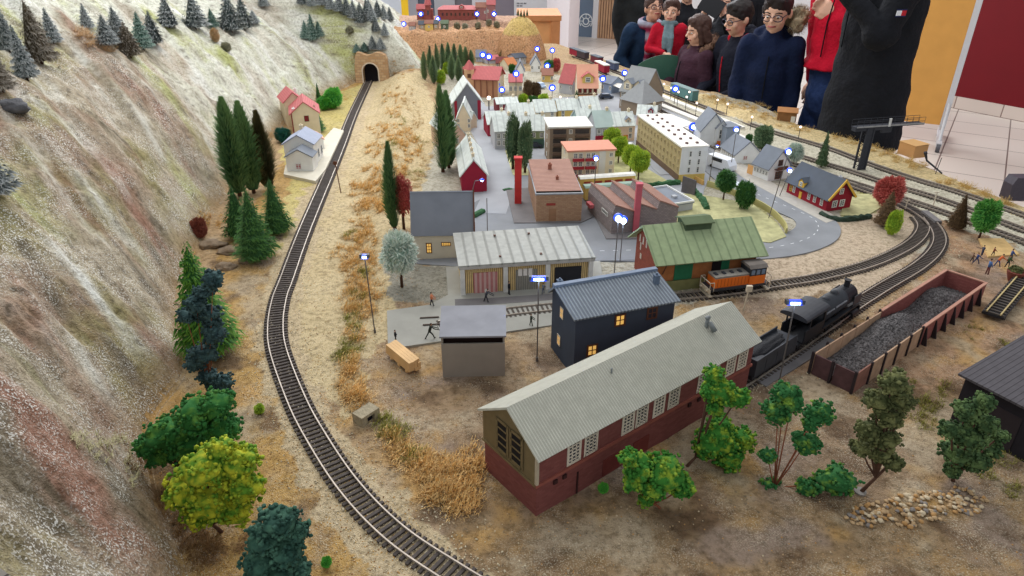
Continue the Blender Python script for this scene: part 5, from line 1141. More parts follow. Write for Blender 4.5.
# frosted firs on the slope
for i, (b, t, r, m, lab) in enumerate([
    ((3, 92), 40, 12, G_firb, 'brownish frosted fir cut by the left edge, lowest of the upper left group'), ((28, 80), 26, 10, G_fir, 'slim frosted fir standing in front of the biggest brown fir'), ((42, 64), -2, 15, G_firb, 'biggest brownish frosted fir of the group at the upper left'), ((10, 52), 2, 10, G_fir, 'dark frosted fir behind the group at the upper left'), ((54, 44), 8, 8, G_fir, 'pale frosted fir on the right of the upper left group'),
    ((-9, 196), 128, 24, G_fir, 'large bluish fir whose branches reach in at the left edge halfway down'),
    ((88, 29), 3, 6, G_fir, 'small dark frosted fir alone above the straw bush'), ((108, 46), 14, 10, G_fir, 'frosted fir at the left end of the row right of the straw bush'), ((120, 44), 6, 11, G_fir, 'taller frosted fir second in the row right of the straw bush'), ((131, 57), 22, 11, G_firb, 'frosted fir standing lowest in the row right of the straw bush'), ((144, 50), 12, 9, attr_mat('fir_teal_frost', rgb(50, 84, 72), rgb(170, 190, 180)), 'greenish frosted fir in the row right of the straw bush'), ((155, 45), 10, 9, G_fir, 'frosted fir at the right end of the row right of the straw bush'),
    ((170, 28), -6, 10, G_fir, 'dark frosted fir at the left of the group by the green streak'), ((196, 29), -8, 12, G_fir, 'tall dark frosted fir just left of the green streak'), ((213, 28), 8, 6, MATS['fir_teal_frost'], 'small teal frosted fir right of the green streak'), ((232, 32), -6, 12, G_fir, 'broad frosted fir in front at the right of the green streak'), ((245, 30), -4, 9, G_fir, 'frosted fir tucked behind the broad one right of the green streak'), ((254, 24), 10, 6, G_fir, 'lowest small frosted fir at the right of that group'),
    ((306, 39), 20, 5, MATS['fir_teal_frost'], 'left one of three dark firs huddled on the bare slope'), ((313, 41), 13, 6, MATS['fir_teal_frost'], 'middle and tallest of three dark firs huddled on the bare slope'), ((319, 37), 20, 5, MATS['fir_teal_frost'], 'right one of three dark firs huddled on the bare slope'),
    ((357, 53), 43, 4, MATS['fir_teal_frost'], 'little dark fir at the left above the tunnel portal'), ((365, 52), 42, 5, MATS['fir_teal_frost'], 'second little dark fir above the tunnel portal'), ((373, 50), 35, 5, G_fir, 'frosted fir above the arch of the tunnel portal'), ((381, 50), 37, 5, G_fir, 'frosted fir above the right side of the tunnel portal')]):
    tree('fir', m, lab, b, t, 1 + i % 3, r * 1.3)
for i, (x, y, s) in enumerate([(264, 5, 16), (302, 3, 14), (312, 5, 16), (322, 4, 18), (331, 8, 16), (340, 10, 18), (347, 14, 18), (354, 17, 18), (361, 22, 20), (367, 16, 18), (372, 20, 16), (378, 16, 16), (384, 18, 14), (390, 19, 12), (376, 30, 14), (385, 34, 12), (369, 12, 14)]):
    tree('fir', G_fir, 'small frosted fir in the dense row along the crest of the snowy slope', (x, y + 2), y - s, 1 + i % 3, s * .42, 'frosted firs along the crest of the snowy slope')
# greenery at the foot of the slope
for kind, m, lab, b, t, r in [('fir', G_fb, 'bright green feathery fir behind the slender blue-green tree', (212, 352), 243, 34), ('wide', G_fg, 'dark green fir at the front of the three standing together by the brown rocks', (258, 260), 188, 24), ('wide', G_fg, 'dark green fir at the left of the three standing together by the brown rocks', (241, 238), 184, 19), ('wide', G_fg, 'dark green fir at the right of the three, nearest the single track', (278, 234), 178, 19),
    ('poptall', G_pop, 'tall dark poplar at the left of the group below the slope', (240, 196), 99, 10), ('poptall', G_pop, 'tall dark poplar in the middle of the group below the slope', (254, 193), 103, 9), ('poptall', attr_mat('poplar_brown', rgb(70, 76, 46), rgb(110, 96, 56)), 'brownish poplar at the right of the group below the slope', (269, 190), 112, 8),
    ('poptall', G_pop, 'tall narrow poplar beside the round red tree', (395, 230), 143, 7), ('pop', G_pop, 'twin poplar on the sandy bank left of the terraces, left stem', (443, 172), 86, 8), ('pop', G_pop, 'twin poplar on the sandy bank left of the terraces, right stem', (449, 168), 92, 7),
    ('fir', G_fg, 'fir in front of the red-roofed wayside house', (317, 132), 105, 10), ('fir', G_fg, 'slim fir behind the red-roofed wayside house', (319, 104), 82, 4), ('fir', G_dk, 'dark fir beside the straight tracks behind the crimson villa', (821, 167), 131, 7), ('wide', G_br, 'brown fir in front of the red tree at the curve of the tracks', (884, 226), 191, 13), ('wide', G_br, 'brown fir between the straight lines and the sandy field', (956, 229), 193, 13), ('fir', G_dk, 'small dark fir in front of the half-timbered inn', (576, 106), 90, 5)]:
    tree(kind, m, lab, b, t, 4, r)
for kind, m, lab, b, t, r, lo in [('round', G_wht, 'white-blossomed round tree in the yard left of the workshop', (402, 287), 232, 17, .26), ('oval', G_red, 'round red tree behind the steep grey-roofed house', (404, 229), 174, 11, .25),
    ('oval', G_dk, 'taller of two dark trees beside the tall red chimney', (513, 170), 112, 7.5, .1), ('oval', G_dk, 'shorter of two dark trees beside the tall red chimney', (525, 173), 121, 7.5, .1),
    ('round', G_lime, 'lime-green round tree at the left end of the row on the lawn', (611, 155), 128, 8.5, .2), ('round', G_lime, 'lime-green round tree second in the row on the lawn', (618, 164), 137, 9, .3), ('round', G_lime, 'lime-green round tree third in the row on the lawn', (630, 174), 145, 9, .3), ('round', G_lime, 'lime-green round tree at the right end of the row on the lawn', (638, 181), 150, 10, .3),
    ('round', G_leaf, 'round green tree on the garden lawn nearest the long apartment block', (723, 201), 170, 9.5, .3), ('round', G_leaf, 'round green tree on the garden lawn nearest the road bend', (743, 210), 182, 9.5, .1), ('oval', G_dk, 'dark oval tree behind the slate cottages by the rails', (761, 152), 125, 9, .1), ('round', G_wht, 'white-blossomed tree behind the gabled cottage with the dark balcony', (793, 166), 143, 8.5, .2),
    ('round', G_red, 'red round tree at the inside of the track curve', (885, 208), 177, 13, .1), ('oval', G_lime, 'small yellow-green bush at the foot of the brown fir by the curve', (891, 235), 210, 7, .0), ('oval', attr_mat('leaf_mid', rgb(40, 110, 40), rgb(110, 170, 70)), 'bright green tree right of the brown fir near the sandy field', (979, 238), 199, 11.5, .15),
    ('round', G_teal, 'dark teal bush left of the halt building', (284, 142), 128, 8, .0), ('round', G_grn, 'vivid green bush right of the wayside houses', (334, 108), 88, 9, .0), ('round', G_grn, 'smaller vivid green bush nearest the single track by the wayside houses', (325, 110), 96, 7, .0), ('round', G_rb, 'rust-red bush at the foot of the slope by the brown rocks', (201, 238), 218, 7.5, .0),
    ('round', G_lime, 'yellow-green bush left of the dark one behind the pale roofs', (523, 108), 94, 6, .0), ('round', G_leaf, 'dark green bush between two yellow-green ones behind the pale roofs', (533, 108), 96, 5.5, .0), ('round', G_lime, 'yellow-green bush right of the dark one behind the pale roofs', (543, 107), 94, 6, .0), ('oval', G_br, 'brown shrub behind the bushes, left', (528, 98), 80, 5, .0), ('oval', G_br, 'brown shrub behind the bushes, right', (536, 98), 82, 5, .0),
    ('round', G_red, 'red tree left of the bell tower', (463, 80), 67, 4.5, .2), ('round', G_red, 'red tree between the narrow cream house and the grey-gabled barn', (471, 118), 99, 7, .1), ('oval', G_red, 'small red tree behind the pink-roofed houses near the far rails', (556, 72), 58, 4.5, .0), ('round', G_leaf, 'green tree left of the small red tree near the far rails', (549, 72), 60, 5, .0), ('round', G_lime, 'yellow-green bush on the sandy bank below the poplars', (441, 84), 70, 5, .0), ('round', G_lime, 'upper yellow-green bush on the bank by the poplars', (447, 74), 62, 4, .0), ('round', G_dk, 'dark bush behind the small orange-roofed house', (504, 60), 50, 5, .0), ('round', G_leaf, 'olive bush right of the small orange-roofed house', (512, 74), 64, 3.5, .0),
    ('round', G_lime, 'yellow-green bush beside the terracotta-roofed apartment block', (603, 152), 143, 5, .0), ('round', G_leaf, 'small green bush by the twin-gabled house', (748, 145), 134, 3.5, .0), ('round', G_gry, 'pale dry shrub on the snowy slope above the portal', (350, 34), 26, 4, .0), ('round', G_gry, 'grey-green shrub at the foot of the green streak', (227, 52), 42, 5, .0), ('round', G_str, 'orange shrub beside the green streak', (216, 42), 28, 4.5, .0)]:
    tree(kind, m, lab, b, t, 5, r, crown_lo=lo, cat='tree' if lo else 'bush', name='tree' if lo else 'bush')
for i, (x, y, t) in enumerate([(425, 80, 52), (431, 76, 46), (437, 74, 44), (443, 72, 44), (449, 74, 43), (455, 72, 44), (461, 70, 45), (466, 68, 47), (452, 80, 54), (471, 68, 50), (434, 84, 56), (459, 82, 58)]):
    tree('pop', G_popl, 'grey-green poplar in the hazy row below the far sandstone cliff', (x, y), t, 6 + i % 2, 3.2, 'poplars below the far cliff')
for i, (x, y) in enumerate([(457, 27), (465, 27), (478, 27), (489, 27), (497, 24)]):
    p = on_cliff(x, y, .3); tree('round', G_gry, 'grey-brown shrub on the terrace of the far cliff', (x, y), None, 6, 3.2, 'shrubs on the far cliff terrace', 'bush', 'bush', 0, pos=p)
for i, (x, y) in enumerate([(518, 16), (521, 17), (524, 17), (527, 16)]):
    p = at_y(x, y, c_y := P(521, 58).y); tree('fir', G_dk, 'tiny dark fir on top of the yellowish knoll', (x, y), y - 8, 2, 1.6, 'firs on the knoll', pos=p)
# straw and dry grass: nobody could count it
def straw(label, px_blobs, n, L, m, seed=1, name='dry_grass', wd=.0006, up=.8):
    r = random.Random(seed); bl = []; p0 = hit(px_blobs[0][0], px_blobs[0][1]); core = None
    tot = sum(b[2] * b[3] for b in px_blobs)
    for bx, by, rx, ry in px_blobs:
        k = max(4, int(n * rx * ry / tot)); nt_ = max(2, k // 22)
        for j in range(nt_):
            a = r.uniform(0, 6.283); q = sqrt(r.random()); g = hit(bx + cos(a) * rx * q, by + sin(a) * ry * q); hh = L * (1.2 - q * .6)
            for i in range(22):
                b = g + Vector((r.gauss(0, .3), r.gauss(0, .3), 0)) * L * .5 - Vector((0, 0, .001)); d = Vector((r.gauss(0, .8), r.gauss(0, .8), up * r.random() + .15)).normalized(); mid_ = b + d * hh * r.uniform(.3, .6)
                e = mid_ + (d + rv(r) * .9).normalized() * hh * r.uniform(.2, .5); bl.append((b, mid_, wd * 1.4)); bl.append((mid_, e, wd)); 
    me = blade_mesh(name, [(b - p0, t - p0, w) for b, t, w in bl], m); o = link(name, me, None, p0); tag(o, label, 'grass', kind='stuff'); return o
S_or = attr_mat('straw_orange', rgb(196, 154, 92), rgb(222, 186, 122)); S_gr = attr_mat('straw_green', rgb(132, 132, 62), rgb(176, 168, 84)); S_yl = attr_mat('straw_yellow', rgb(206, 174, 108), rgb(226, 200, 140)); S_bn = attr_mat('straw_brown', rgb(122, 90, 56), rgb(160, 124, 80)); S_pl = attr_mat('straw_pale', rgb(190, 160, 116), rgb(222, 196, 150))
straw('thick orange dry grass along the bank left of the engine shed', [(455, 475, 26, 20), (440, 492, 24, 18), (462, 500, 20, 18), (410, 458, 22, 14), (428, 468, 18, 14), (395, 440, 16, 10), (474, 465, 14, 22)], 4600, .034, attr_mat('straw_gold', rgb(212, 172, 108), rgb(236, 204, 146)), 1, wd=.0010)
straw('greenish dry grass on the bank by the stone culvert', [(395, 432, 16, 10), (385, 425, 10, 10), (345, 358, 10, 10), (352, 345, 12, 10), (352, 322, 10, 10), (358, 300, 10, 10), (364, 268, 8, 10), (350, 238, 8, 8), (412, 455, 12, 8)], 2800, .028, S_gr, 2, wd=.0008)
straw('orange dry grass on the bank right of the single track', [(352, 385, 12, 18), (358, 400, 12, 12), (350, 365, 10, 12), (356, 332, 10, 10), (350, 300, 12, 14), (358, 285, 10, 12), (352, 270, 12, 10), (345, 255, 14, 10), (355, 240, 12, 10), (362, 225, 12, 12), (366, 245, 12, 16), (372, 290, 10, 16), (362, 310, 12, 12), (370, 265, 10, 10)], 6500, .034, MATS['straw_gold'], 3, wd=.0009)
straw('orange dry tufts on the upper sandy bank', [(366, 205, 14, 8), (360, 190, 14, 8), (372, 172, 12, 8), (378, 150, 12, 8), (380, 130, 12, 8), (395, 112, 10, 6), (398, 135, 12, 12), (400, 165, 10, 12), (412, 150, 8, 12), (390, 180, 10, 12), (385, 205, 10, 10), (378, 190, 12, 10), (405, 140, 10, 10), (392, 98, 12, 6)], 5200, .042, MATS['straw_gold'], 4, wd=.0011)
straw('pale dry tufts on the crown of the sandy bank', [(400, 90, 16, 6), (410, 105, 14, 8), (418, 125, 10, 10), (388, 100, 10, 6), (425, 160, 8, 10), (420, 180, 8, 10), (408, 196, 8, 12)], 1800, .040, S_pl, 5)
straw('green dry tufts on the sandy bank beside the poplar', [(396, 122, 10, 6), (390, 145, 8, 8), (420, 142, 8, 8), (415, 175, 10, 6), (425, 200, 6, 8)], 900, .036, S_gr, 6)
straw('yellow-orange dry grass along the far table edge by the visitors', [(706, 97, 10, 3), (722, 101, 12, 4), (738, 105, 14, 5), (756, 108, 14, 6), (770, 117, 12, 5), (786, 126, 10, 3), (806, 130, 10, 3), (838, 137, 8, 3), (850, 141, 10, 4), (872, 149, 10, 4), (890, 155, 12, 4), (905, 162, 12, 4), (918, 166, 10, 4), (948, 182, 12, 3), (965, 187, 12, 4), (985, 195, 12, 4), (1005, 203, 12, 4)], 5200, .034, S_yl, 7)
straw('thin olive grass at the foot of the black-walled shed', [(1003, 458, 14, 10), (988, 475, 10, 6), (930, 400, 16, 12), (925, 420, 14, 10), (945, 385, 8, 8), (1015, 490, 10, 8)], 1700, .022, S_gr, 8)
straw('brown dry scrub in the gully under the yellow-green tree', [(190, 530, 18, 26), (165, 500, 14, 20), (205, 550, 20, 18), (140, 465, 16, 12), (250, 545, 12, 10)], 2600, .024, S_bn, 9)
straw('pale matted roots over the edge of the rock at the lower left', [(112, 450, 26, 16), (88, 440, 20, 8), (130, 475, 8, 14)], 1000, .022, attr_mat('straw_bleached', rgb(176, 168, 128), rgb(200, 192, 150)), 10, up=.1)
straw('orange grass between the fir trees and the cliff', [(215, 222, 14, 8), (205, 215, 8, 6), (292, 126, 10, 6), (270, 135, 6, 6), (345, 98, 8, 5), (190, 262, 6, 10), (300, 112, 8, 8)], 1500, .026, S_or, 11)
straw('straw-coloured fallen bush on the upper left slope', [(84, 36, 8, 5), (95, 42, 10, 6), (108, 48, 9, 4), (78, 32, 5, 4)], 1600, .035, attr_mat('straw_bush', rgb(190, 158, 122), rgb(222, 194, 158)), 12)
straw('rusty scrub hanging beside the tunnel portal', [(394, 66, 5, 8), (400, 74, 6, 5), (354, 58, 4, 6), (370, 53, 12, 3), (412, 70, 4, 6)], 900, .03, S_or, 13)
straw('sparse tufts on the sandy field behind the coal bunker', [(905, 385, 12, 8), (975, 330, 10, 10), (1005, 345, 12, 8)], 500, .016, S_gr, 14)
# stones
def rock(label, base, rp, m, seed, sq=(1, 1, .7), name='rock', cat='rock'):
    b = hit(*base); r = rp / scl(b); me = foam([(Vector((0, 0, r * .3)), r)], seed, 3, 1.6); me.materials.append(m); o = link(name, me, None, b); o.scale = sq; return tag(o, label, cat)
Mrk = mat('rock_grey', rgb(96, 96, 100), .9, .3, 60, .9, 300); Mrb = mat('rock_brown', rgb(134, 116, 96), .95, .3, 60, .9, 300)
rock('dark grey boulder on the slope at the left edge', (12, 110), 16, Mrk, 3, (1.1, .8, .75))
for b, r, l in (((213, 246), 14, 'broad brown rock beside the rust-red bush'), ((232, 252), 12, 'brown rock between the rust-red bush and the three firs'), ((226, 268), 11, 'low brown rock nearest the bright feathery fir'), ((246, 262), 9, 'brown rock tucked against the front fir')): rock(l, b, r, Mrb, int(b[0]), (1.1, .9, .45))
a = hit(368, 420); o = thing('culvert', 'small pale stone culvert with a dark opening in the dry grass of the bank', 'culvert', a, .9); o.scale = (.75, .9, .8)
MB().box(-.03, -.012, -.012, .02, -.006, .020).box(.012, .03, -.012, .02, -.006, .020).box(-.03, .03, -.012, .02, .020, .028).build('stone_wall', mat('culvert_stone', rgb(160, 148, 124), .95, .2, 80, .7, 300), o)
MB().box(-.012, .012, -.004, .018, -.004, .020).build('opening', MATS['opening_shade'], o)  # dark block fills the hole, its colour standing in for shade
pm = [mat('pebble_%s' % n_, rgb(*c_), .8, .12, 90) for n_, c_ in (('tan', (180, 150, 112)), ('pale', (198, 180, 150)), ('ochre', (176, 134, 84)), ('grey', (130, 122, 116)))]
pms = []
for i in range(8):
    me = foam([(Vector((0, 0, 0)), 1)], 40 + i, 2, 1.1); me.materials.append(pm[i % 4 if i != 7 else 0]); pms.append(me)
rnd = random.Random(5); poly = [(840, 518), (850, 508), (880, 502), (905, 494), (935, 492), (950, 486), (975, 492), (990, 502), (975, 516), (945, 519), (920, 524), (905, 530), (890, 520), (868, 530), (850, 524)]
k = 0
while k < 270:
    x, y = rnd.uniform(838, 992), rnd.uniform(484, 532)
    if not inpoly(x, y, poly): continue
    p = hit(x, y); o = link('pebble', pms[rnd.randrange(8)], None, p + Vector((0, 0, rnd.uniform(.001, .004)))); s_ = rnd.uniform(.0036, .0062); o.scale = (s_, s_ * rnd.uniform(.7, 1), s_ * .65); o.rotation_euler = (0, 0, rnd.uniform(0, 6))
    tag(o, 'smooth tan pebble in the heap on the bare ground at the lower right', 'pebble', 'pebbles in the heap'); k += 1
gb = MB(); f8v = [Vector(v) for v in ((1, 0, 0), (-1, 0, 0), (0, 1, 0), (0, -1, 0), (0, 0, 1), (0, 0, -1))]; f8f = [(0, 2, 4), (2, 1, 4), (1, 3, 4), (3, 0, 4), (2, 0, 5), (1, 2, 5), (3, 1, 5), (0, 3, 5)]
for i in range(3600):
    x, y = rnd.uniform(380, 1030), rnd.uniform(300, 590)
    if noise.noise(Vector((x / 40, y / 30, 7))) + rnd.uniform(-.35, .35) < .12: continue
    p = hit(x, y); s_ = rnd.uniform(.0007, .0022); R_ = Matrix.Rotation(rnd.uniform(0, 6), 3, 'Z') @ Matrix.Rotation(rnd.uniform(0, 6), 3, 'X'); gb.add([p + R_ @ (v * s_) for v in f8v], f8f, rnd.randrange(3))
tag(gb.build('grit', pm[:3]), 'scattered grit on the bare ground around the foreground buildings', 'grit', kind='stuff')
gb = MB()
for i in range(5000):
    x, y = rnd.uniform(150, 420), rnd.uniform(250, 590)
    p = P(x, y)
    if p.x < xbase(p.y) + .01: continue
    s_ = rnd.uniform(.0007, .0019); R_ = Matrix.Rotation(rnd.uniform(0, 6), 3, 'Z') @ Matrix.Rotation(rnd.uniform(0, 6), 3, 'X'); p.z = gz(p.x, p.y); gb.add([p + R_ @ (v * s_) for v in f8v], f8f, rnd.randrange(3))
tag(gb.build('grit', [mat('crumb_ochre', rgb(190, 142, 76), .95, .2), mat('crumb_pale', rgb(206, 176, 120), .95, .2), mat('crumb_brown', rgb(140, 100, 60), .95, .2)]), 'ochre crumbs scattered on both sides of the single curved track', 'grit', kind='stuff')
for k_ in ((150, 425, 'bright green weed sprig alone on the ochre strip left of the track', (260, 413)), (0, 0, 'tiny green weed at the foot of the engine shed', (603, 492)), (0, 0, 'little green weed on the ochre strip by the lower edge', (327, 566))):
    tree('round', G_lime if 'bright' in k_[2] else G_grn, k_[2], k_[3], k_[3][1] - 8, 5, 5, cat='weed', name='weed', crown_lo=0)
# ---------------------------------------------------------------- rolling stock
def track_pose(pts, t):
    cl = catmull([P(*p) for p in pts], .01); i = int(t * (len(cl) - 1)); d = (cl[min(i + 3, len(cl) - 1)] - cl[max(i - 3, 0)]).normalized(); return cl[i], d
def nearest(pts, px, py):
    cl = catmull([P(*p) for p in pts], .005); q = P(px, py); i = min(range(len(cl)), key=lambda k: (cl[k] - q).length); d = (cl[min(i + 6, len(cl) - 1)] - cl[max(i - 6, 0)]).normalized(); return cl[i], d
M_or = mat('loco_orange', rgb(226, 112, 34), .55, .08, 40); M_ir = mat('iron_black', rgb(36, 36, 40), .6, .1); M_blk = mat('loco_black', rgb(34, 35, 40), .45, .2, 60); M_blk2 = mat('loco_dark_grey', rgb(54, 56, 62), .5, .15, 60); M_buf = mat('beam_cream', rgb(206, 192, 170), .7, .1)
def wheel(par, x, g, r, name='wheel', y=None):
    for s in (-1, 1):
        mb = MB(); mb.tube([(0, s * g, 0), (0, s * (g - .003), 0)], r, 18); mb.tube([(0, s * (g + .0006), 0), (0, s * g, 0)], r * .3, 8)
        for k in range(8): a = k * pi / 4; mb.tube([(0, s * (g + .0004), 0), (cos(a) * r * .9, s * (g + .0004), sin(a) * r * .9)], r * .06, 4)
        mb.build(name, M_ir, par, loc=(x, 0, r + .0085))
a, d1 = nearest(T2, 703, 296); b, _ = nearest(T2, 764, 288); d_ = b - a; L = d_.length; mid_ = (a + b) / 2
o = thing('shunting_engine', 'orange diesel shunting engine with a dark cab in front of the green-roofed depot', 'locomotive', (mid_.x, mid_.y, T), atan2(d_.y, d_.x)); o.scale = (1, 1.12, 1.22); h = L / 2; w = .021
MB().box(-h + .006, h - .006, -w, w, .018, .024).build('frame', M_blk2, o)
mb = MB(); mb.box(-h + .016, h * .28, -w * .82, w * .82, .024, .046); mb.slab((-h + .016, -w * .82, .050), (h * .28, -w * .82, .050), (h * .28, w * .82, .050), (-h + .016, w * .82, .050), .004, 1)
for k in range(9): x = -h + .024 + k * .010; mb.box(x, x + .0015, -w * .84, -w * .82, .026, .044, 2)
hood = mb.build('hood', [M_or, mat('hood_grey', rgb(132, 126, 118), .6, .15, 60), mat('louvre_rust', rgb(180, 84, 32), .7)], o)
for k in range(4): MB().box(-.004, .004, -.006, .006, 0, .002).build('roof_grille', M_blk2, hood, loc=(-h * .7 + k * h * .26, 0, .050))
mb = MB(); x0, x1 = h * .28, h * .80; mb.box(x0, x1, -w, w, .024, .044); mb.box(x0 + .0015, x1 - .0015, -w + .0015, w - .0015, .044, .062, 1)
for x in (x0, x1 - .002):
    for y in (-w, w - .002): mb.box(x, x + .002, y, y + .002, .044, .062, 1)
for x in (lerp(x0, x1, .33), lerp(x0, x1, .66)): mb.box(x - .001, x + .001, -w - .0002, -w + .002, .044, .062, 1)
cab = mb.build('cab', [M_or, M_blk2], o)
for k in range(3): q0, q1 = lerp(x0, x1, .06 + .32 * k), lerp(x0, x1, .28 + .32 * k); MB().box(q0, q1, -w - .0006, -w + .001, .047, .058).build('cab_window', mat('cab_glass', rgb(110, 126, 146), .2, .05), cab)
mb = MB(); mb.prism([(-w - .002, 0), (w + .002, 0), (w * .7, .006), (-w * .7, .006)], x0 - .003, x1 + .003, 0, Matrix(((0, 0, 1, 0), (1, 0, 0, 0), (0, 1, 0, .062), (0, 0, 0, 1)))); mb.build('cab_roof', mat('cab_roof_grey', rgb(112, 104, 98), .7, .15, 60), o)
for s in (-1, 1):
    mb = MB(); x = s * h; mb.box(min(x, x - s * .003), max(x, x - s * .003), -w * 1.1, w * 1.1, .014, .024)
    for y in (-w * 1.05, w * 1.05): mb.tube([(x, y, .020), (x, y, .040)], .0009, 6); mb.tube([(x, y, .040), (x - s * .012, y, .040)], .0009, 6); mb.tube([(x - s * .012, y, .040), (x - s * .012, y, .02)], .0009, 6)
    mb.tube([(x, -w * 1.05, .040), (x, w * 1.05, .040)], .0011, 6)
    for y in (-w * .6, w * .6): mb.tube([(x, y, .019), (x + s * .005, y, .019)], .003, 10)
    mb.box(min(x, x - s * .010), max(x, x - s * .010), -w * 1.1, w * 1.1, .006, .009); mb.build('buffer_beam', M_buf, o)
for x in (-h * .55, 0, h * .55): wheel(o, x, .0165, .0085)
# steam engine and tender
fr, _ = nearest(T1, 848, 312); rr_, _ = nearest(T1, 741, 384); d_ = (fr - rr_); LL = d_.length; u = d_.normalized()
SL = LL * .63; c = fr - u * SL / 2; rz = atan2(u.y, u.x)
o = thing('steam_engine', 'black steam engine on the outer curved track', 'locomotive', (c.x, c.y, T), rz); o.scale = (1, 1.2, 1.28); h = SL / 2; bz = .052
MB().box(-h, h - .012, -.019, .019, .022, .027).build('frame', M_blk, o)
mb = MB(); mb.tube([(-h * .35, 0, bz), (h * .45, 0, bz), (h * .46, 0, bz)], [.0215, .0205, .0215], 22); mb.build('boiler', M_blk2, o, True)
mb = MB(); mb.tube([(h * .46, 0, bz), (h * .80, 0, bz), (h * .82, 0, bz)], [.0195, .0195, .016], 22); mb.tube([(h * .82, 0, bz), (h * .835, 0, bz)], [.013, .006], 16); mb.build('smokebox', M_blk, o)
MB().tube([(h * .66, 0, bz + .015), (h * .66, 0, bz + .030), (h * .66, 0, bz + .033)], [.006, .0055, .008], 14).build('chimney', M_blk, o)
mb = MB(); mb.tube([(h * .25, 0, bz + .012), (h * .25, 0, bz + .022)], [.009, .0085], 14); mb.ball((h * .25, 0, bz + .022), (.0085, .0085, .006), 2); mb.build('dome', M_blk2, o, True)
mb = MB(); mb.tube([(-h * .02, 0, bz + .012), (-h * .02, 0, bz + .020)], [.008, .0078], 14); mb.ball((-h * .02, 0, bz + .020), (.0078, .0078, .005), 2); mb.build('sand_dome', M_blk2, o, True)
for s in (-1, 1):
    MB().box(h * .62, h * .86, s * .023 - .0008, s * .023 + .0008, .038, .058).build('smoke_deflector', M_blk2, o)
    mb = MB(); mb.box(-h * .35, h * .9, min(s * .018, s * .026), max(s * .018, s * .026), .034, .036); mb.build('running_board', M_blk, o)
    mb = MB(); mb.tube([(h * .66, s * .0215, .016), (h * .88, s * .0215, .016)], .006, 12); mb.build('cylinder', M_blk, o)
    mb = MB(); mb.tube([(-h * .3, s * .0215, .014), (h * .66, s * .0215, .016)], .0012, 6); mb.tube([(-h * .3, s * .0215, .013), (h * .35, s * .0225, .013)], .0016, 6); mb.build('coupling_rod', mat('rod_steel', rgb(150, 150, 150), .35, .05, metal=.7), o)
    for y0, y1 in ((-h * .3, 0.0), (h * .05, h * .4)): mb = MB(); mb.tube([(y0, s * .020, bz + .006), (y1, s * .020, bz + .006)], .0018, 6); mb.build('pipe', mat('pipe_grey', rgb(104, 106, 112), .5), o)
mb = MB(); cw_ = .024; x0, x1 = -h * .98, -h * .32
for s in (-1, 1): mb.box(x0 + .012, x1, min(s * cw_, s * (cw_ - .002)), max(s * cw_, s * (cw_ - .002)), .027, .052); mb.box(x0 + .028, x0 + .032, min(s * cw_, s * (cw_ - .002)), max(s * cw_, s * (cw_ - .002)), .052, .076); mb.box(x1 - .006, x1, min(s * cw_, s * (cw_ - .002)), max(s * cw_, s * (cw_ - .002)), .052, .076)
mb.box(x1 - .002, x1, -cw_, cw_, .027, .078); mb.box(x0 + .012, x1, -cw_, cw_, .026, .029); mb.build('cab', M_blk, o)
mb = MB(); arc = [(-cw_ - .003, 0)] + [((cw_ + .003) * -cos(t * pi / 10), .003 + .007 * sin(t * pi / 10)) for t in range(11)] + [(cw_ + .003, 0)]; mb.prism(arc[::-1], x0, x1 + .004, 0, Matrix(((0, 0, 1, 0), (1, 0, 0, 0), (0, 1, 0, .074), (0, 0, 0, 1)))); mb.build('cab_roof', M_blk2, o, False)
MB().box(h - .013, h - .009, -.024, .024, .015, .027).build('buffer_beam', M_blk, o)
for s in (-1, 1): MB().tube([(h - .010, s * .014, .021), (h + .002, s * .014, .021)], .0045, 12).build('buffer', M_blk2, o); MB().ball((h - .008, s * .016, .031), .0035, 2).build('lamp', mat('lamp_pale', rgb(196, 190, 170), .4), o)
for x in (-h * .62, -h * .3, 0, h * .3): wheel(o, x, .0165, .0135, 'driving_wheel')
for x in (h * .62, h * .84, -h * .88): wheel(o, x, .0165, .0075)
tl = LL - SL - .006; c = rr_ + u * tl / 2; o = thing('tender', 'black coal tender coupled behind the steam engine beside the engine shed', 'tender', (c.x, c.y, T), rz); o.scale = (1, 1.15, 1.2); h = tl / 2
MB().box(-h, h, -.020, .020, .018, .024).build('frame', M_blk, o)
mb = MB(); mb.box(-h + .003, h - .003, -.022, .022, .024, .050); mb.box(-h + .003, h - .008, -.022, -.020, .050, .058).box(-h + .003, h - .008, .020, .022, .050, .058).box(-h + .003, -h + .005, -.020, .020, .050, .058)
for x in (-h * .5, 0, h * .5): mb.box(x - .0007, x + .0007, -.0226, -.022, .026, .050)
mb.build('tank', M_blk2, o)
me = foam([(Vector((0, 0, 0)), 1)], 9, 3, 4); me.materials.append(mat('coal', rgb(44, 44, 48), .75, .5, 160, .9, 500)); c_ = link('coal_load', me, o, (0, 0, .050)); c_.scale = (h * .8, .018, .010)
for x in (-h * .6, -h * .2, h * .25, h * .65): wheel(o, x, .0165, .008)
a, d1 = nearest(T1, 790, 366); 
strip('trackside_slab', 'flat dark grey strip on the ground beside the steam engine', (760, 384), (832, 340), .030, .003, M_conc2, 'slab')
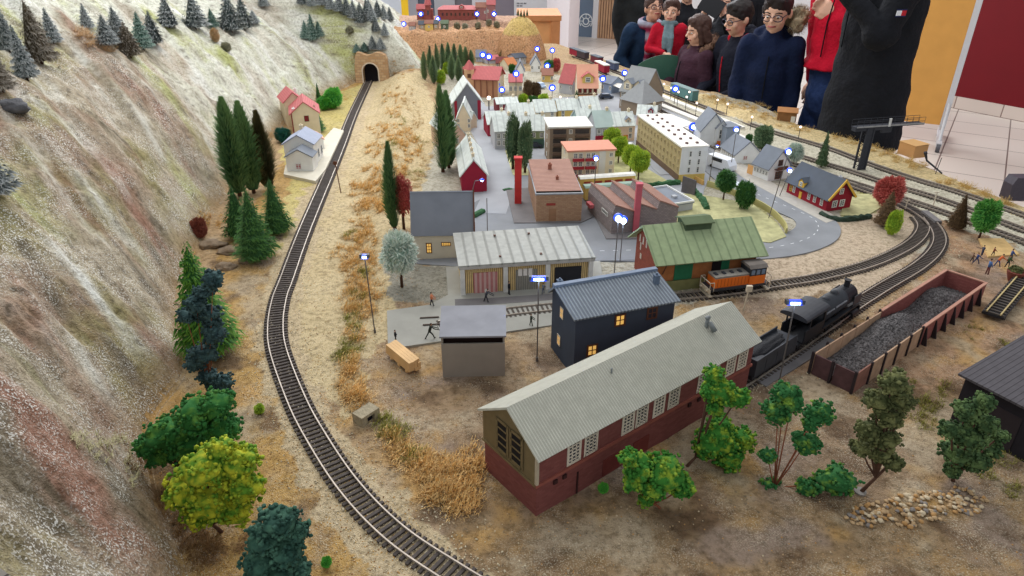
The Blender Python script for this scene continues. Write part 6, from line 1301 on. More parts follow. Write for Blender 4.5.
# ---------------------------------------------------------------- coal bunker
a, b, c = P(808, 375), P(851, 393), P(979, 300); ux = (c - b); LB = ux.length; ux.normalize(); uy = Vector((-ux.y, ux.x, 0)); DB = abs((a - b).dot(uy)); hb = hgt(851, 393, 373); rz = atan2(ux.y, ux.x)
o = thing('coal_bunker', 'long open coal bunker of brown and red walls filled with coal', 'coal bunker', b, rz)
Mbk = mat('bunker_brown', rgb(132, 92, 80), .9, .2, 60); Mbp = mat('bunker_pale', rgb(178, 146, 120), .9, .15, 60); Mbr_ = brick_mat('bunker_brick', rgb(146, 88, 82), rgb(126, 76, 70), .010, .004, .85, mort=.1, col2=rgb(132, 74, 70)); Mpost = mat('post_dark', rgb(48, 38, 40), .8)
for k in range(2): MB().box(-.003, 0, DB * k / 2, DB * (k + 1) / 2 - .002, 0, hb).build('end_panel', mat('bunker_end', rgb(86, 60, 60), .9, .2, 60), o)
n = 5; xs = LB * .45
for k in range(n):
    x0, x1 = xs * k / n, xs * (k + 1) / n - .002
    MB().box(x0, x1, -.003, 0, 0, hb).build('side_panel', Mbp if k else Mbk, o); MB().box(x0, x1, DB, DB + .003, 0, hb).build('side_panel', Mbp, o)
    for y in (-.006, DB + .003): MB().box(x1 - .002, x1 + .003, y, y + .004, 0, hb * 1.1).build('post', Mpost, o)
for x, y in ((-.004, -.004), (-.004, DB / 2), (-.004, DB)): MB().box(x - .003, x + .002, y, y + .005, 0, hb * 1.12).build('post', Mpost, o)
MB().box(xs, LB, -.004, 0, 0, hb).build('brick_wall', Mbr_, o); MB().box(xs, LB, DB, DB + .004, 0, hb).build('brick_wall', Mbr_, o); MB().box(LB - .004, LB, 0, DB, 0, hb).build('brick_wall', Mbr_, o)
MB().box(xs, LB, -.006, .001, hb, hb + .003).box(xs, LB, DB - .001, DB + .006, hb, hb + .003).box(LB - .005, LB + .001, 0, DB, hb, hb + .003).build('coping', mat('coping_pale', rgb(176, 130, 112), .85, .1, 60), o)
for k in range(7):
    x = xs + (LB - xs) * (k + .3) / 7; mb = MB(); mb.prism([(-.004, 0), (-.016, 0), (-.006, hb * .9), (-.004, hb * .9)], 0, .004, 0, Matrix(((0, 0, 1, x), (1, 0, 0, 0), (0, 1, 0, 0), (0, 0, 0, 1)))); mb.build('buttress', Mpost, o)
rnd = random.Random(3); mb = MB(); nx, ny = 90, 30
def coal_h(u, v):
    a_ = math.exp(-((u - .44) / .17) ** 2) * .95 + math.exp(-((u - .84) / .12) ** 2) * (.40 + .35 * v) + .34 * max(0, min(1, (.34 - u) / .1)) + .06; return hb * min(1.05, a_) * (.75 + .35 * sin(pi * min(1, max(0, v)))) * (0.9 + .2 * noise.noise(Vector((u * 9, v * 4, 0))))
for j in range(ny):
    for i in range(nx):
        u_, v_ = i / (nx - 1), j / (ny - 1); z = coal_h(u_, v_) + .0035 * noise.noise(Vector((u_ * 95, v_ * 32, 1))); mb.v.append((.001 + u_ * (LB - .006), .001 + v_ * (DB - .002), max(.001, z)))
mb.f = [(j * nx + i, j * nx + i + 1, (j + 1) * nx + i + 1, (j + 1) * nx + i) for j in range(ny - 1) for i in range(nx - 1)]; mb.m = [0] * len(mb.f)
for i in range(2600):
    u_, v_ = rnd.random(), rnd.random(); s_ = rnd.uniform(.0012, .0036); R_ = Matrix.Rotation(rnd.uniform(0, 6), 3, 'Z') @ Matrix.Rotation(rnd.uniform(0, 6), 3, 'X'); p = Vector((.004 + u_ * (LB - .012), .004 + v_ * (DB - .008), coal_h(u_, v_) + s_ * .3)); mb.add([p + R_ @ Vector((v.x * s_, v.y * s_ * .8, v.z * s_ * .7)) for v in f8v], f8f)
cl_ = mb.build('coal', mat('coal_grey', rgb(92, 88, 88), .8, .5, 160, .6, 500), loc=b, rz=rz); tag(cl_, 'grey-black coal heaped inside the long open bunker', 'coal', kind='stuff')
# ---------------------------------------------------------------- dark shed at the right, planks, flat wagon
s = House('tarred_shed', 'black-walled shed with a charcoal boarded roof cut by the right edge', (950, 420), (1062, 484), .20, hgt(950, 420, 376), mat('tar_black', rgb(34, 30, 36), .85, .2, 50))
s.walls(); r = MB(); r.slab((-.010, -.012, s.h + .004), (s.L + .01, -.012, s.h + .004), (s.L + .01, s.d + .012, s.h + .030), (-.010, s.d + .012, s.h + .030), .005); r.build('roof', stripe_mat('roof_charcoal', rgb(84, 80, 84), rgb(62, 58, 62), .010, 'X', .85, .3, .15), s.t)
s.panel('f', .05, .11, 0, s.h * .75, mat('door_tar', rgb(46, 38, 42), .8), 'door'); MB().box(s.L * .3, s.L * .3 + .03, s.d, s.d + .03, s.h + .01, s.h + .05).build('flue', M_blk, s.t)
a, b = P(409, 376.5), P(386, 357); d_ = b - a; Lp = d_.length; rz = atan2(d_.y, d_.x); un = d_.normalized(); nn = Vector((-un.y, un.x, 0)); Mpl_ = mat('fresh_pine', rgb(216, 176, 124), .7, .12, 30); rnd = random.Random(2); a = a - nn * .002; k = 0
for i in range(3):
    p = a + un * Lp * (.15 + .33 * i) - nn * .030; bm_ = MB().box(-.004, .004, 0, .030, 0, .006).build('timber_bearer', Mpl_, loc=(p.x, p.y, T + .002), rz=rz); tag(bm_, 'short pine bearer under the pile of planks by the grey box shed', 'timber', 'bearers under the plank pile')
for j in range(4):
    for i in range(4):
        p = a + un * rnd.uniform(-.003, .003) - nn * (.0072 * (i + 1)); q = MB().box(0, Lp, 0, .0068, 0, .0060).build('plank', Mpl_, loc=(p.x, p.y, T + .008 + .0063 * j), rz=rz); tag(q, 'pale pine plank in the pile left of the grey box shed', 'plank', 'planks in the pile')
a, b = P(993, 318), P(1022, 284); d_ = b - a; o = thing('flat_wagon', 'low black flat wagon carrying a length of track at the right edge', 'wagon', (a + b) / 2 + Vector((0, 0, .0)), atan2(d_.y, d_.x)); h = d_.length / 2 + .02
MB().box(-h, h, -.024, .024, .012, .018).build('deck', M_blk, o)
for y in (-.015, .015): MB().box(-h, h, y - .0014, y + .0014, .021, .025).build('rail', mat('rail_yellowed', rgb(190, 170, 120), .5), o)
for i in range(18): MB().box(-.0028, .0028, -.022, .022, .018, .021).build('sleeper', M_sleeper2, o, loc=(-h + .006 + i * (2 * h - .012) / 17, 0, 0))
for x in (-h * .8, h * .8): 
    for y in (-.02, .02): MB().box(-.004, .004, -.003, .003, 0, .012).build('stake', M_ir, o, loc=(x, y, 0))
o = thing('planter_tub', 'round rust-red tub filled with dry plants above the flat wagon at the right edge', 'tub', P(1013, 281)); MB().tube([(0, 0, 0), (0, 0, .018), (0, 0, .030)], [.013, .020, .023], 16).build('tub_body', mat('tub_rust', rgb(116, 62, 50), .8, .15, 60), o)
me = tuft_foam([(Vector((0, 0, .030)), .020)], 4); me.materials.append(Fol); link('plants', me, o)
flat('sand_mat', [(978, 240), (1003, 240), (1019, 256), (988, 258)], mat('mat_straw', rgb(206, 172, 116), .95, .12, 60, .5, 300), .006)
# ---------------------------------------------------------------- signals, lamps, masts
M_mast = mat('mast_grey', rgb(98, 92, 88), .6, .1); M_led = mat('led', rgb(225, 238, 255), .3, 0, emit=rgb(190, 215, 255), estr=7); M_blue = mat('led_glow_blue', rgb(30, 60, 190), .3, .05, emit=rgb(30, 80, 255), estr=.55); M_warm = mat('globe_warm', rgb(255, 236, 220), .3, 0, emit=rgb(255, 225, 205), estr=2.2)  # blue emission on heads, shades and discs imitates the halo around the lamps
def pt(loc, e, col=(.45, .65, 1), r=.006):
    d = bpy.data.lights.new('lamp_light', 'POINT'); d.energy = e; d.color = col; d.shadow_soft_size = r; o = bpy.data.objects.new('lamp_light', d); scene.collection.objects.link(o); o.location = loc
def lamp(label, base, top, style='flood', dx=0, r=None, e=.0, b=None, name='street_lamp', tp=None):
    b = b or hit(*base); h = pxh(b.x, b.y, b.z, top); o = thing(name, label, 'lamp', b); r = r or 1.0
    t = Vector(((dx / scl(b + Vector((0, 0, h)))) if dx else 0, 0, h))
    if style == 'goose':
        MB().tube([(0, 0, -.003), (0, 0, h * .7), (t.x * .3, 0, h * .98), (t.x, 0, h)], .0013, 7).build('pole', M_mast, o); MB().ball(t, .0055 * r, 2).build('bulb', M_led, o, True); MB().tube([t + Vector((0, 0, .001)), t + Vector((0, 0, .006 * r))], [.009 * r, .002], 12).build('lamp_shade', M_blue, o)
    elif style == 'flood':
        MB().tube([(0, 0, -.003), (0, 0, .010)], .003, 8).build('foot', M_mast, o); MB().tube([(0, 0, 0), t], .0015, 7).build('pole', M_mast, o); w = .016 * r
        MB().box(-w, w, -.003, .005, -.004, .006).build('lamp_head', M_blue, o, loc=t); MB().box(-w * .62, w * .62, -.0045, -.003, -.002, .003).build('bulb', M_led, o, loc=t)
        for s in (-1, 1): MB().box(s * w - .003, s * w + .003, -.004, .006, -.002, .007).build('side_lamp', M_blk2, o, loc=t)
    elif style == 'twin':
        MB().tube([(0, 0, -.003), t], .0014, 7).build('pole', M_mast, o); MB().ball(t, .009 * r, 2).build('bulb', M_led, o, True); MB().tube([t + Vector((0, .006, .002)), t + Vector((0, .010, .003))], [.013 * r, .012 * r], 14).build('glow_disc', M_blue, o)  # glowing disc added in place of the bulb's blue halo
    elif style == 'globe':
        MB().tube([(0, 0, -.002), t], .0016 * r, 7).build('pole', M_blk2, o); MB().ball(t, .0055 * r, 2).build('globe', M_warm, o, True)
    else:
        MB().tube([(0, 0, -.002), t], .002, 6).build('pole', M_mast, o); MB().ball(t, .010 * r, 2).build('bulb', M_led, o, True); MB().tube([t + Vector((0, .008, 0)), t + Vector((0, .014, 0))], [.020 * r, .018 * r], 14).build('glow_disc', M_blue, o)  # disc added behind the bulb glows blue to suggest its glare
    if e: pt(Vector(b) + t + Vector((0, -.012, -.004)), e)
    return o
lamp('lamp mast with a small blue-lit head left of the blossoming tree', (375, 333), 257, 'flood', dx=-2, r=.5, e=.01)
lamp('lamp mast with a wide head between the grey box shed and the blue house', (537, 361), 279, 'flood', r=1.1, e=.05)
lamp('tall lamp mast with a wide blue-lit head beside the steam engine', (779, 383), 303, 'flood', dx=-2, r=1.0, e=.03)
lamp('left one of two bright lamps in front of the saw-tooth mill', (614, 276), 219, 'twin', e=.10); lamp('right one of two bright lamps in front of the saw-tooth mill', (620, 262), 221, 'twin', e=.10)
lamp('curved lamp arm glowing in front of the crimson gable end', (473, 216), 180, 'goose', dx=10, e=.05)
lamp('tall lamp with a blue glow in front of the terracotta-roofed apartment block', (593, 212), 159, 'twin', r=.7, e=.03)
lamp('tall lamp at the road corner by the end of the long apartment block', (709, 184), 146, 'goose', dx=3, r=.8, e=.01); lamp('tall lamp glowing over the slate cottage with the red window', (730, 172), 130, 'twin', r=.8, e=.03)
lamp('very tall lamp on the garden lawn glowing over the gabled cottage', (768, 220), 152, 'twin', dx=8, r=.8, e=.03); lamp('lamp glowing at the left corner of the crimson villa', (779, 197), 171, 'twin', dx=6, r=.7, e=.03)
lamp('small curved lamp on the garden lawn behind the green-roofed depot', (739, 210), 199, 'goose', dx=9, r=.7)
lamp('street lamp glowing in front of the tan hall, upper of the pair', (497, 97), 85, 'far', r=.9, e=.02); lamp('street lamp glowing in front of the tan hall, lower of the pair', (502, 104), 90, 'far', r=.9, e=.02); lamp('street lamp between the tan hall and the maroon kiosk house', (489, 110), 98, 'globe', r=2)
for i, (x, yb, yt, lab) in enumerate([(483, 64, 55, 'left lamp glowing blue behind the bell tower'), (489, 66, 57, 'right lamp glowing blue behind the bell tower'), (499, 58, 43, 'left of two bright lamps in front of the cliff foot'), (508, 58, 42.5, 'right of two bright lamps in front of the cliff foot'), (523, 58, 44, 'bright lamp under the yellowish knoll'), (531, 60, 47, 'second lamp from the knoll along the far rails'), (537, 63, 49, 'third lamp from the knoll along the far rails'), (552, 66, 50.5, 'brightest lamp beside the far rails'), (547, 80, 66, 'lamp glowing by the small yellow house'), (552, 100, 88, 'lamp glowing on the street left of the inn'), (602, 94, 79, 'bright lamp between the inn and the station'), (624, 84, 73, 'lamp near the far railcars right of the inn'), (574, 92, 79, 'lamp glowing against the left corner of the inn'), (674, 104, 89, 'lamp glowing over the platforms in front of the girl'), (692, 140, 127, 'lamp glowing beneath the small canopy'), (516, 96, 74, 'lamp glowing on the tiny white gabled house')]):
    lamp(lab, (x, yb), yt, 'far', r=1.0 if i > 5 else 1.2)
for x, y, lab in ((421, 14, 'lamp glowing by the red gatehouse on the cliff'), (438, 19, 'lamp glowing on the cliff road below the fortress'), (477, 14, 'lamp glowing at the right end of the fortress'), (494, 14, 'last lamp to the right on the cliff top'), (404, 24, 'lamp glowing where the snowy slope meets the cliff')):
    p = on_cliff(x, y + 5, .3); p.z = max(p.z - .02, cz(p.x, p.y)); lamp(lab, (x, y + 5), y, 'far', b=p, r=1.0)
for i, (x, yb, yt) in enumerate([(663, 96, 84), (670, 101, 88), (677, 106, 92), (685, 112, 97), (695, 118, 103), (706, 124, 108), (726, 116, 104), (750, 130, 117), (798, 140, 127), (640, 92, 80), (716, 112, 100), (688, 104, 92), (560, 108, 97), (567, 108, 99)]):
    lamp('small pale globe lamp on a dark post along the platforms and the station square', (x, yb), yt, 'globe', r=1.0).__setitem__('group', 'globe lamps by the station')
for b, t, lab in (((487.5, 236), 198, 'thin bare mast beside the steep grey-roofed house'),):
    g = hit(*b); o = MB().tube([(0, 0, 0), (0, 0, pxh(g.x, g.y, g.z, t))], .0013, 7).build('mast', M_mast, loc=g); tag(o, lab, 'mast')
g = hit(743, 312); h = pxh(g.x, g.y, g.z, 290); o = thing('signal_post', 'cream signal post with a square head between the orange engine and the steam engine', 'signal', g); MB().tube([(0, 0, 0), (.004, 0, h)], .0022, 8).build('pole', M_buf, o); MB().box(-.002, .012, -.004, .004, h - .004, h + .012).build('signal_head', M_buf, o)
g = hit(341, 193); h = pxh(g.x, g.y, g.z, 163); o = thing('disc_signal', 'brown round disc signal on a post right of the single track', 'signal', g); MB().tube([(0, 0, 0), (-.008, 0, h)], .0018, 8).build('pole', M_fr_dark, o); MB().tube([(-.008, -.002, h), (-.008, .002, h)], .008, 16).build('disc', M_fr_dark, o)
for x, y, t, lab in ((933, 206, 192, 'cream T-shaped post between the straight lines behind the curve'), (905, 210, 200, 'short cream post beside the curved junction')):
    g = hit(x, y); h = pxh(g.x, g.y, g.z, t); o = thing('track_sign', lab, 'sign', g); MB().box(-.0015, .0015, -.0015, .0015, 0, h).build('post', M_buf, o); MB().box(-.008, .008, -.002, .002, h - .003, h).build('cross_bar', M_buf, o)
strip('sleeper_stack', 'short grey stack of rails lying beside the curved junction', (924, 213), (938, 224), .022, .010, M_conc2, 'stack')
g = hit(859, 169); h = pxh(g.x, g.y, g.z, 127); a = P(851, 127, h + g.z - T); b = P(918, 122.5, h + g.z - T); d_ = b - a; L = d_.length; rz = atan2(d_.y, d_.x)
o = thing('signal_gantry', 'black signal gantry with a railed walkway reaching over the straight lines', 'gantry', g, rz); Mg = mat('gantry_black', rgb(50, 52, 60), .6, .1)
x0 = (a - Vector((g.x, g.y, a.z))).dot(d_.normalized()); mb = MB(); mb.box(-.018, -.012, -.016, -.010, 0, h).box(.012, .018, -.016, -.010, 0, h).box(-.018, -.012, .010, .016, 0, h).box(.012, .018, .010, .016, 0, h)
for k in range(8):
    z0, z1 = h * k / 8, h * (k + 1) / 8
    for y in (-.013, .013): mb.tube([(-.015, y, z0), (.015, y, z1)], .0013, 4); mb.tube([(.015, y, z0), (-.015, y, z1)], .0013, 4)
mb.box(-.015, .015, -.0135, -.0125, 0, h).build('tower', Mg, o)
mb = MB(); mb.box(x0, x0 + L, -.016, .016, h, h + .005); mb.slab((x0, -.012, h), (x0 + L * .5, -.012, h), (x0 + L * .5, .012, h), (x0, .012, h), .012); mb.build('walkway', Mg, o)
MB().box(x0, x0 + L, -.0175, -.016, h + .003, h + .008).build('edge_plate', mat('gantry_edge', rgb(150, 150, 150), .6), o)
mb = MB()
for y in (-.016, .016):
    for k in range(12): mb.tube([(x0 + L * k / 11, y, h), (x0 + L * k / 11, y, h + .030)], .0009, 4)
    for z in (.015, .030): mb.tube([(x0, y, h + z), (x0 + L, y, h + z)], .0009, 4)
mb.build('railing', Mg, o); mb = MB(); mb.box(x0 + L * .42, x0 + L * .56, -.006, .006, h - .026, h - .004); mb.build('signal_box', Mg, o); MB().box(x0 + L * .455, x0 + L * .485, -.020, -.016, h + .002, h + .034).build('signal_head', mat('signal_pale', rgb(206, 206, 204), .5), o)
# oddments on the far table edge
a, b = P(897, 153), P(912, 158.5); d_ = b - a; o = thing('cardboard_box', 'tan cardboard box on the table edge right of the signal gantry', 'box', a, atan2(d_.y, d_.x)); L = .085; MB().box(0, L, 0, .07, 0, .052).build('carton', mat('cardboard', rgb(196, 148, 96), .9, .06, 20), o); MB().slab((-.002, -.002, .054), (L + .002, -.002, .054), (L + .002, .072, .058), (-.002, .072, .056), .002).build('flap', mat('cardboard_top', rgb(214, 168, 112), .9, .05, 20), o)
a = P(786, 122); o = thing('wooden_hut', 'small brown wooden hut with a white front on the table edge before the navy parka', 'hut', a, -.35); MB().box(-.045, .045, 0, .05, 0, .045).build('walls', mat('hut_brown', rgb(138, 98, 62), .85, .15, 40), o); MB().slab((-.05, -.006, .050), (.05, -.006, .050), (.05, .056, .062), (-.05, .056, .062), .004).build('roof', mat('hut_roof', rgb(168, 118, 72), .85, .1, 40), o); MB().box(.02, .04, -.002, 0, 0, .03).build('door', M_wframe, o)
a = P(1016, 201); o = thing('plastic_tub', 'dark grey rounded plastic tub on the table edge at the far right', 'tub', a); 
mb = MB(); mb.prism([(-.03, 0), (.05, 0), (.055, .05), (.05, .085), (-.022, .085), (-.032, .06)], 0, .05, 0, Matrix.Rotation(pi / 2, 4, 'X') @ Matrix.Translation((0, 0, -.05))); mb.build('tub_body', mat('tub_dark', rgb(72, 66, 76), .5, .1), o)
a, b = P(942, 174), P(921, 170); o = thing('bar_lamp', 'black flexible stick lamp on thin legs leaning over the table edge', 'lamp', a); h = pxh(b.x, b.y, T, 154); MB().tube([(0, 0, .002), (b.x - a.x + .012, b.y - a.y, h * .6), (b.x - a.x, b.y - a.y, h)], [.003, .004, .0055], 8).build('stick', Mg, o); MB().tube([(b.x - a.x + .03, 0, 0), (b.x - a.x + .036, 0, h)], .0014, 5).build('leg', Mg, o); MB().tube([(b.x - a.x, b.y - a.y, h), (b.x - a.x - .003, b.y - a.y, h + .008)], .007, 8).build('head', Mg, o)
# far trains and cars
def wagon(label, px, i, w, h, m, m2, name='goods_wagon'):
    c, d = nearest(YD[i], *px); o = thing(name, label, 'railway wagon', (c.x, c.y, T), atan2(d.y, d.x)); MB().box(-w / 2, w / 2, -.019, .019, .016, .016 + h).build('body', m, o); MB().box(-w / 2 - .002, w / 2 + .002, -.021, .021, .016 + h, .022 + h).build('roof', m2, o)
    for x in (-w * .33, w * .33): wheel(o, x, .0145, .007)
for px, lab, m, m2 in (((566, 55), 'maroon wagon at the far end of the outermost line', Mcm, Rdk), ((578, 60), 'dark wagon second from the far end of the outermost line', W_('wagon_dark', (70, 60, 66)), Rdk), ((592, 65), 'maroon wagon third from the far end of the outermost line', W_('wagon_maroon', (110, 46, 56)), Rdk), ((607, 71), 'blue-grey wagon nearest on the outermost line', W_('wagon_blue', (80, 90, 120)), Rgy)): wagon(lab, px, 0, .13, .04, m, m2)
wagon('teal railcar at the platforms in front of the girl in plum', (676, 100), 0, .24, .05, W_('railcar_teal', (90, 130, 130)), W_('railcar_roof', (120, 140, 140)), 'railcar')
wagon('red railcar with a white roof on the second line near the far lamps', (600, 73), 1, .18, .045, Mcm, Mpl, 'railcar')
def car(label, px, col, w=.075, rz=0, name='car', van=False):
    b = P(*px); o = thing(name, label, 'car', (b.x, b.y, T + .004), rz); m = mat('car_' + name + '_%d' % int(px[0]), rgb(*col), .35, .04); h = w * (.42 if van else .34)
    prof = [(-w / 2, .004), (w / 2, .004), (w / 2, h * .5), (w * .42, h * .56), (w * .30, h * .60), (w * .18, h), (-w * .34, h), (-w * .46, h * .6), (-w / 2, h * .5)] if not van else [(-w / 2, .004), (w / 2, .004), (w / 2, h * .5), (w * .36, h * .95), (-w / 2, h)]
    mb = MB(); mb.prism(prof, -w * .2, w * .2, 0, Matrix.Rotation(pi / 2, 4, 'X')); mb.build('car_body', m, o)
    mb = MB()
    for s in (-1, 1): mb.box(-w * .30, w * .16, min(s * w * .2, s * w * .204), max(s * w * .2, s * w * .204), h * .62, h * .9)
    mb.build('side_window', M_glass, o)
    for x in (-w * .3, w * .3):
        for s in (-1, 1): MB().tube([(x, s * w * .17, .006), (x, s * w * .21, .006)], .006, 12).build('wheel', M_ir, o)
car('white delivery van on the road beside the white end of the long apartment block', (721, 169), (226, 230, 238), .115, -1.0, 'van', True)
car('pale car half hidden behind the round trees at the road bend', (738, 192), (214, 224, 232), .08, -1.0)
car('dark car parked in front of the shopfront left of the brown balcony block', (534, 148), (50, 54, 64), .075, 0)
car('white car at the street corner by the lime-green trees', (628, 150), (226, 228, 232), .08, -.4)
car('pale blue car on the street left of the inn', (541, 88), (150, 170, 196), .08, -1.2)
car('blue car in front of the station forecourt', (655, 124), (70, 110, 190), .09, -.7); car('bright blue car further along by the small canopy', (686, 143), (90, 140, 210), .09, -.7)
car('dark car between the inn and the station', (606, 99), (60, 70, 90), .08, .2); car('red car on the far square right of the inn', (619, 122), (190, 50, 50), .07, 0)
# ---------------------------------------------------------------- little figures
def figure(label, base, hpx, col, legs=(40, 42, 50), rz=0, stride=.12, arm=.3, bend=0, tool=False, group=None):
    b = hit(*base); h = hpx / scl(b) / .84; o = thing('figurine', label, 'figurine', (b.x, b.y, max(b.z, T + .0045)), rz); u = h
    mb = MB(); s = stride
    mb.tube([(-s * u, .05 * u, 0), (-s * .4 * u, .05 * u, .27 * u), (0, .04 * u, .5 * u)], [.035 * u, .04 * u, .055 * u], 8); mb.tube([(s * u, -.05 * u, 0), (s * .6 * u, -.05 * u, .27 * u), (0, -.04 * u, .5 * u)], [.035 * u, .04 * u, .055 * u], 8)
    for q in (-1, 1): mb.ball((-q * s * u + .02 * u, q * .05 * u, .02 * u), (.06 * u, .03 * u, .025 * u), 1)
    mb.build('legs', mat('fig_%d_%d_%d' % legs, rgb(*legs), .8), o, True)
    top = Vector((bend * u, 0, .83 * u)); mb = MB(); mb.tube([(0, 0, .48 * u), Vector((bend * .5 * u, 0, .66 * u)), top], [.085 * u, .09 * u, .075 * u], 10)
    for q in (-1, 1): mb.tube([top + Vector((0, q * .09 * u, -.02 * u)), top + Vector((arm * .4 * u, q * .13 * u, -.18 * u)), top + Vector((arm * u, q * .10 * u, -.32 * u))], [.035 * u, .03 * u, .025 * u], 7)
    t_ = mb.build('torso', mat('fig_%d_%d_%d' % col, rgb(*col), .8), o, True)
    hd = top + Vector((bend * .2 * u, 0, .12 * u)); mb = MB(); mb.ball(hd, (.06 * u, .055 * u, .075 * u), 2); mb.tube([top - Vector((0, 0, .02 * u)), hd], .03 * u, 7); mb.build('head', mat('fig_skin', rgb(206, 160, 130), .7), o, True); MB().ball(hd + Vector((-.01 * u, 0, .025 * u)), (.062 * u, .058 * u, .06 * u), 2).build('hair', mat('fig_hair', rgb(60, 44, 36), .8), o, True)
    if tool: MB().tube([top + Vector((arm * u, -.3 * u, -.4 * u)), top + Vector((arm * u, .6 * u, -.25 * u))], .02 * u, 6).build('pole', M_mast, o)
for a_ in [('figurine in an orange and white outfit on the slab left of the workshop doors', (432, 307), 12, (214, 130, 90)), ('figurine crouched over a barrow in front of the pink striped door', (486, 303), 12, (70, 74, 84), (40, 42, 50), 0, .15, .45, .12), ('dark-suited figurine standing between the two workshop doors', (509, 296), 12, (36, 36, 42), (36, 36, 42), 0, .04, .1), ('grey-blue figurine beside the open right workshop door', (543, 295), 10, (110, 124, 146), (90, 100, 120), 1.2),
           ('dark figurine at the left corner of the concrete slab above the planks', (396, 343), 11, (34, 36, 42), (34, 36, 42), 0, .05, .1), ('dark figurine striding with a long pole left of the grey box shed', (430, 340), 14, (40, 46, 40), (40, 46, 40), .4, .28, .5, .1, True), ('dark green figurine on the slab between the box shed and the lamp mast', (531, 327), 11, (50, 60, 52), (60, 66, 60), 0, .1, .3),
           ('blue-clad figurine at the left of the track gang', (975, 265), 10, (60, 80, 130), (40, 50, 90), 0, .25, .4), ('dark figurine with a shovel behind the left of the track gang', (981, 257), 9, (60, 70, 96), (50, 56, 80), 1, .2, .4, .1, True), ('brown figurine at the far left of the track gang', (971, 263), 8, (120, 90, 70)), ('blue figurine standing in front, nearest the coal bunker', (986, 276), 14, (80, 110, 160), (110, 60, 60), 0, .04, .1), ('orange-vested figurine bending in the middle of the track gang', (996, 268), 11, (220, 110, 60), (60, 70, 110), 0, .2, .4, .2),
           ('brown figurine sitting at the edge of the straw mat', (992, 257), 8, (130, 70, 50)), ('blue figurine upright right of the straw mat', (1009, 262), 11, (70, 90, 140)), ('green figurine next to the rust-red tub', (1006, 269), 11, (70, 90, 60))]:
    figure(*a_)
for k in ((420, 320), (423, 327)):
    a = P(*k); b = P(k[0] + 19, k[1] - 1); d_ = b - a; q = MB().tube([(0, 0, .006), (d_.length, 0, .006)], .002, 7).build('pipe', mat('pipe_rusty', rgb(84, 70, 62), .7), loc=a, rz=atan2(d_.y, d_.x)); tag(q, 'upper of two dark pipes lying on the concrete slab' if k[1] == 320 else 'lower of two dark pipes lying on the concrete slab', 'pipe')
# ---------------------------------------------------------------- visitors
def remeshed(mb, voxel, name, mats, parent, smooth=6, disp=0, dsc=6, loc=None):
    me = bpy.data.meshes.new('tmp'); me.from_pydata(mb.v, [], mb.f); t = bpy.data.objects.new('tmp', me); scene.collection.objects.link(t)
    r = t.modifiers.new('r', 'REMESH'); r.mode = 'VOXEL'; r.voxel_size = voxel; r.use_smooth_shade = True
    s_ = t.modifiers.new('s', 'SMOOTH'); s_.iterations = smooth; s_.factor = .5
    dg = bpy.context.evaluated_depsgraph_get(); m2 = bpy.data.meshes.new_from_object(t.evaluated_get(dg)); bpy.data.objects.remove(t); bpy.data.meshes.remove(me)
    if disp:
        ns = [v.normal.copy() for v in m2.vertices]
        for v, n_ in zip(m2.vertices, ns): v.co = v.co + n_ * disp * (noise.fractal(v.co * dsc * Vector((1, 1, .6)).x, .9, 2.1, 3) + .6 * sin(v.co.z * 38 + v.co.x * 20) * .3)
    m2.name = name
    for m in (mats if isinstance(mats, list) else [mats]): m2.materials.append(m)
    m2.polygons.foreach_set('use_smooth', [True] * len(m2.polygons)); return link(name, m2, parent, loc)
def cap(mb, pts, rs, n=12):
    mb.tube(pts, rs, n)
    for p, r in zip(pts, rs): mb.ball(p, r, 2)
Mskin = mat('skin', rgb(222, 176, 152), .55, .04, 20, spec=.3); Mskin2 = mat('skin_tan', rgb(204, 156, 132), .55, .04, 20)
Meye = mat('eye_white', rgb(226, 220, 214), .3, .02); Miris = mat('iris_dark', rgb(44, 32, 28), .3, .02); Mlip = mat('lip', rgb(176, 96, 92), .5, .05); Mglf = mat('spectacle_frame', rgb(34, 34, 60), .35, .05)
def cloth(name, c, v=.12, sc=14): return mat('cloth_' + name, rgb(*c), .9, v, sc, .4, 60, spec=.15)
ARM = {'down': (((.125, .0, .63), (.12, -.06, .47))), 'table': (((.15, -.03, .64), (.06, -.20, .575))), 'cross': (((.13, -.04, .655), (.01, -.085, .72))), 'up': (((.13, -.12, .70), (.05, -.19, .90))), 'hold': (((.15, -.04, .64), (.0, -.17, .62))), 'bent': (((.125, -.07, .645), (.03, -.17, .77))), 'side': (((.105, .02, .63), (.085, .0, .50))), 'pocket': (((.155, .0, .64), (.115, -.045, .52)))}
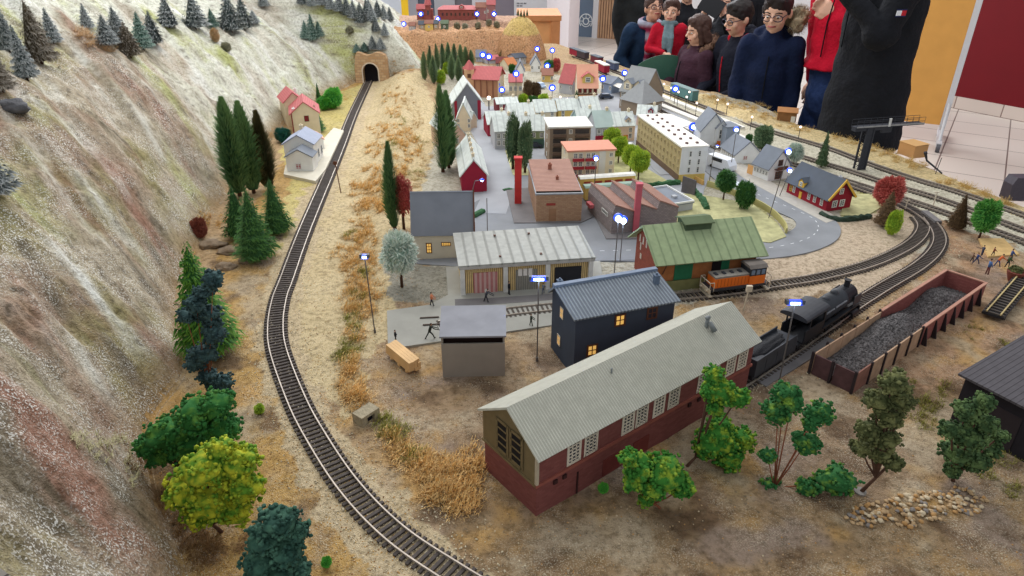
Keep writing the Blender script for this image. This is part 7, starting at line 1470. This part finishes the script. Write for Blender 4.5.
def person(label, px, py, Y, yaw, coat, legs, H=None, feet=0, hs=1.0, wide=1.0, hair=(40, 30, 26), hairlen=0, arms=('down', 'down'), lean=0, turn=0, nod=0, hem=.46, skin=Mskin, glasses=False, fur=None, scarf=None, inner=None, shoes=(40, 38, 40), hidden=False, hood=None, fc=0):
    q = at_y(px, py, Y); H = H or (q.z - feet) / .93; th = radians(yaw); ln = radians(lean)
    # the leaning upper body swings the head forward; put the feet so that the head lands where it is seen
    hip = Vector((0, 0, .50 * H)); Rl = Matrix.Rotation(ln, 3, 'X')        # positive lean tips towards -y
    def up(v): v = Vector(v) * H; return hip + Rl @ (v - hip) if v.z > .50 * H else v
    Rl = Matrix.Rotation(ln, 3, 'X'); hc = up((0, -.005, .93)); off = Matrix.Rotation(th, 3, 'Z') @ Vector((hc.x, hc.y, 0))
    if ln: 
        z_need = q.z - feet; H *= z_need / hc.z; hip = Vector((0, 0, .50 * H)); hc = up((0, -.005, .93)); off = Matrix.Rotation(th, 3, 'Z') @ Vector((hc.x, hc.y, 0))
    t = thing('person', label, 'person', (q.x - off.x, q.y - off.y, feet), th)
    ws = wide; r = H
    b = MB(); HW, HD, HH = .047 * r * hs, .058 * r * hs, .069 * r * hs; Rh = Matrix.Rotation(radians(turn), 3, 'Z') @ Matrix.Rotation(radians(nod), 3, 'X')
    def hd(x, y, z): return hc + Rh @ Vector((x * HW, y * HD, z * HH))
    b.ball(hd(0, .08, .18), (HW * .98, HD * .95, HH * .80), 3); b.ball(hd(0, -.18, -.42), (HW * .74, HD * .72, HH * .52), 3); b.ball(hd(0, -.50, -.72), (HW * .34, HD * .30, HH * .22), 2)
    cap(b, [hd(0, -.88, .10), hd(0, -1.10, -.14)], [HW * .10, HW * .17], 8); b.ball(hd(.5, -.60, -.25), HW * .30, 2); b.ball(hd(-.5, -.60, -.25), HW * .30, 2)
    for s in ((-1, 1) if not hairlen else ()): b.ball(hd(s * 1.0, .12, -.05), (HW * .16, HD * .22, HH * .26), 2)
    b.ball(hd(0, -.86, -.45), (HW * .26, HD * .10, HH * .07), 2)
    cap(b, [up((0, .005, .82)), hc + Vector((0, .1 * HD, -.4 * HH))], [.034 * r, .031 * r])
    cap(b, [(0, 0, .50 * r), up((0, 0, .66)), up((0, .005, .78))], [.06 * r * ws, .055 * r * ws, .055 * r * ws])
    W = []
    for i, s in enumerate((-1, 1)):
        e, w = ARM[arms[i]]; sh = up((s * .100 * ws, .0, .80)); el = up((s * e[0] * ws, e[1], e[2])); wr = up((s * w[0] * (ws if w[0] > .08 else 1), w[1], w[2]))
        cap(b, [sh, el, wr], [.028 * r, .024 * r, .016 * r]); f = (wr - el).normalized(); W.append((sh, el, wr))
        side = f.cross(Vector((0, -1, .3))).normalized(); nm = side.cross(f).normalized(); P0 = wr + f * .012 * r
        for k in range(5): cap(b, [wr, wr + f * .045 * r + side * (k - 2) * .008 * r], [.011 * r, .010 * r], 8)
        for k, (l_, x) in enumerate(((.036, -1.5), (.042, -.5), (.040, .5), (.032, 1.5))):
            p0 = wr + f * .045 * r + side * x * .010 * r; p1 = p0 + f * l_ * .5 * r + side * x * .0015 * r; p2 = p1 + (f * .6 + nm * .8).normalized() * l_ * .5 * r; cap(b, [p0, p1, p2], [.0056 * r, .0050 * r, .0042 * r], 7)
        p0 = wr + f * .018 * r - side * s * .014 * r; cap(b, [p0, p0 + f * .020 * r - side * s * .014 * r, p0 + f * .040 * r - side * s * .016 * r], [.0075 * r, .0062 * r, .005 * r], 7)
        hipj = Vector((s * .042 * r * ws, 0, .50 * r)); kn = Vector((s * .058 * r * ws, -.01 * r, .28 * r)); an = Vector((s * .060 * r * ws, .01 * r, .045 * r)); cap(b, [hipj, kn, an], [.040 * r, .038 * r, .025 * r]); cap(b, [an, an + Vector((0, -.08 * r, -.025 * r))], [.024 * r, .018 * r])
    remeshed(b, .0052 if r < 1.5 else .0065, 'body', skin, t, 3)
    c = MB(); spine = [Vector((0, 0, hem * r)), up((0, .0, .60)), up((0, 0, .70)), up((0, .005, .775)), up((0, .008, .83))]; c.tube(spine, [.112 * r * ws, .096 * r * ws, .098 * r * ws, .084 * r * ws, .046 * r], 22)
    for x_ in (-.055, .055): c.ball(up((x_ * ws, 0, .775)), .056 * r, 3)
    for sh, el, wr in W: cap(c, [sh, el, wr.lerp(el, .12)], [.048 * r, .041 * r, .028 * r], 14)
    cap(c, [up((0, .008, .80)), up((0, .008, .845))], [.060 * r, .044 * r], 16)
    if hood: cap(c, [up((-.05, .055, .84)), up((0, .075, .85)), up((.05, .055, .84))], [.035 * r, .045 * r, .035 * r])
    co = remeshed(c, .0105, 'coat', coat, t, 5, .010, 7)
    Mzip = cloth('seam', (20, 22, 28)); zp = [up((0, -.10 * ws, .60)) + Vector((0, -.004, 0)), up((0, -.102 * ws, .70)), up((0, -.09 * ws, .77))]; z = MB(); z.tube(zp, .0035, 5); z.build('zip', inner or Mzip, co)
    if inner: remeshed((lambda m_: (cap(m_, [up((-.048, .0, .835)), up((-.03, .045, .845)), up((.03, .045, .845)), up((.048, .0, .835))], [.022 * r] * 4), m_)[1])(MB()), .008, 'jumper', inner, t, 2)
    l = MB(); wz = max(.47, hem + .03)
    if hem > .45: cap(l, [(0, 0, .47 * r), (0, 0, wz * r)], [.085 * r * ws, .080 * r * ws], 16)
    for s in (-1, 1): cap(l, [(s * .040 * r * ws, 0, .47 * r), (s * .058 * r * ws, -.01 * r, .28 * r), (s * .060 * r * ws, .008 * r, .05 * r)], [.052 * r, .047 * r, .040 * r], 14)
    remeshed(l, .012, 'trousers', legs, t, 3, .006, 8)
    for s in (-1, 1):
        m_ = MB(); cap(m_, [(s * .060 * r * ws, .02 * r, .024 * r), (s * .062 * r * ws, -.085 * r, .018 * r)], [.030 * r, .024 * r], 12); o = remeshed(m_, .008, 'shoe', cloth('shoe_%d' % shoes[0], shoes), t, 3)
    # hair
    if not hidden or hairlen:
        h_ = MB(); h_.ball(hd(0, .22, .40), (HW * 1.12, HD * 1.05, HH * .80), 3); h_.ball(hd(0, -.38, .84), (HW * .78, HD * .42, HH * .22), 2); h_.ball(hd(.35, -.60, .74), (HW * .42, HD * .20, HH * .14), 2); h_.ball(hd(-.3, -.62, .72), (HW * .3, HD * .16, HH * .13), 2); h_.ball(hd(0, .55, -.05), (HW * .88, HD * .55, HH * .62), 2)
        for s in (-1, 1): h_.ball(hd(s * .95, -.12, .22), (HW * .16, HD * .22, HH * .26), 2)
        if hairlen:
            for s in (-1, 0, 1): cap(h_, [hd(s * .75, .25, .2), hd(s * .95, .45, -.7), hd(s * .75, .75, -1.0 - hairlen)], [HW * .5, HW * .52, HW * .34])
            cap(h_, [hd(.9, -.30, .3), hd(1.0, -.15, -.8)], [HW * .22, HW * .24]); cap(h_, [hd(-.9, -.30, .3), hd(-1.0, -.15, -.8)], [HW * .22, HW * .24])
        remeshed(h_, .0055, 'hair', mat('hair_%d' % hair[0], rgb(*hair), .6, .25, 90, .6, 260), t, 1, .005, 30)
    if not hidden:
        for s in (-1, 1):
            e = MB(); e.ball(hd(s * .40, -.80, .02), (HW * .14, HD * .07, HH * .05), 2); eo = e.build('eye', Meye, t, True); MB().ball(hd(s * .40, -.860, .0), (HW * .085, HD * .03, HH * .05), 2).build('iris', Miris, eo, True)
            e = MB(); e.tube([hd(s * .18, -.92, .21), hd(s * .42, -.90, .27), hd(s * .66, -.74, .20)], HW * .045, 6); e.build('eyebrow', mat('hair_%d' % hair[0], rgb(*hair), .6), t, True)
        e = MB(); e.tube([hd(-.30, -.86, -.46), hd(0, -.97, -.45), hd(.30, -.86, -.46)], HW * .065, 8); e.build('mouth', Mlip, t, True)
        if glasses:
            g_ = MB()
            for s in (-1, 1):
                cc = [hd(s * .42 + .36 * cos(a) , -1.0 + .05 * abs(s * .42 + .3 * cos(a)), .0 + .17 * sin(a)) for a in [k * pi / 10 for k in range(21)]]; g_.tube(cc, HW * .035, 6, cap=False); g_.tube([hd(s * .78, -.96, .06), hd(s * 1.04, .08, .06)], HW * .03, 6)
            g_.tube([hd(-.08, -1.04, .04), hd(.08, -1.04, .04)], HW * .03, 6); g_.build('spectacles', Mglf, t, True)
    if fur:
        f_ = MB(); rnd = random.Random(4); ring_ = [up((fc + .075 * cos(a), .035 + .055 * sin(a) * 1.0, .848 + .035 * sin(a) + fc * .5 * cos(a) * 6)) for a in [radians(k) for k in range(-30, 211, 20)]]; cap(f_, ring_, [(.024 + fc * .3) * r] * len(ring_))
        fo_ = remeshed(f_, .006, 'fur_trim', mat('fur_%d' % fur[0], rgb(*fur), .95, .3, 60), t, 1, .012, 26)
        bl = []
        for v in fo_.data.vertices:
            if rnd.random() < .5: bl.append((v.co.copy(), v.co + (v.normal + rv(rnd) * .6).normalized() * .022 * r, .0012))
        fm = blade_mesh('fur_hairs', bl, attr_mat('furhair_%d' % fur[0], rgb(*[int(x * .7) for x in fur]), rgb(*[min(255, int(x * 1.12)) for x in fur]))); link('fur_hairs', fm, fo_)
    if scarf:
        s_ = MB(); ring_ = [up((.052 * cos(a), .0 + .052 * sin(a), .838 - .012 * sin(a))) for a in [radians(k) for k in range(0, 361, 24)]]; cap(s_, ring_, [.022 * r] * len(ring_)); cap(s_, [up((.02, -.06, .82)), up((.035, -.105, .74)), up((.03, -.12, .62))], [.022 * r, .024 * r, .022 * r]); cap(s_, [up((-.02, -.06, .82)), up((-.02, -.105, .74)), up((-.015, -.12, .66))], [.020 * r, .022 * r, .020 * r])
        remeshed(s_, .007, 'scarf', scarf, t, 2, .006, 14)
    return t, up, r
Cn = cloth('navy', (21, 31, 58)); Cj = cloth('black_navy', (30, 32, 44)); Cp = cloth('plum', (66, 42, 54)); Cr = cloth('red', (176, 24, 46)); Ct = cloth('teal_navy', (30, 50, 76)); Co = cloth('olive_black', (38, 40, 42)); Cb = cloth('black', (30, 31, 36)); Cred = cloth('bright_red', (196, 24, 50)); Cgb = cloth('grey_brown', (110, 84, 78)); Cje = cloth('jeans', (44, 62, 104), .2, 40); Cdk = cloth('dark_trousers', (32, 34, 44)); Ctan = cloth('tan_trousers', (206, 150, 96)); Cinr = cloth('inner_red', (190, 30, 44)); Csc = stripe_mat('scarf_burgundy', rgb(130, 30, 64), rgb(150, 150, 166), .09, 'Z', .9, .1)
Cscg = cloth('scarf_grey_teal', (110, 130, 138))
person('boy in a navy parka with a beige fur-trimmed hood and glasses looking down', 777, 13, 3.95, -22, Cn, Cdk, hs=1.12, hair=(38, 28, 28), arms=('down', 'down'), turn=-12, nod=14, glasses=True, fur=(166, 150, 124), wide=.90, hem=.40, hood=True, fc=.022)
tb, ub, rb = person('boy in profile with glasses, black jacket with red zip, hands on the table edge', 738, 19, 4.36, -68, Cj, Cdk, hs=1.12, hair=(32, 26, 26), arms=('table', 'table'), turn=0, nod=12, glasses=True, inner=Cinr, lean=8, hood=True)
person('girl with long brown hair in a plum coat with a brown fur-trimmed hood', 698, 31, 4.62, -72, Cp, Cdk, hs=1.14, hair=(70, 48, 42), hairlen=.5, arms=('table', 'down'), nod=10, fur=(120, 92, 76), wide=1.08)
person('toddler in a red coat and tan trousers standing on the green chair', 671, 12, 4.98, -18, Cr, Ctan, feet=.36, hs=1.35, hair=(70, 50, 42), arms=('hold', 'down'), scarf=Cscg, wide=1.02, hem=.42)
person('stooping adult with glasses, dark teal coat and burgundy and grey scarf', 654, 9, 5.15, 10, Ct, Cdk, hs=.98, hair=(70, 58, 54), arms=('table', 'hold'), lean=24, nod=-14, glasses=True, scarf=Csc, skin=Mskin2, wide=1.0)
person('adult in a dark olive coat with the head above the frame, at the far left', 644, -36, 6.1, 10, Co, Cdk, hs=1, arms=('side', 'side'), wide=1.1, hem=.42, hair=(60, 50, 44))
person('adult in a plain black coat standing behind the toddler', 688, -9, 5.8, -10, Cb, Cdk, hs=1, arms=('down', 'down'), wide=.95, hair=(50, 40, 36), hem=.40)
tp, upf, rp = person('adult in black holding up a dark phone, half hidden by the boy in profile', 727, 4, 4.95, -35, Cb, Cdk, hs=1, arms=('up', 'up'), hair=(36, 30, 30), wide=1.1)
e, w = ARM['up']; ph = MB(); c_ = upf((0, w[1] - .045, w[2] + .04)); ph.box(-.075, .075, -.006, .006, -.055, .055, 0, Matrix.Translation(c_) @ Matrix.Rotation(radians(25), 4, 'Y') @ Matrix.Rotation(radians(-15), 4, 'X')); q_ = tp.matrix_basis
po = ph.build('phone', mat('phone_black', rgb(26, 26, 32), .3, .05)); po.location = tp.location; po.rotation_euler = tp.rotation_euler; tag(po, 'dark flip-case phone held up by the adult in black', 'phone')
person('adult in black with the head above the frame, between the two boys', 757, -34, 5.35, 5, Cb, Cdk, hs=1, arms=('pocket', 'pocket'), wide=.95, hem=.40)
tr, ur, rr2 = person('adult in a red zip jacket and jeans with folded arms, head above the frame', 868, -62, 3.86, -60, Cred, Cje, hs=1, arms=('side', 'cross'), wide=1.1, hem=.56, hair=(60, 44, 38))
z = MB(); z.tube([ur((.075, -.082, .60)), ur((.085, -.085, .56)), ur((.08, -.09, .53))], .006, 6); z.build('pocket_zip', mat('zip_silver', rgb(200, 196, 204), .4), tr)
person('adult in a grey-brown jacket and jeans behind the big black parka', 880, -60, 4.4, -30, Cgb, Cje, hs=1, arms=('down', 'down'), wide=.95, hem=.52)
tk, uk, rk = person('adult in a long black parka with a small white and red badge on the sleeve', 914, -112, 3.28, -86, Cb, Cje, hs=1, arms=('side', 'bent'), wide=.90, hem=.36, hair=(50, 40, 36))
from mathutils.bvhtree import BVHTree
ck = [c for c in scene.objects if c.parent == tk and c.name.startswith('coat')][0]; bv = BVHTree.FromPolygons([v.co for v in ck.data.vertices], [tuple(p.vertices) for p in ck.data.polygons])
Wm = Matrix.Translation(tk.location) @ Matrix.Rotation(tk.rotation_euler.z, 4, 'Z'); o_ = Wm.inverted() @ Vector((0, 0, T + HC)); d_ = (Wm.inverted() @ at_y(901, 13, 3.0) - o_).normalized(); hl, hn, _, _ = bv.ray_cast(o_, d_)
if hl:
    Mx = Matrix.Translation(hl + hn * .002) @ (hn.to_track_quat('-Y', 'Z').to_matrix().to_4x4()); bd = MB()
    bd.box(-.022, 0, -.0015, .0015, -.010, .010, 0, Mx); bd.box(0, .022, -.0015, .0015, -.010, .010, 1, Mx); bd.box(-.024, .024, -.001, .001, .010, .015, 2, Mx); bd.box(-.024, .024, -.001, .001, -.015, -.010, 2, Mx); bd.build('sleeve_badge', [mat('badge_white', rgb(230, 230, 234), .7), mat('badge_red', rgb(190, 30, 44), .7), mat('badge_navy', rgb(26, 34, 76), .7)], tk)
# green chair the toddler stands on
c = at_y(668, 82, 4.96); o = thing('chair', 'green plastic chair under the toddler in red at the table edge', 'chair', (c.x, 4.98, 0), radians(165)); Mgc = mat('plastic_green', rgb(52, 92, 78), .5, .06)
MB().box(-.2, .2, -.19, .19, .335, .36).build('seat', Mgc, o)
n_ = 14; mb = MB()
for i in range(n_):
    a0, a1 = lerp(-.2, .2, i / n_), lerp(-.2, .2, (i + 1) / n_); y0, y1 = .19 + .05 * (1 - (a0 / .2) ** 2), .19 + .05 * (1 - (a1 / .2) ** 2); z0, z1 = .80 + .08 * (1 - (a0 / .2) ** 2), .80 + .08 * (1 - (a1 / .2) ** 2)
    mb.add([(a0, y0, .36), (a1, y1, .36), (a1, y1, z1), (a0, y0, z0), (a0, y0 + .012, .36), (a1, y1 + .012, .36), (a1, y1 + .012, z1), (a0, y0 + .012, z0)], [(0, 1, 2, 3), (7, 6, 5, 4), (3, 2, 6, 7), (0, 4, 5, 1)])
mb.build('backrest', Mgc, o)
for x in (-.18, .18):
    for y in (-.17, .17): MB().tube([(x, y, .34), (x * 1.08, y * 1.08, 0)], .014, 8).build('leg', mat('chair_metal', rgb(120, 120, 124), .4, metal=.6), o)
